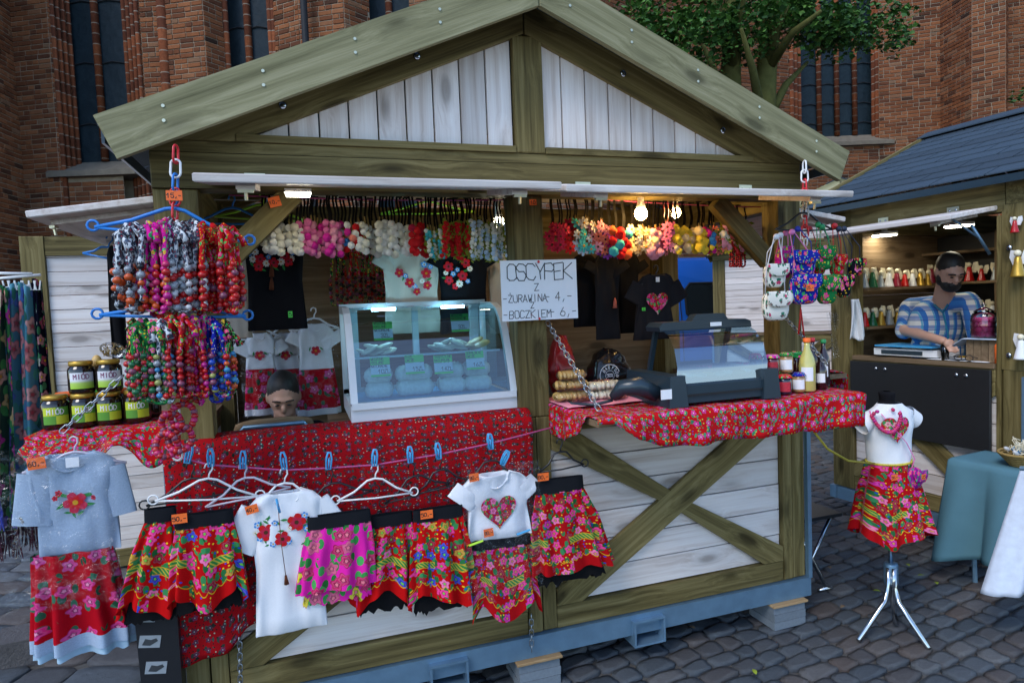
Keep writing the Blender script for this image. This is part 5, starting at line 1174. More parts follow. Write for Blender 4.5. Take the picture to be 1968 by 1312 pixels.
bands([(500,578,5,['white','ivory'],432,492,.019,'cream rose headband next to the knee brace','rose',False),(574,650,6,['pink','rose','pink','magenta'],428,496,.018,'pink rose headband on the left string','rose',False),(650,694,3,['salmon','white','magenta','red','blue'],430,494,.018,'mixed colour rose headband between pink and white ones','rose',False),(690,788,7,['white','white','ivory'],430,500,.018,'white rose headband behind the display case top','rose',False),(784,812,2,['red','red','crimson'],432,498,.018,'deep red rose headband between white and green ones','rose',False),(812,848,3,['white','teal','ivory'],440,500,.010,'leafy headband with tiny pale buds','rose',True),(848,902,5,['red'],430,500,.0115,'leafy headband with small red rosebuds','rose',True),(900,978,6,['white','paleblue'],425,500,.0115,'leafy headband with small white buds beside the lit bulb','rose',True)],YH,lambda px:378+(px-500)*.014,'flower headbands on the left string')
bands([(1052,1098,3,['crimson','red','crimson'],428,488,0.030,'crimson daisy headband beside the middle post','open',False),(1096,1134,2,['paleblue','white','teal'],420,492,0.030,'pale blue blossom headband on the right string','open',False),(1132,1158,2,['salmon','rose'],432,496,0.029,'salmon daisy headband on the right string','open',False),(1150,1176,2,['purple','purple','magenta'],440,500,0.027,'purple blossom headband on the right string','open',False),(1174,1204,2,['red','orange','teal'],440,500,0.029,'red and teal rose headband','rose',False),(1204,1244,2,['cream','white','cream'],438,500,0.030,'cream blossom headband under the lit bulb','open',False),(1240,1262,2,['rose','cream','rose'],444,506,0.029,'blush rose headband under the lit bulb','rose',False),(1258,1296,3,['pink','rose','pink'],434,498,0.028,'pink blossom headband between the bulbs','open',False),(1292,1350,4,['yellow','yellow','cream'],436,496,0.025,'yellow rose headband on the right string','rose',False),(1345,1368,2,['magenta','blue','yellow'],440,494,.02,'mixed magenta and blue headband','rose',False),(1362,1392,2,['yellow','yellow','salmon'],430,494,0.027,'bright yellow blossom headband','open',False),(1385,1438,4,['rose','white','rose'],430,488,0.024,'blush and white rose headband by the knee brace','rose',True)],YH,lambda px:376+(px-1046)*.055,'flower headbands on the right string')
for k in range(5):
    p=at(1404+k*8,470,YH); necklace(p.x,YH+.01*k,p.z,.11,STRAPR,['black','red'],.006,'short dark red bead strand hanging at the end of the right string',k,'dark red bead strands',.7,.4*k,.012)
# ---------------------------------------------------------------- lamps
def bulb(px,py,y,label,r=.031,mat=None):
    p=at(px,py,y); t=thing('light_bulb',label,'light bulb',p-Vector((0,0,r)))
    MB().lathe([(.002,-r),(r*.55,-r*.84),(r*.92,-r*.38),(r,0),(r*.95,.3*r),(r*.72,r*.8)],16,p).build('lit_globe',mat or BULB,t,True)
    MB().lathe([(r*.74,r*.8),(r*.62,r*1.5),(r*.45,r*2.1),(r*.5,r*2.15),(r*.5,r*3.4),(r*.2,r*3.5)],16,p).build('socket',WHITEP,t,True)
    MB().tube([p+Vector((0,0,r*3.4)),p+Vector((.005,.01,.5*(2.3-p.z)+r*2)),Vector((p.x,p.y+.02,max(p.z+.12,2.34)))],.004,6).build('cable',WHITEP,t)
bulb(1232,411,.02,'lit warm bulb hanging in front of the large flower headbands')
bulb(1298,409,.34,'lit warm bulb hanging deeper inside beside the red ribbons',.029)
bulb(958,428,.36,'lit cool bulb hanging behind the white bud headbands',.03,LED)
p=at(573,374,-.17); ld=thing('led_lamp','flat lit lamp fixed under the left front flap','lamp',p); MB().box(p,(.085,.05,.010)).build('lit_panel',LED,ld); MB().box(p+Vector((0,0,.011)),(.095,.06,.012)).build('housing',WHITEP,ld)
# ---------------------------------------------------------------- glass display case on the left sill
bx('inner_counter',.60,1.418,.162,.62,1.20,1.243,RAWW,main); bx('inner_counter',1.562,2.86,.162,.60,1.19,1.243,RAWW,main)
dc=thing('display_case','white framed curved glass display case with smoked cheese','display case',(1.07,.3,1.28))
cx0,cx1=.68,1.418; cb=1.282
prof=[(.035,1.365),(.050,1.42),(.085,1.53),(.130,1.64),(.165,1.70),(.215,1.745),(.30,1.772),(.50,1.778)]     # glass line (y,z)
MB().box(((cx0+cx1)/2,.29,1.318),(cx1-cx0,.50,.07)).build('base',CASEW,dc)
MB().box(((cx0+cx1)/2,.045,1.352),(cx1-cx0-.01,.04,.028)).build('front_sill',CASEW,dc)
for x in (cx0,cx1-.03):
    m_=MB(); inn=[(y+.035,z-.004) for y,z in prof[:-2]]+[(.30,1.742),(.50,1.748)]
    q=[(x,y,z) for y,z in prof]+[(x,y,z) for y,z in inn[::-1]]; k=len(prof)
    for i in range(k-1): m_.prism([(x,*prof[i]),(x,*prof[i+1]),(x,*inn[i+1]),(x,*inn[i])][::-1],(.03,0,0))
    m_.box((x+.015,.525,1.565),(.03,.03,.43)); m_.build('end_frame',CASEW,dc)
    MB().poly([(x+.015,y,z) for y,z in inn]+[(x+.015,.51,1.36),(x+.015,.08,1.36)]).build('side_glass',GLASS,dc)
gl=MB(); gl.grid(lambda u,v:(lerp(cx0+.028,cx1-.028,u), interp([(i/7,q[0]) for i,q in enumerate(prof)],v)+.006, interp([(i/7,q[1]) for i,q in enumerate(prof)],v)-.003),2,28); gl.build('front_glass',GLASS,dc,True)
for za in (1.36,1.775): MB().box(((cx0+cx1)/2,.525,za),(cx1-cx0,.03,.03)).build('rear_rail',CASEG,dc)
MB().box(((cx0+cx1)/2,.525,1.57),(.03,.028,.40)).build('rear_mullion',CASEG,dc); MB().box((cx0+.06,.528,1.57),(.05,.02,.40)).build('rear_door_frame',CASEG,dc); MB().box((cx1-.06,.528,1.57),(.05,.02,.40)).build('rear_door_frame',CASEG,dc)
MB().box(((cx0+cx1)/2,.33,1.545),(cx1-cx0-.06,.30,.006)).build('glass_shelf',JARG,dc); MB().box(((cx0+cx1)/2,.181,1.545),(cx1-cx0-.06,.003,.009)).build('shelf_edge',CASEW,dc)
MB().box(((cx0+cx1)/2,.28,1.357),(cx1-cx0-.07,.4,.004)).build('tray',PEGB,dc)
for xx in (.88,1.22): MB().box((xx,.40,1.758),(.11,.03,.014)).build('lit_tube',TUBE_L,dc)
rc=random.Random(6)
for (pxs,z,y,mat,lab,grp,n) in (((700,715,730,745),1.548,.26,CHEESEW,'pale dried cheese slice piled on the left of the glass shelf','cheese slices on the glass shelf',7),((838,855,872,890),1.548,.26,CHEESEW,'pale dried cheese slice piled in the middle of the glass shelf','cheese slices on the glass shelf',8),((905,920),1.548,.26,CHEESE,'golden smoked cheese slice at the end of the glass shelf','cheese slices on the glass shelf',5)):
    for i in range(n):
        px=lerp(pxs[0],pxs[-1],i/(n-1)); xx=at(px,640,y).x; o=MB().ell((xx,y+rc.uniform(-.05,.05),z+.016+.012*(i%3)),(.045,.035,.011),12,6,Matrix.Rotation(rc.uniform(-.5,.5),3,'Y')@Matrix.Rotation(rc.uniform(-.4,.4),3,'X')).build('cheese_slice',mat,None,True); tag(o,lab,'cheese',grp)
for px,nn,L,lab in ((728,2,.085,'wrapped white cheese roll under the left price card'),(797,2,.12,'long ridged cheese roll under the fifteen card'),(868,2,.09,'wrapped white cheese roll under the fourteen card'),(918,2,.09,'wrapped white cheese roll under the sixteen card')):
    L0=L
    for k in range(nn):
        L=L0; xx=at(px,740,.2).x; z=1.362+.034+k*.064; m_=MB(); L=L*1.35; prf=[(.004,-L/2-.006),(.022,-L/2),(.033,-L/2+.014)]+[(.035+.0014*((j%2)*2-1),-L/2+.014+(L-.028)*(j+.5)/10) for j in range(10)]+[(.033,L/2-.014),(.022,L/2),(.004,L/2+.006)]
        m_.lathe(prf,14,(xx,.19+.02*k,z),Matrix.Rotation(R(90),3,'Y')); tag(m_.build('cheese_roll',CHEESEB,None,True),lab,'cheese','cheese rolls in the display case')
        m_=MB(); m_.lathe(prf,14,(xx+.01,.27,z),Matrix.Rotation(R(90),3,'Y')); tag(m_.build('cheese_roll',CHEESEB,None,True),lab.replace('under','behind the row under'),'cheese','cheese rolls behind the front row')
def pricecard(px,py,y,lines,price,label,w=.085,h=.085):
    p=at(px,py,y); t=thing('price_card',label,'price card',p-Vector((0,0,h/2))); rt_=Vector((1,-.04,0)).normalized(); up_=Vector((0,.25,1)).normalized()
    for (a,b,mt,nm) in ((.5,.12,GREENC,'green_strip'),(.10,-.38,CARDW,'white_field'),(-.40,-.5,GREENC,'green_strip')):
        c=p+up_*(h*(a+b)/2); MB().prism([c-rt_*w/2-up_*h*(a-b)/2,c+rt_*w/2-up_*h*(a-b)/2,c+rt_*w/2+up_*h*(a-b)/2,c-rt_*w/2+up_*h*(a-b)/2],rt_.cross(up_)*.001).build(nm,mt,t)
    l=MB(); nrm=rt_.cross(up_)*.0014
    for i,s in enumerate(lines): strokes(l,s,p-rt_*w*.46+up_*h*(.36-.19*i)+nrm,rt_,up_,h*.13,.0016,.72,.05,i)
    strokes(l,price,p-rt_*w*.12-up_*h*.34+nrm,rt_,up_,h*.2,.0022,.8,.05,5); l.build('lettering',INK,t)
pricecard(736,636,.20,('WEDZONE','MASLANE','NATURALNE'),'3ZL','green and white card reading three zloty beside the left cheese slices'); pricecard(884,620,.20,('WEDZONE','NATURALNE'),'3ZL','green and white card above the middle cheese slices')
pricecard(731,705,.14,('WEDZONE','MASLANE','NATURALNE'),'10ZL','green and white card reading ten zloty'); pricecard(797,700,.14,('DUZE','OWCZE'),'15ZL','green and white card reading fifteen zloty'); pricecard(852,700,.14,('TRADYCYJNE','NATURALNE'),'14ZL','green and white card reading fourteen zloty'); pricecard(913,692,.14,('GORALSKIE','OWCZE'),'16ZL','green and white card reading sixteen zloty')
# ---------------------------------------------------------------- clothes hanging inside
def inner(label,pl,pr,pn,py0,py1,mat,y,sl=.08,seed=0,**k): return shirt(label,pl,pr,pn,py0,py1,mat,y,sl,seed,name='blouse',cat='blouse',**k)
t,yf,*_=inner('black top with embroidered poppies and daisies behind the knee brace',470,586,525,425,634,BLACKC,.36,.0,31)
embroider(t,[(at(px,py,.33).x,at(px,py,.33).z,s,k) for px,py,s,k in ((490,484,.016,'daisy'),(500,498,.024,'poppy'),(497,512,.022,'poppy'),(512,506,.016,'daisy'),(526,505,.024,'poppy'),(540,503,.017,'daisy'),(548,492,.022,'poppy'),(554,503,.022,'poppy'),(486,498,.016,'daisy'),(478,488,.012,'blue'),(516,494,.012,'blue'),(560,497,.015,'daisy'),(562,486,.012,'blue'),(505,518,.016,'leaf'),(530,516,.016,'leaf'),(545,514,.016,'leaf'),(484,508,.014,'leaf'))],yf)
for py in (520,545): MB().tube([at(522,py-12,.32),at(522,py,.32),at(522,py+12,.32)],[.003,.009,.011],8).build('tassel',TERRA,t,True)
card(t,at(558,604,.325),.018,.028,'5',GREENC)
inner('plain beige top hanging beside the bead necklaces',430,480,455,455,650,BEIGEC,.62,.05,32)
t,yf,*_=inner('beige top with embroidered poppies above the display case',735,845,790,470,640,BEIGEC,.60,.05,33)
embroider(t,[(at(px,py,.56).x,at(px,py,.56).z,s,k) for px,py,s,k in ((768,524,.024,'rose'),(788,543,.026,'rose'),(802,560,.02,'rose'),(820,525,.028,'rose'),(822,548,.024,'rose'),(816,508,.018,'blue'),(780,530,.014,'blue'),(798,550,.014,'blue'),(828,512,.014,'blue'),(812,540,.014,'daisy'),(776,534,.018,'leaf'),(826,536,.018,'leaf'))],yf)
t,yf,*_=inner('black top with embroidered poppies and blue flowers above the display case',842,938,888,470,640,BLACKC,.58,.05,34)
embroider(t,[(at(px,py,.54).x,at(px,py,.54).z,s,k) for px,py,s,k in ((863,512,.028,'poppy'),(896,505,.026,'poppy'),(864,538,.024,'poppy'),(890,530,.028,'poppy'),(858,524,.014,'daisy'),(904,516,.016,'daisy'),(884,545,.02,'daisy'),(872,526,.016,'blue'),(880,518,.014,'blue'),(900,540,.014,'blue'),(876,550,.018,'poppy'),(856,534,.018,'leaf'),(882,538,.018,'leaf'),(896,520,.018,'leaf'))],yf)
inner('plain beige top next to the middle post',938,992,965,480,640,BEIGEC,.66,.04,35)
for i,(pl,pr,y,lab) in enumerate(((470,528,.95,'plastic wrapped white dress with red skirt beside the seller'),(522,575,1.02,'plastic wrapped white dress half hidden behind the seller'),(572,640,.9,'plastic wrapped white rose dress next to the display case'))):
    t,yf,xc,zt,zb,w_=shirt(lab,pl,pr,(pl+pr)/2,638 if i<2 else 620,712,WHITEC,y,.05,41+i,name='wrapped_dress',cat='dress')
    sk=MB(); z2=at((pl+pr)/2,785,y).z; body(sk,xc,y,[(zb+.01,w_*1.0,.03,0),(z2,w_*1.2,.05,0)],60,7,(.003,.012),None,seed=i); sk.build('skirt_panel',F_DRESS,t,True)
    bd=MB(); body(bd,xc,y,[(z2+.004,w_*1.2,.05,0),(z2-.03,w_*1.21,.05,0)],60,7,(.012,.012),None,seed=i); bd.build('hem_band',WHITEC,t,True)
    embroider(t,[(xc,(zt+zb)/2-.02,.026,'rose'),(xc-.03,(zt+zb)/2-.01,.014,'leaf'),(xc+.03,(zt+zb)/2-.01,.014,'leaf')],yf)
    fm=MB(); fm.grid(lambda u,v:(xc+(u-.5)*w_*2.5, y-.075-.018*noise.noise(Vector((u*5,v*7,i)))-.006*noise.noise(Vector((u*15,v*19,i))), lerp(zt+.03,z2-.03,v)),20,30); fm.build('plastic_cover',FILM,t,True)
    hanger(Vector((xc,y,zt+.075)),.26,WHITEP,'white hanger inside '+lab.replace('plastic wrapped','the wrapped'),0,False,drop=.06)
for k in range(9):
    p=at(642+k*12,470+rn.uniform(0,14),1.05); necklace(p.x,1.05+.02*(k%3),p.z,.30,F_REDF if k%2 else F_MULTI,['red','black','multi'],.012,'dark red bead necklace on the rear wall of the hut',k+50,'necklaces on the rear wall',.5,0,.03)
tag(MB().tube([at(632,468,1.05),at(750,462,1.05)],.006,6).build('hanging_rail',BLACKP),'dark rail on the rear wall carrying red necklaces','rail')
inner('black top beside the middle post behind the sign',1100,1146,1122,488,628,BLACKC,.55,.04,36); t,*_=inner('long black top with coral tassel',1142,1190,1166,486,652,CHARC,.46,.04,37)
MB().tube([at(1182,572,.42),at(1182,578,.42),at(1182,592,.42)],[.002,.008,.012],8).build('tassel',ROSEM['salmon'],t,True)
inner('plain black top next to the heart dress',1186,1228,1207,486,640,BLACKC,.6,.04,38)
t,yf,xc,zt,zb,w_=inner('black child dress with rose print heart',1222,1290,1262,524,652,CHARC,.30,.085,39,hemw=1.22,taper=.98)
q=at(1266,580,.26); heart(t,q.x,q.z,.07,yf,F_HEART)
MB().box(at(1264,537,.27),(.022,.002,.026)).build('care_label',PAPER,t); card(t,at(1237,594,.265),.02,.016,'20',GREENC)
hanger(at(1260,512,.30),.2,BLACKP,'black hanger inside the heart dress',0,False,drop=.05)
for i,px in enumerate((1275,1283,1291)): p=at(px,386,.3); tag(MB().tube([p,p+Vector((.004,0,-.06)),p+Vector((-.006,.004,-.14))],.006,6,flat=.3).build('ribbon_strip',STRAPR),'red ribbon dangling by the deeper bulb','ribbon','red ribbons by the bulb')
# ---------------------------------------------------------------- hangers of lime plastic under the roof
hanger(at(505,372,.55),.42,LIMEP,'lime green hanger above the black poppy top',.05,False,drop=.07); hanger(at(820,368,.60),.5,LIMEP,'lime green hanger above the embroidered tops',-.03,False,drop=.06)
hanger(at(445,378,.5),.36,BLUEP,'blue hanger beside the left knee brace inside',.0,True,drop=.07)
# ---------------------------------------------------------------- things on the right shelf
ZC=1.302
wr=thing('food_warmer','black table top food warmer with curved glass lid','food warmer',(2.29,-.24,ZC))
X0,X1=1.935,2.465
MB().prism([(X0,-.42,ZC+.012),(X0,-.42,ZC+.085),(X0,-.39,ZC+.10),(X0,-.10,ZC+.10),(X0,-.06,ZC+.07),(X0,-.06,ZC+.012)],(X1-X0,0,0)).build('base',NAVYP,wr)
for x in (X0+.03,X1-.03): MB().prism([(x-.045,-.435,ZC),(x+.045,-.435,ZC),(x+.035,-.43,ZC+.13),(x-.035,-.43,ZC+.13)],(0,.37,0)).build('side_cheek',NAVYP,wr)
MB().box(((X0+X1)/2,-.4235,ZC+.045),(X1-X0-.1,.006,.008)).build('front_groove',BLACKP,wr)
gp=[(-.405,ZC+.09),(-.395,ZC+.16),(-.35,ZC+.235),(-.28,ZC+.29),(-.20,ZC+.315)]
m_=MB(); m_.grid(lambda u,v:(lerp(lerp(X0+.035,X1-.035,u),lerp(X0+.10,X1+.03,u),v), interp([(i/4,q[0]) for i,q in enumerate(gp)],v), interp([(i/4,q[1]) for i,q in enumerate(gp)],v)),2,20); m_.build('glass_lid',GLASS2,wr,True)
MB().prism([(X0+.085,-.215,ZC+.305),(X1+.045,-.215,ZC+.305),(X1+.04,-.215,ZC+.335),(X1+.01,-.215,ZC+.345),(X0+.10,-.215,ZC+.345),(X0+.08,-.215,ZC+.325)],(0,.12,0)).build('lid_bar',NAVYP,wr)
MB().prism([(2.20,-.19,ZC+.345),(2.40,-.19,ZC+.345),(2.375,-.19,ZC+.375),(2.225,-.19,ZC+.375)],(0,.05,0)).build('lid_handle',NAVYP,wr); MB().box((2.31,-.218,ZC+.327),(.06,.003,.018)).build('sticker',PAPER,wr)
MB().prism([(X0+.08,-.10,ZC+.09),(X0+.10,-.10,ZC+.09),(X0+.13,-.13,ZC+.31),(X0+.11,-.13,ZC+.31)],(0,.02,0)).build('lid_arm',NAVYP,wr)
MB().prism([(X1-.05,-.10,ZC+.09),(X1-.03,-.10,ZC+.09),(X1+.0,-.13,ZC+.31),(X1-.02,-.13,ZC+.31)],(0,.02,0)).build('lid_arm',NAVYP,wr)
m_=MB(); m_.tube([(X0-.02,-.34,ZC+.05),(X0-.10,-.33,ZC+.09),(X0-.16,-.30,ZC+.085),(X0-.19,-.27,ZC+.04)],[.035,.04,.035,.02],10); m_.build('side_housing',NAVYP,wr,True); MB().box((X0-.03,-.4355,ZC+.06),(.05,.003,.04)).build('rating_plate',PAPER,wr)
MB().tube([(X0-.19,-.27,ZC+.03),(X0-.26,-.24,ZC+.012),(X0-.33,-.16,ZC+.010),(X0-.30,.0,ZC+.008)],.007,7).build('power_cable',NAVYP,wr,True)
for i in range(9): tag(MB().ell((X0+.09+i*.05,-.35+.02*(i%2),ZC+.115),(.034,.028,.013),10,6,Matrix.Rotation(rn.uniform(-.3,.3),3,'Z')).build('grilled_cheese',CHEESEW if i%3 else CHEESE,None,True),'grilled cheese piece on the warmer plate under the glass','cheese','cheese on the warmer')
# bagged cheese on pink paper
p=Vector((1.70,-.10,ZC)); o=MB(); o.grid(lambda u,v:(lerp(1.56,1.93,u),lerp(-.22,.12,v)+.01*math.sin(u*9),ZC+.006+.006*math.sin(u*14)*math.sin(v*5)),18,10); o=o.build('pink_paper',PINKC,None,True); o.modifiers.new('t','SOLIDIFY').thickness=.002; tag(o,'pink wrapping paper under the bagged cheese','paper')
for (x,y,z,rx,mt,lab) in ((1.635,-.08,.035,.075,CHEESE,'bag of golden braided cheese at the bottom of the pile'),(1.632,-.08,.085,.073,CHEESE,'bag of golden braided cheese in the middle of the pile'),(1.638,-.08,.128,.062,CHEESE,'bag of golden braided cheese on top of the pile'),(1.80,-.10,.03,.085,CHEESEW,'bag of white braided cheese at the bottom of its pile'),(1.79,-.09,.07,.08,CHEESEW,'bag of white braided cheese on top of its pile')):
    t=thing('cheese_bag',lab,'cheese bag',(x,y,ZC+z-.025)); r=random.Random(int(x*1000+z*999)); m_=MB()
    for k in range(9): a=-.5+k/8; m_.ell((x+a*rx*1.7,y+.004*(k%2),ZC+z),(rx*.17,.042,.021),8,6,Matrix.Rotation(r.uniform(-.4,.4),3,'Z')@Matrix.Rotation(r.uniform(-.2,.2),3,'Y'))
    m_.build('braided_cheese',mt,t,True)
    m_=MB(); m_.grid(lambda u,v:(x+rx*1.12*sup(math.cos(2*math.pi*u),.8)*math.sin(math.pi*(.02+.96*v))+.004*noise.noise(Vector((u*9,v*9,x))), y+.055*sup(math.sin(2*math.pi*u),.8)*math.sin(math.pi*(.02+.96*v)), ZC+z-.028*math.cos(math.pi*v)+.004*noise.noise(Vector((u*8,v*8,1+z)))),20,10,True); m_.build('bag_film',FILM,t,True)
# jars and bottles
SYR=simple('dark_syrup',(.02,.004,.006),.08,spec=.8); JAMR=simple('dark_cherry_jam',(.10,.006,.012),.08,spec=.8); BISC=simple('amber_preserve',(.42,.24,.10),.12,var=.4,scale=60,spec=.8); LEM=simple('lemon_cordial',(.50,.47,.14),.08,spec=.8); BLUJ=simple('blue_black_jam',(.012,.016,.035),.08,spec=.8)
def gj(px,py,y,z,r_,h,cm,cap,lab,lm=PAPER,txt=None): p=at(px,py,y); return jar(p.x,y,z,r_,h,cm,cap[0],lab,lm,txt,'jar','preserve jars beside the warmer',cloth=cap[1],name='preserve_jar')
CAPR=(REDP,F_REDF); CAPB=(STRAPB,F_BLUE); CAPP=(STRAPP,F_MAGF); CAPG=(STRAPG,F_GREEN)
EMB=simple('red_white_emblem_label',(.45,.02,.04),.4,var=.5,scale=120)
gj(1506,752,-.36,ZC,.035,.088,BLUJ,CAPR,'blue black jam jar with red cloth cap and emblem label',EMB); gj(1535,750,-.34,ZC,.030,.088,BISC,CAPB,'amber preserve jar with blue cloth cap beside the lemon bottle')
gj(1482,705,-.34,ZC+.092,.034,.088,JAMR,CAPP,'dark cherry jam jar with magenta cloth cap on the upper layer',EMB); gj(1511,700,-.32,ZC+.092,.030,.09,BISC,CAPG,'amber preserve jar with green cloth cap on the upper layer'); gj(1476,750,-.30,ZC,.034,.088,JAMR,CAPB,'dark jam jar under the magenta capped jar',None); gj(1504,745,-.27,ZC,.034,.088,BLUJ,CAPG,'dark jam jar hidden behind the red capped jar',None); gj(1531,690,-.25,ZC,.028,.175,SYR,CAPG,'tall dark jar with green cloth cap behind the lemon bottle',None)
gj(1452,690,-.16,ZC,.030,.17,BLUJ,CAPR,'dark bottle jar with red flowered cap behind the warmer',None)
def bottle(px,py,y,r_,h,cm,capm,lab,lbl=True):
    p=at(px,py,y); z=ZC; t=thing('bottle',lab,'bottle',(p.x,y,z)); MB().lathe([(r_*.9,0),(r_,.006),(r_,h*.52),(r_*.86,h*.62),(r_*.42,h*.78),(r_*.34,h*.84),(r_*.34,h*.93)],18,(p.x,y,z)).build('bottle_body',cm,t,True); MB().lathe([(r_*.44,h*.92),(r_*.46,h*.93),(r_*.46,h*.99),(r_*.4,h)],14,(p.x,y,z)).build('cap',capm,t,True)
    if lbl:
        fa=math.atan2(CAM.y-y,CAM.x-p.x); q=MB(); q.grid(lambda u,v:(p.x+r_*1.015*math.cos(fa+(u-.5)*1.5),y+r_*1.015*math.sin(fa+(u-.5)*1.5),z+h*lerp(.2,.46,v)),8,1); q.build('label',PAPER,t,True)
bottle(1552,750,-.34,.036,.245,LEM,ORANGE,'bottle of pale lemon cordial with orange cap'); bottle(1578,745,-.33,.026,.165,SYR,BLACKP,'dark syrup bottle beside the lemon cordial'); bottle(1562,720,-.22,.028,.235,SYR,REDP,'dark bottle with red cap behind the lemon cordial',False); bottle(1583,715,-.24,.028,.225,SYR,STRAPG,'dark bottle with green cap behind the syrup')
c=at(1538,610,-.2); tag(MB().tube([c+Vector((.004,0,.05)),c,c+Vector((-.012,0,-.08))],[.006,.010,.012],6,flat=.4).tube([c+Vector((.006,0,.04)),c+Vector((.012,0,-.02)),c+Vector((.022,0,-.10))],[.006,.010,.012],6,flat=.4).build('ribbon_bow',STRAPR,None,True),'long red ribbon hanging behind the lemon bottle','ribbon')
# bags inside behind the shelf
def sack(px,py,y,rx,ry,rz,mat,lab,seed=0,z0=1.245,name='plastic_bag'):
    p=at(px,py,y); m_=MB(); m_.grid(lambda u,v:(p.x+rx*sup(math.cos(2*math.pi*u),.8)*math.sin(math.pi*(.03+.94*v))**.6*(1-.25*v)+.02*noise.noise(Vector((u*7,v*6,seed))), y+ry*sup(math.sin(2*math.pi*u),.8)*math.sin(math.pi*(.03+.94*v))**.6+.02*noise.noise(Vector((u*8,v*5,seed+4))), z0+2*rz*v+.012*noise.noise(Vector((math.cos(6.28*u)*2,v*6,seed+9)))*min(1,v*5)),36,22,True,lambda u,v:(u*.5,v*.3)); return tag(m_.build(name,mat,None,True),lab,'bag')
BAGB=simple('black_glossy_bag',(.008,.008,.009),.22,var=.3,bump=.5); BAGBL=simple('blue_glossy_bag',(.012,.04,.22),.3,bump=.4); BAGR=simple('red_glossy_bag',(.45,.012,.015),.3,bump=.4)
sk_=sack(1168,700,.32,.135,.09,.13,BAGB,'black plastic bag with round white fifty percent print',1)
bp=at(1172,690,.22); cr=MB()
def ring(c,r0,r1,n=30,a0=0,a1=6.2832): 
    for i in range(n): a=a0+(a1-a0)*i/n; b=a0+(a1-a0)*(i+1)/n-.0; cr.poly([c+Vector((r1*math.cos(a),0,r1*math.sin(a))),c+Vector((r0*math.cos(a),0,r0*math.sin(a))),c+Vector((r0*math.cos(b),0,r0*math.sin(b))),c+Vector((r1*math.cos(b),0,r1*math.sin(b)))])
bpc=Vector((bp.x,.224,1.375)); ring(bpc,.054,.058,30,.3,5.6); ring(bpc,.024,.026)
strokes(cr,'50%',bpc+Vector((-.017,-.001,-.007)),(1,0,0),(0,0,1),.015,.0028,.8)
for tx,a0 in (('BAG',2.5),('FOOD',1.1)):
    for i,ch in enumerate(tx): a=a0-i*.42; q=Matrix.Rotation(a-math.pi/2,3,'Y').inverted(); strokes(cr,ch,bpc+Vector((.034*math.cos(a),-.001,.034*math.sin(a)))-Vector((math.sin(a)*.005,0,-math.cos(a)*.005)),(math.sin(a),0,-math.cos(a)),(math.cos(a),0,math.sin(a)),.014,.0026)
pr_=MB(); cr.build('round_print',PAPER,sk_)
sack(1100,700,.26,.10,.07,.075,BAGBL,'crumpled blue plastic bag behind the cheese bags',2); sack(1078,660,.40,.085,.07,.17,BAGR,'red plastic bag standing beside the middle post',3); sack(1278,715,.20,.075,.06,.05,F_REDF,'red rose fabric bundle left of the warmer',4,name='fabric_bundle'); sack(1150,740,.12,.10,.05,.028,F_BLUE,'folded blue rose fabric behind the white cheese',5,z0=1.276,name='fabric_bundle')
# ---------------------------------------------------------------- little bags on the right hanger
YB=-.26
chain(at(1546,312,YB),at(1548,470,YB),'red and white plastic link chain hanging from the right roof board',.058,.004,mats=[WHITEP,WHITEP,REDP,REDP],name='plastic_chain')
hanger(at(1545,388,YB),.34,BLACKP,'black hanger carrying the small rose print bags',.0,False,r=.005,drop=.08)
def purse(px,py,w_,h_,mat,smat,top,lab,y,tagtxt=None,sway=0,flap=True):
    s=.00258; c=at(px,py,y); W2=w_*s/2; H2=h_*s/2; t=thing('small_bag',lab,'bag',c-Vector((0,0,H2)),0,'small rose print bags'); D2=.024
    def se(u,v,k=1,o=0): a=2*math.pi*u; b=math.pi*(v-.5); return (c.x+k*W2*sup(math.cos(a),.6)*sup(math.cos(b),.5), y+(D2+o)*sup(math.sin(a),.7)*sup(math.cos(b),.6), c.z+H2*k*sup(math.sin(b),.75))
    m_=MB(); m_.grid(lambda u,v:se(u,.01+.98*v),28,14,True,lambda u,v:(u*W2*5,v*H2*2)); m_.build('pouch',mat,t,True)
    if flap:
        f=MB(); f.grid(lambda u,v:(c.x+(u-.5)*2*W2*1.02*math.sqrt(max(.05,1-(.9*max(0,v-.45)/.55)**2)), y-D2-.005-.004*math.sin(v*3), c.z+H2*.98-v*H2*1.05),12,8,False,lambda u,v:(u*W2*2,v*H2)); f=f.build('flap',mat,t,True); f.modifiers.new('t','SOLIDIFY').thickness=.003
    tp=at(top[0],top[1],y); st=MB()
    for sd in (-1,1): st.tube([Vector((c.x+sd*W2*.8,y,c.z+H2*.8)),Vector((c.x+sd*W2*.7,y-.004,lerp(c.z+H2,tp.z,.4))),tp+Vector((sd*.012,0,0)),tp+Vector((0,0,.008))],.0065,6,flat=.35)
    st.ell(tp,(.016,.012,.014),8,6); st.build('strap',smat,t,True)
    if tagtxt: card(t,Vector((c.x+.004,y-D2-.012,c.z+.006)),.042,.03,tagtxt)
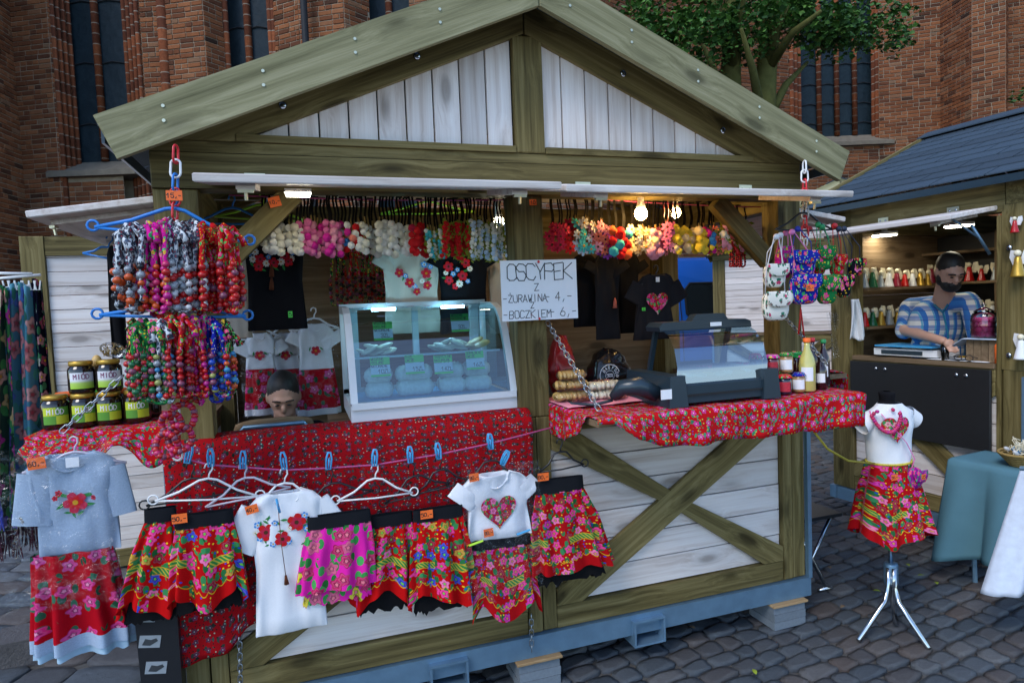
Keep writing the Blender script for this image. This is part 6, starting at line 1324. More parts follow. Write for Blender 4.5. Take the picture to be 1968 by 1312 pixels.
for a in ((1488,530,44,42,F_WHITEB,STRAPW,(1500,452),'small white leafy print bag above another white bag',YB-.04),(1490,588,54,52,F_WHITEB,STRAPW,(1492,455),'larger white leafy print bag hanging lowest',YB-.06),(1541,506,56,46,F_BLUE,STRAPB,(1533,440),'blue rose bag with folded flap above the tagged one',YB-.05),(1544,556,60,54,F_BLUE,STRAPP,(1522,446),'blue rose bag with orange price tag',YB-.06,'25,-'),(1581,496,38,44,F_GREEN,STRAPG,(1572,432),'upper of two green rose bags',YB-.02),(1588,556,42,54,F_GREEN,STRAPG,(1580,436),'lower of two green rose bags',YB-.03),(1608,510,26,40,F_REDF,STRAPR,(1604,434),'red rose bag with red ribbon strap',YB),(1621,550,26,42,F_BLACK,STRAPN,(1612,440),'small black rose phone bag hanging lower',YB-.01),(1644,514,26,34,F_BLACK,STRAPN,(1622,440),'small black rose phone bag at the hanger end',YB),(1505,505,30,60,F_MAGF,STRAPP,(1510,448),'pink strapped rose bag behind the white ones',YB+.03),(1560,530,40,60,F_REDF,STRAPR,(1556,440),'dark red rose bag behind the blue and green ones',YB+.05)): purse(*a)
# ---------------------------------------------------------------- scarves rack at the left edge
YS=.55
rk=thing('scarf_rack','white plastic clip rack holding printed scarves','rack',at(50,530,YS))
for a,b in (((-60,540),(78,528)),((-60,524),(62,526)),((-60,560),(58,549))): MB().tube([at(*a,YS+.02),at(*b,YS)],.006,8).build('rack_arm',WHITEP,rk,True)
for px in (-30,-8,12,22,35,50,62,72): p=at(px,548,YS); MB().tube([p+Vector((-.012,0,.02)),p+Vector((-.006,0,-.02)),p+Vector((.006,0,-.02)),p+Vector((.012,0,.02))],.0035,5).build('clip',WHITEP,rk)
MB().tube([at(-60,540,YS+.02),at(-60,1200,YS+.02)*1.0],.012,8).build('rack_pole',WHITEP,rk)
def scarf(p0,p1,py0,py1,q0,q1,mat,lab,y,seed,fr=True,frm=None):
    t=thing('scarf',lab,'scarf',at((q0+q1)/2,py1,y),0,'printed scarves on the rack'); m_=MB()
    def fn(u,v): a=at(lerp(p0,p1,u),py0,y); b=at(lerp(q0,q1,u),py1,y); k=min(1,v*4); return (lerp(a.x,b.x,v), y-.03*math.sin(u*9+seed)*(.4+.6*k)-.015*math.sin(u*21+seed*2+v*2), lerp(a.z,b.z,v)+.03*math.sin(u*3.1)*(1-k))
    m_.grid(fn,36,30,False,lambda u,v:(u*.42+seed*.21,v*1.15)); o=m_.build('scarf_cloth',mat,t,True); o.modifiers.new('t','SOLIDIFY').thickness=.003
    if fr:
        f=MB(); r=random.Random(seed)
        for i in range(26): p=Vector(fn(i/25,1)); f.tube([p+Vector((0,0,.01)),p+Vector((r.uniform(-.008,.008),r.uniform(-.008,.008),-.05)),p+Vector((r.uniform(-.015,.015),0,-.12))],[.004,.004,.002],4)
        f.build('fringe',frm or SCARFB,t)
scarf(12,60,555,1000,18,84,F_TEALS,'teal scarf with dusty pink roses',YS,1); scarf(46,60,560,960,66,88,F_TEALS,'second teal scarf folded behind the rose one',YS+.05,2); scarf(58,80,548,890,78,106,F_NAVYS,'navy scarf with small roses at the rack end',YS+.03,3); scarf(-26,16,560,1020,-24,34,F_DARKS,'dark garden print scarf with yellow roses',YS-.05,4); scarf(-55,4,560,960,-60,8,F_CREAMS,'cream and red rose scarf at the picture edge of the rack',YS-.08,5,frm=STRAPB)
inner('black tank top hanging behind the necklaces on the plank door side',208,240,222,470,690,BLACKC,.85,.0,45); hanger(at(211,455,.85),.2,BLUEP,'blue hanger carrying the black tank top',.2,False,drop=.05)
inner('white top hanging below the black tank top',224,262,243,640,770,WHITEC,.95,.0,46)
# black carton with product photos beside the hut
bxp=atz(300,1330,.0); t=thing('carton','tall black product carton with small photos leaning by the hut','carton',(.0,-.02,0)); M=Matrix.Rotation(.06,3,'Y')
q=[at(256,1150,-.10),at(338,1150,-.10),at(338,1325,-.10),at(268,1330,-.10)]; zb_=.12
pts=[Vector((q[0].x,-.11,q[0].z)),Vector((q[3].x+.02,-.11,.0)),Vector((.005,-.11,.0)),Vector((.005,-.11,q[1].z))]
MB().prism(pts,(0,.085,0)).build('box',BLACKP,t)
for i,(px,py) in enumerate(((278,1183),(288,1232),(300,1282))):
    p=at(px,py,-.1115); MB().box(p,(.07,.002,.045),Matrix.Rotation(.18,3,'Y')).build('photo',CASEG,t); MB().prism([p+Vector((a,-.0012,b)) for a,b in ((-.026,-.008),(.0,-.015),(.027,-.002),(.022,.009),(.004,.006),(-.014,.013))],(0,-.0006,0)).build('photo_image',STEELD,t)
# ---------------------------------------------------------------- mannequin
mp=atz(1713,1195,0); YM=mp.y
mq=lambda px,py:at(px,py,YM)
mn=thing('mannequin','child mannequin torso on a chrome tripod by the shelf end','mannequin',(mp.x,YM,0))
xm=mq(1708,900).x
MB().lathe([(.012,0),(.012,.62)],12,(mp.x,YM,mq(1713,1100).z-.02)).build('pole',CHROME,mn,True)
zh=mq(1713,1098).z
MB().lathe([(.03,-.02),(.034,0),(.034,.09),(.03,.1)],14,(mp.x,YM,zh-.05)).build('taped_hub',GALV,mn,True)
for px,py in ((1650,1230),(1785,1246),(1722,1200)):
    e=atz(px,py,.012); d=Vector((e.x-mp.x,e.y-YM,0)); MB().tube([Vector((mp.x,YM,zh))+d.normalized()*.028+Vector((0,0,.03)),Vector((mp.x,YM,zh-.07))+d.normalized()*.03,Vector((mp.x,YM,zh-.14))+d*.22,e],.0125,10).build('leg',CHROME,mn,True)
tz=mq(1700,752).z
body_=MB(); body(body_,xm,YM,[(tz,.015,.02,-.01),(tz-.008,.036,.04,-.01),(tz-.05,.033,.037,-.008),(tz-.075,.07,.045,-.004),(tz-.11,.135,.06,0),(tz-.2,.128,.075,0),(mq(1700,885).z,.105,.07,0),(mq(1700,960).z,.12,.075,.01),(mq(1700,1035).z,.10,.06,.015)],36,0,wr=0,ex=1); body_.build('torso',BLACKC,mn,True)
ts=thing('mannequin_shirt','white shirt with rose heart worn by the mannequin','shirt',(xm,YM,mq(1700,890).z)); tm=MB(); zA=tz-.06
body(tm,xm,YM,[(zA,.062,.05,0),(zA-.02,.09,.058,0),(zA-.05,.152,.068,0),(zA-.12,.142,.088,0),(mq(1700,850).z,.120,.086,0),(mq(1700,893).z,.112,.082,0)],48,0,wr=.005,seed=3,ex=1.0)
for s in (-1,1):
    p0=Vector((xm+s*.125,YM,zA-.075)); p1=p0+Vector((s*.06,0,-.035)); dr=(p1-p0).normalized(); nr=Vector((dr.z,0,-dr.x)); tm.grid(lambda u,v:(p0.lerp(p1,v)+nr*(lerp(.05,.046,v)*math.cos(2*math.pi*u))+Vector((0,.04*math.sin(2*math.pi*u),0))),18,5,True)
tm.build('shirt_body',WHITEC,ts,True); yfm=lambda x,z:YM-.094*math.sqrt(max(.0,1-((x-xm)/.16)**2))-.004
q=at(1722,822,YM-.09); heart(ts,q.x,q.z,.078,yfm,F_HEART)
ms=thing('folk_skirt','red folk skirt worn by the mannequin with orange tag','skirt',(xm,YM,mq(1700,1035).z)); sk=MB()
body(sk,xm,YM,[(mq(1700,888).z,.115,.085,0),(mq(1700,950).z,.155,.12,.002),(mq(1697,1025).z,.185,.15,.004)],110,8,(.003,.028),lambda th:.03*math.sin(3*th+1),wr=.003,seed=5); sk.build('skirt_panel',F_SKIRT2,ms,True); card(ms,at(1719,917,YM-.115),.04,.03,'50,-')
MB().tube([(xm+.118*math.cos(a),YM+.09*math.sin(a),mq(1700,888).z+.006) for a in [2*math.pi*i/24 for i in range(24)]],.006,6,loop=True).build('cord_belt',YELROPE,ms,True)
xmf=at(1708,800,YM-.09).x
nk=thing('bead_necklace','pink bead necklace round the mannequin neck','necklace',(xm,YM,mq(1720,820).z)); b=Vector(nk.location)
for i in range(27):
    f=i/26*2-1; x=xmf+.058*math.sin(f*1.5)*(1 if abs(f)<.9 else .9); z=tz-.075-.115*math.cos(f*1.5); yy=yfm(x,z)-.016 if z<tz-.09 else YM-.07
    inst('bead',bead_mesh('pink' if i%4 else 'magenta'),nk,Vector((x,yy,z))-b,(i,i,0),.0105)
MB().tube([(xmf+.058*math.sin(f*1.5),(yfm(xmf+.058*math.sin(f*1.5),tz-.075-.115*math.cos(f*1.5))-.012),tz-.075-.115*math.cos(f*1.5)) for f in [i/10*2-1 for i in range(11)]],.004,6).build('cord',STRAPP,nk)
pu=thing('small_bag','purple rose bag with pink strap across the mannequin','bag',mq(1758,945)); c=at(1757,918,YM-.1); m_=MB(); m_.ell(c,(.052,.03,.056),16,10); 
pm=MB(); pm.grid(lambda u,v:(c.x+.052*sup(math.cos(2*math.pi*u),.8)*math.sin(math.pi*(.02+.96*v)),c.y+.03*math.sin(2*math.pi*u)*math.sin(math.pi*(.02+.96*v)),c.z-.056*math.cos(math.pi*v)),24,14,True,lambda u,v:(u*.3,v*.12)); pm.build('pouch',F_PURSE,pu,True)
pf=MB(); pf.grid(lambda u,v:(c.x+.048*(2*u-1)*math.cos(v*.9),c.y-.034-.004*math.sin(3*v),c.z+.045-v*.06),10,6,False,lambda u,v:(u*.1,v*.06)); pf=pf.build('flap',F_PURSE,pu,True); pf.modifiers.new('t','SOLIDIFY').thickness=.003
MB().tube([(xm-.115,YM-.06,tz-.10),(xm-.08,yfm(xm-.08,tz-.16)-.006,tz-.16),(xm-.0,yfm(xm,tz-.25)-.006,tz-.25),(xm+.06,yfm(xm+.06,tz-.34)-.008,tz-.34),(c.x-.02,c.y,c.z+.045)],.006,6,flat=.4).build('strap',STRAPP,pu,True); card(pu,c+Vector((.012,-.042,.015)),.026,.026,'25')
tag(MB().tube([at(1565,830,-.44),at(1590,862,-.42),at(1630,885,-.35),Vector((xm-.118,YM-.02,mq(1700,888).z+.008))],.0055,7).build('rope',YELROPE,None,True),'yellow and black rope tying the mannequin to the shelf','rope')
# ---------------------------------------------------------------- people
def figure(t, blobs, mats, voxel=.007, name='body'):
    """one continuous skin: overlapping ellipsoids and tapered limbs fused by a voxel remesh; colours follow the nearest blob"""
    m_=MB()
    for b in blobs:
        if b[0]=='e': m_.ell(b[1],b[2],16,12,b[4] if len(b)>4 else None)
        else:
            p,q=Vector(b[1]),Vector(b[2]); r0,r1=b[3],b[4]; n=8; m_.tube([p.lerp(q,i/n) for i in range(n+1)],[lerp(r0,r1,i/n) for i in range(n+1)],14); m_.ell(p,r0,14,10); m_.ell(q,r1,14,10)
    o=m_.build(name,mats,t,True); md=o.modifiers.new('fuse','REMESH'); md.mode='VOXEL'; md.voxel_size=voxel; md.use_smooth_shade=True; sm=o.modifiers.new('soft','SMOOTH'); sm.iterations=3; sm.factor=.5
    dg=bpy.context.evaluated_depsgraph_get(); me=bpy.data.meshes.new_from_object(o.evaluated_get(dg)); o.modifiers.clear(); o.data=me
    me.materials.clear()
    for k in mats: me.materials.append(k)
    base=wm(t).translation
    for p in me.polygons:
        c=p.center+base; best=1e9; mi=0
        for b in blobs:
            if b[0]=='e':
                d=c-Vector(b[1]); r=b[2] if hasattr(b[2],'__len__') else (b[2],)*3
                if len(b)>4 and b[4]: d=b[4].inverted()@d
                q=math.sqrt(sum((d[i]/r[i])**2 for i in range(3))); v=(q-1)*min(r); m2=b[3]
            else:
                a,e=Vector(b[1]),Vector(b[2]); ab=e-a; f=max(0,min(1,(c-a).dot(ab)/ab.length_squared)); v=(c-a-ab*f).length-lerp(b[3],b[4],f); m2=b[5]
            if v<best: best=v; mi=m2
        p.material_index=mi; p.use_smooth=True
    return o
def shell(t,name,c,r,mat,keep,M=None,seed=0,amp=.006):
    m_=MB(); M=M or Matrix.Identity(3)
    m_.grid(lambda u,v:Vector(c)+M@(Vector((r[0]*math.cos(2*math.pi*u)*math.sin(math.pi*v*keep),r[1]*math.sin(2*math.pi*u)*math.sin(math.pi*v*keep),r[2]*math.cos(math.pi*v*keep)))*(1+amp/r[0]*noise.noise(Vector((math.cos(6.283*u)*6,math.sin(6.283*u)*6,v*9+seed))))),28,14,True); return m_.build(name,mat,t,True)
# seller sitting behind the left sill
hc=at(545,764,.74); m1=thing('person','person with short dark hair sitting behind the chair, looking down','person',(hc.x,.8,.262)); H=lambda x,y,z:Vector((hc.x+x,.74+y,hc.z+z))
TI=Matrix.Rotation(R(22),3,'X')
HC=H(0,0,.01)
def hh(x,y,z): return HC+TI@Vector((x,y,z))
figure(m1,[('e',hh(0,.020,.036),(.080,.097,.092),2,TI),('e',HC,(.074,.094,.108),0,TI),('e',hh(.0,-.042,-.062),(.052,.055,.055),0,TI),('e',hh(.0,-.102,-.02),(.013,.02,.024),0,TI),('e',hh(0,-.086,.02),(.055,.016,.012),0,TI),('e',hh(.03,-.083,-.008),(.018,.012,.009),0,TI),('e',hh(-.03,-.083,-.008),(.018,.012,.009),0,TI),('e',hh(0,-.09,-.064),(.026,.012,.009),0,TI),('e',hh(-.075,.01,-.01),(.012,.022,.032),0,TI),('e',hh(.075,.01,-.01),(.012,.022,.032),0,TI),
 ('c',H(0,.03,-.08),H(0,.06,-.17),.055,.06,0),('c',H(-.15,.07,-.21),H(.15,.07,-.21),.07,.07,1),('e',H(0,.07,-.33),(.18,.11,.18),1),('e',H(0,.08,-.55),(.16,.11,.18),1),('c',H(-.17,.06,-.22),H(-.22,-.02,-.46),.055,.045,1),('c',H(.17,.06,-.22),H(.22,-.02,-.46),.055,.045,1),('c',H(-.22,-.03,-.46),H(-.08,-.2,-.5),.042,.03,0),('c',H(.22,-.03,-.46),H(.08,-.2,-.5),.042,.03,0),('e',H(-.05,-.22,-.5),(.045,.04,.03),0),('e',H(.05,-.22,-.5),(.045,.04,.03),0),
 ('c',H(-.09,.08,-.66),H(-.12,-.30,-.68),.085,.06,1),('c',H(.09,.08,-.66),H(.12,-.30,-.68),.085,.06,1),('c',H(-.12,-.30,-.68),H(-.12,-.26,-1.04),.055,.04,1),('c',H(.12,-.30,-.68),H(.12,-.26,-1.04),.055,.04,1)],[SKIN,DARKSH,HAIR],.0065)
for s in (-1,1):
    MB().ell(hh(s*.028,-.094,-.002),(.012,.005,.004),10,6,TI).build('eye',INK,m1,True); MB().tube([hh(s*.012,-.102,.020),hh(s*.03,-.102,.026),hh(s*.05,-.088,.020)],.004,6).build('eyebrow',HAIR,m1)
for s in (-1,1): MB().tube([H(s*.06,.01,-.13),H(s*.10,.02,-.16),H(s*.17,.02,-.19)],.012,6,flat=.5).build('collar_stripe',YELP,m1,True)
st=thing('stool','low wooden stool under the seated person','stool',(hc.x,.85,.262)); MB().box((hc.x,.82,hc.z-.77),(.34,.3,.03)).build('seat',RAWW,st)
for sx in (-.13,.13):
    for sy in (-.11,.11): MB().box((hc.x+sx,.82+sy,(.262+hc.z-.785)/2),(.035,.035,hc.z-.785-.262)).build('leg',RAWW,st)
ct=at(526,803,.33); ch=thing('chair','wooden chair with steel tube frame standing behind the sill','chair',(ct.x,.42,.262)); w2=.18
m_=MB(); m_.grid(lambda u,v:(ct.x+(u-.5)*2*w2*(1-.10*v**3), .33+.03*(2*u-1)**2, ct.z-.13+.13*(1-(1-v)**1)*1.0-.02*(2*u-1)**4*v),16,6); o=m_.build('backrest',RAWW,ch,True); o.modifiers.new('t','SOLIDIFY').thickness=.014
MB().tube([(ct.x-w2*.86,.325,ct.z-.20),(ct.x-w2*.84,.322,ct.z-.06),(ct.x-w2*.7,.32,ct.z-.03),(ct.x+w2*.7,.32,ct.z-.03),(ct.x+w2*.84,.322,ct.z-.06),(ct.x+w2*.86,.325,ct.z-.20)],.010,8).build('back_frame',GALV,ch,True)
MB().box((ct.x,.53,.74),(.38,.38,.025)).build('seat',RAWW,ch)
for sx in (-1,1):
    MB().tube([(ct.x+sx*w2*.86,.325,ct.z-.2),(ct.x+sx*.165,.36,.72),(ct.x+sx*.175,.36,.27)],.011,8).build('leg',GALV,ch,True); MB().tube([(ct.x+sx*.165,.70,.73),(ct.x+sx*.175,.71,.27)],.011,8).build('leg',GALV,ch,True)
# ---------------------------------------------------------------- second hut: seller and goods
EX=Vector((math.cos(R(5.6)),math.sin(R(5.6)),0)); EY=Vector((-math.sin(R(5.6)),math.cos(R(5.6)),0))
def at2(px,py,lx): d=_ray(px,py); o=A2+EX*lx; return CAM+d*((o-CAM).dot(EX)/d.dot(EX))
def L2(x,y,z): return A2+EX*x+EY*y+Vector((0,0,z))
RT=Vector((_r.x,_r.y,0)).normalized(); TC=Vector((-_f.x,-_f.y,0)).normalized(); MV=Matrix((RT,-TC,Vector((0,0,1)))).transposed()
P=at2; fl=L2(.45,.45,.262)
m2=thing('person','bearded person in a blue plaid shirt leaning over the counter','person',(fl.x,fl.y,.262)); HT=MV@Matrix.Rotation(R(-12),3,'Z')@Matrix.Rotation(R(27),3,'X')
hd=P(1826,522,.16)
def hp_(x,y,z): return hd+HT@Vector((x,y,z))
bl2=[('e',hp_(0,.02,.042),(.082,.099,.09),3,HT),('e',hp_(0,-.046,-.075),(.062,.064,.05),3,HT),('c',hp_(-.028,-.104,-.05),hp_(.028,-.104,-.05),.012,.012,3),('e',hp_(-.06,-.015,-.045),(.022,.03,.045),3,HT),('e',hp_(.06,-.015,-.045),(.022,.03,.045),3,HT),('e',hd,(.076,.096,.112),0,HT),('e',hp_(0,-.04,-.065),(.055,.06,.055),0,HT),('e',hp_(0,-.106,-.018),(.014,.022,.024),0,HT),('e',hp_(0,-.088,.022),(.055,.016,.012),0,HT),('e',hp_(-.077,.01,-.005),(.012,.022,.032),0,HT),('e',hp_(.077,.01,-.005),(.012,.022,.032),0,HT),
 ('c',hp_(0,.02,-.08),P(1812,580,.26),.058,.065,0),('c',P(1752,590,.30),P(1860,580,.30),.07,.07,1),('e',P(1803,622,.30),(.21,.125,.20),1,MV),('e',P(1803,672,.32),(.19,.125,.2),1,MV),
 ('c',P(1748,592,.28),P(1738,636,.17),.066,.06,1),('c',P(1738,634,.15),P(1812,655,.03),.042,.029,0),('e',P(1824,660,.01),(.036,.022,.032),0,MV),
 ('c',P(1866,585,.30),P(1880,650,.28),.066,.06,1),('c',P(1880,650,.28),P(1868,700,.18),.042,.03,0),('e',P(1866,712,.17),(.03,.025,.035),0,MV)]
for k,(dx,dy) in enumerate(((6,14),(10,17),(14,17),(18,14))): a=P(1825+dx*.7,662+dy*.35,.0); bl2.append(('c',a,P(1824+dx,660+dy,-.005),.0085,.007,0))
bl2.append(('c',P(1818,664,.0),P(1826,676,-.02),.0095,.008,0))
hip=P(1803,700,.34)
for s in (-1,1):
    a=Vector((hip.x,hip.y,.98))+RT*(.09*s); bl2 += [('c',a,Vector((a.x,a.y,.62)),.09,.065,2),('c',Vector((a.x,a.y,.62)),Vector((a.x,a.y,.30)),.06,.045,2),('e',Vector((a.x,a.y,.30))+TC*.06,(.05,.12,.037),2,MV)]
bl2.append(('e',Vector((hip.x,hip.y,1.02)),(.17,.12,.14),2,MV))
figure(m2,bl2,[SKIN,PLAID,DARKSH,HAIR],.0065)
for s in (-1,1): MB().ell(hp_(s*.028,-.100,.004),(.012,.006,.004),10,6,HT).build('eye',INK,m2,True); MB().tube([hp_(s*.012,-.108,.026),hp_(s*.03,-.110,.031),hp_(s*.05,-.096,.024)],.005,6).build('eyebrow',HAIR,m2)
MB().tube([P(1795,585,.19),P(1812,600,.16),P(1822,585,.19)],.012,6,flat=.5).tube([P(1812,600,.16),P(1822,640,.16),P(1824,690,.18)],.006,6).build('shirt_placket',simple('teal_shirt_trim',(.02,.16,.25),.8),m2,True)
# counter and shelves of the second hut
def b2(name,x0,x1,y0,y1,z0,z1,mat): return bx(name,x0,x1,y0,y1,z0,z1,mat,h2)
b2('inner_counter',.06,.30,.16,1.13,1.20,1.242,RAWW)
for z in (1.50,1.80,2.05): b2('shelf_board',1.05,1.25,.13,1.30,z-.02,z,RAWW)
for y in (.13,.72): b2('shelf_upright',1.06,1.24,y,y+.025,.27,2.18,RAWW)
b2('back_panel',1.26,1.275,.12,1.30,.27,2.18,BLACKW)
def angel(p,h,mat,lab,grp,face,wingmat=None):
    t=thing('angel_figurine',lab,'figurine',p,0,grp); M=Matrix.Rotation(math.atan2(face.y,face.x)+math.pi/2,3,'Z'); q=lambda x,y,z:Vector(p)+M@Vector((x*h,y*h,z*h))
    MB().lathe([(.24*h,0),(.22*h,.06*h),(.13*h,.45*h),(.10*h,.66*h),(.05*h,.72*h)],10,p).build('robe',mat,t,True); MB().ell(q(0,-.02,.82),.115*h,10,7).build('head',CHEESEW,t,True)
    for s in (-1,1): MB().prism([q(s*.03,.10,.62),q(s*.12,.12,.92),q(s*.30,.14,.95),q(s*.34,.14,.70),q(s*.22,.12,.42),q(s*.05,.10,.45)],M@Vector((0,.04*h,0))).build('wing',wingmat or WHITEP,t)
fc=-EX; ra=random.Random(12); AC=[('dark red',BEADM['red']),('bottle green',BEADM['green']),('white',WHITEP),('wine',simple('wine_glaze',(.22,.01,.03),.3)),('amber',LIDM),('blue grey',CASEG)]
for z,ys,nm in ((1.50,[.18,.26,.34,.78,.86,.94,1.02,1.10,1.18,1.26],'lower'),(1.80,[.2,.3,.4,.76,.86,.95,1.05,1.15,1.25],'upper')):
    for i,y in enumerate(ys):
        cn,cm=AC[ra.randrange(6)]; angel(L2(1.10,y,z),ra.uniform(.13,.17),cm,f'{cn} glazed angel on the {nm} shelf of the second hut','angel figurines on the shelves',fc,CHEESEW)
for z in (1.48,1.78):
    b2('shelf_board',.14,1.0,1.12,1.29,z-.02,z,RAWW)
    for i in range(9): cn,cm=AC[ra.randrange(6)]; angel(L2(.2+i*.095,1.19,z),ra.uniform(.13,.17),cm,f'{cn} glazed angel on the {"low" if z<1.6 else "high"} rear shelf behind the scale','angel figurines on the rear shelves',-EY-EX*.3,CHEESEW)
for k,(px,py,h,cm,lab) in enumerate(((1950,447,.10,BEADM['red'],'red angel ornament pinned high on the hut post'),(1956,532,.17,LIDM,'yellow angel ornament pinned to the hut post'),(1962,690,.16,PAPER,'white angel ornament pinned low on the hut post'))):
    p=at2(px,py,-.045); angel(p,h,cm,lab,'angel ornaments on the post',fc)
for py in (431,):
    for (px,pz) in ((1700,452),(1843,434)):
        p=at2(px,pz,.45); t=thing('ceiling_lamp','lit round lamp under the roof of the figurine hut','lamp',p,0,'lamps in the figurine hut'); MB().lathe([(.03,-.01),(.085,-.006),(.09,0)],20,p).build('lit_disc',LED,t,True); MB().lathe([(.092,.001),(.092,.02),(.02,.03),(.012,.3)],20,p).build('housing',WHITEP,t)
# weighing scale, jars, box on the counter
ZK=1.243+.032; c=L2(.06,.80,ZK); sc=thing('weighing_scale','white counter scale with blue display beside the hand','scale',c)
def lb(mb,x0,x1,y0,y1,z0,z1): 
    pts=[L2(x0,y0,z0),L2(x0,y1,z0),L2(x0,y1,z1),L2(x0,y0,z1)]; return mb.prism(pts,EX*(x1-x0))
lb(MB(),.02,.26,.52,.98,ZK+.012,ZK+.06).build('housing',WHITEP,sc); lb(MB(),.0,.27,.54,.96,ZK+.075,ZK+.085).build('pan',PEGB,sc); lb(MB(),.015,.0195,.62,.92,ZK+.022,ZK+.05).build('display',NAVYP,sc); lb(MB(),.10,.18,.68,.82,ZK+.06,ZK+.075).build('pan_support',WHITEP,sc)
for y in (.55,.94): lb(MB(),.05,.22,y,y+.03,ZK,ZK+.012).build('foot',BLACKP,sc)
t=thing('wooden_box','upright slatted wooden box on the counter near the post','box',L2(.12,.1,ZK))
for k in range(4): lb(MB(),.03,.18,.165+k*.045,.207+k*.045,ZK,ZK+.14).build('slat',RAWW,t)
m_=MB(); m_.grid(lambda u,v:L2(lerp(-.0,.2,u),lerp(.15,.42,v),ZK+.147-.05*max(0,v-.75)*4*(1+.0*u)+.004*math.sin(u*9)),10,12); o=m_.build('cloth',simple('pale_blue_cloth',(.42,.5,.62),.8),None,True); o.modifiers.new('t','SOLIDIFY').thickness=.003; tag(o,'pale blue cloth folded over the slatted wooden box','cloth')
SWEET=simple('pink_sugared_sweet',(.60,.06,.20),.7,var=.3,scale=80); SWB=simple('pale_blue_sweet',(.4,.62,.7),.6)
for (y,sm,lab,r_) in ((.27,SWEET,'glass jar full of pink sweets on the wooden box',.072),(.185,SWB,'glass jar of pale blue sweets beside the pink one',.05)):
    p=L2(.09 if r_>.06 else .14,y,ZK+.153); t=thing('sweet_jar',lab,'jar',p)
    r=random.Random(3)
    for lv in range(4):
        for k in range(9 if r_>.06 else 6): a=k*6.283/(9 if r_>.06 else 6)+lv*.4; rr=r_*.68 if k else 0; MB().ell(p+Vector((rr*math.cos(a),rr*math.sin(a),.02+lv*.031)),.0195,10,7).build('sweet',sm,t,True)
    MB().lathe([(r_*.9,0),(r_,.02),(r_,.13),(r_*.85,.155),(r_*.7,.16)],20,p).build('glass',JARG,t,True); MB().lathe([(r_*.75,.16),(r_*.78,.17),(r_*.3,.19),(r_*.1,.195),(r_*.2,.21),(r_*.05,.22)],16,p).build('lid',JARG,t,True)
gz=L2(-.004,.34,ZK+.004); gs=thing('eyeglasses','dark framed eyeglasses lying on the counter edge','eyeglasses',gz)
for s in (-1,1): MB().tube([gz+EY*(s*.034+.024*math.cos(a))+EX*(.004)+Vector((0,0,.02+.019*math.sin(a))) for a in [k*.6283 for k in range(10)]],.0028,5,loop=True).build('rim',INK,gs); MB().tube([gz+EY*(s*.06)+Vector((0,0,.028)),gz+EY*(s*.05-.03)+EX*.10+Vector((0,0,.004))],.0026,5).build('temple',INK,gs)
pp=MB(); pp.grid(lambda u,v:L2(lerp(.0,.24,u),lerp(.2,.58,v),ZK+.003+.003*math.sin(u*7)*math.sin(v*9)),8,10); o=pp.build('paper_sheet',PAPER,None,True); o.modifiers.new('t','SOLIDIFY').thickness=.001; tag(o,'white paper spread on the counter under the glasses','paper')
t=thing('plate','white plate with yellow crumbs by the hand','plate',L2(.07,.40,ZK+.006)); MB().lathe([(.04,0),(.075,.012),(.078,.014),(.04,.004)],20,L2(.09,.40,ZK+.006)).build('dish',WHITEP,t,True); MB().ell(L2(.09,.40,ZK+.018),(.035,.03,.012),10,6).build('crumbs',LIDM,t,True)
tag(MB().lathe([(.022,0),(.026,.10),(.024,.10),(.02,.004)],14,L2(.02,.47,ZK)).build('plastic_cup',JARG,None,True),'clear plastic cup beside the hand on the counter','cup')
tag(MB().lathe([(.018,0),(.018,.11),(.008,.125)],12,L2(.03,.155,ZK)).build('orange_bottle',ORANGE,None,True),'small orange bottle against the hut post','bottle')
p=at2(1642,575,-.03); m_=MB(); m_.grid(lambda u,v:Vector((p.x,p.y,p.z))+RT*((u-.5)*(.05+.07*v)+.02*v)+TC*(.02*math.sin(u*7+v*3)+.012*math.sin(u*19))+Vector((0,0,-.30*v+.015*math.sin(u*8)*v)),24,18); o=m_.build('plastic_bag',simple('white_film_bag',(.7,.72,.74),.3),None,True); o.modifiers.new('t','SOLIDIFY').thickness=.002; tag(o,'white plastic carrier bags hanging on the figurine hut post','bag')
p=at2(1600,600,-.05); m_=MB(); m_.grid(lambda u,v:Vector((p.x,p.y,p.z))+RT*((u-.5)*(.10+.05*v)+.06*v)+TC*(.02*math.sin(u*6+v*3)+.01*math.sin(u*17))+Vector((0,0,-.36*v)),24,18); o=m_.build('plastic_sheet',FILM,None,True); tag(o,'clear plastic sheet hanging beside the small bags','plastic sheet')
# ---------------------------------------------------------------- table with teal cloth, basket and pale cloth at the right edge
tb=thing('table','folding table with grey legs in front of the figurine hut','table',atz(1900,1060,0)); tc=atz(1905,1075,0); ztab=.72
c0=at2(1830,880,-.42); c1=at2(2060,880,-.42)
ta0=L2(-.62,-.55,0); ctr=Vector((c0.x,c0.y,0))
E1=(Vector((c1.x,c1.y,0))-ctr).normalized(); E2=Vector((-E1.y,E1.x,0)); 
if E2.dot(_f)<0: E2=-E2
zt_=c0.z; Q=lambda a,b,z:ctr+E1*a+E2*b+Vector((0,0,z))
MB().prism([Q(0.02,.02,zt_-.03),Q(1.0,.02,zt_-.03),Q(1.0,.34,zt_-.03),Q(.02,.34,zt_-.03)],(0,0,.02)).build('table_top',RAWW,tb)
for a,b in ((.07,.05),(.95,.05),(.07,.30),(.95,.30)): MB().tube([Q(a,b,zt_-.03),Q(a+(.03 if a<.5 else -.03),b,.0)],.013,8).build('leg',GALV,tb)
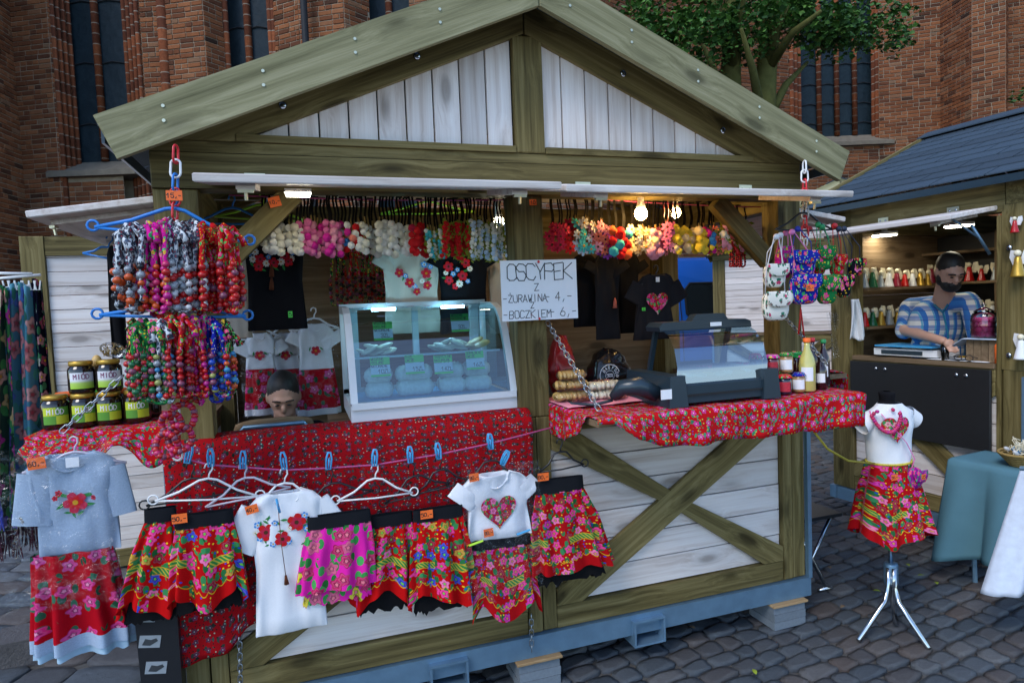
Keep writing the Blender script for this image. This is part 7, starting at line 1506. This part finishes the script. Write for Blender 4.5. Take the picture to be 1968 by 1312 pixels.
def tcl(u,v):
    a=lerp(-.02,1.02,u); s=v*.92
    if s<.36: return Q(a,.36-s,zt_-.005)
    q=s-.36; return Q(a-.10*q*(1-u)**3,-.004-(.07*abs(math.sin(u*12+.6))+.02*math.sin(u*29))*q/.4-.03*q,zt_-.005-q*(1-.22*u+.12*(1-u)**6))
m_=MB(); m_.grid(tcl,110,30); o=m_.build('tablecloth',TEALC,None,True); o.modifiers.new('t','SOLIDIFY').thickness=.003; tag(o,'plain teal cloth over the table with the ribbon basket','tablecloth')
bk=thing('basket','wicker basket filled with pale ribbons and wrapped sweets','basket',Q(.26,.14,zt_)); cb_=Q(.30,.15,zt_)
for k in range(6): MB().tube([cb_+Vector((( .075+.012*k)*math.cos(a),(.06+.010*k)*math.sin(a),.008+.013*k)) for a in [2*math.pi*i/20 for i in range(20)]],.008,6,loop=True).build('wicker_ring',TWINE,bk,True)
rb=random.Random(9); rib=MB()
for k in range(40): a=rb.uniform(0,6.28); q=rb.uniform(0,.12); c=cb_+Vector((q*math.cos(a),q*.8*math.sin(a),.085+rb.uniform(0,.035))); rib.tube([c+Vector((.028*math.cos(i*.9+k)*rb.uniform(.6,1),.02*math.sin(i*.9),.022*math.sin(i*.9+k))) for i in range(7)],.0022,4)
rib.build('curled_ribbons',CHEESEW,bk)
for k in range(14): a=rb.uniform(0,6.28); q=rb.uniform(0,.10); inst('wrapped_sweet',bead_mesh(rb.choice(['white','olive','sky','white'])),bk,cb_+Vector((q*math.cos(a),q*.8*math.sin(a),.085))-Vector(bk.location),(k,k,0),(.022,.016,.014))
for i,(px,lab) in enumerate(((1895,'clear blue tinted tumbler behind the basket'),(1953,'small blue glass bottle against the hut post'))): p=Q(.22+.2*i,.28,zt_); tag(MB().lathe([(.024,0),(.026,.07),(.022,.10),(.010,.13)] if i else [(.024,0),(.032,.09),(.030,.09),(.022,.006)],14,p).build('glass_vessel',simple('blue_tinted_glass'+str(i),(.1,.25,.35),.08,spec=.8),None,True),lab,'glass')
w0=at2(1955,905,-.75); m_=MB(); tp2=[at2(1962,900,-.80),at2(2080,900,-.80)]
m_.grid(lambda u,v:tp2[0].lerp(tp2[1],u)+Vector((0,0,-.62*v))-RT*(.20*v*(1-u))+TC*(.03*math.sin(u*8)*v+.01*math.sin(u*21)*v),30,24); o=m_.build('hanging_sheet',simple('pale_blue_white_cloth',(.58,.64,.74),.85),None,True); o.modifiers.new('t','SOLIDIFY').thickness=.004; tag(o,'pale blue white cloth falling from a table beside the teal cloth','cloth')
tw=thing('clothes_rail','steel rail from which the pale cloth hangs','rail',(tp2[1].x,tp2[1].y,0)); MB().tube([tp2[0],tp2[1]],.012,8).build('bar',GALV,tw)
for f in (1.0,): q=tp2[0].lerp(tp2[1],f); MB().tube([q,Vector((q.x,q.y,0))],.014,8).build('post',GALV,tw); MB().box((q.x,q.y,.01),(.05,.4,.02)).build('foot',GALV,tw)
# small stool behind the hut corner and crate
p=atz(1560,1085,0); t=thing('folding_stool','folded dark stool with steel tube legs beside the hut corner','stool',(3.35,.35,0))
for y in (.22,.5): MB().tube([(3.12,y,.44),(3.34,y,.05),(3.40,y,.012),(3.30,y,.012)],.011,8).build('leg',CHROME,t,True); MB().tube([(3.42,y+.02,.44),(3.16,y+.02,.012)],.011,8).build('leg',CHROME,t,True)
MB().box((3.27,.36,.452),(.36,.34,.02)).build('seat',BLACKP,t)
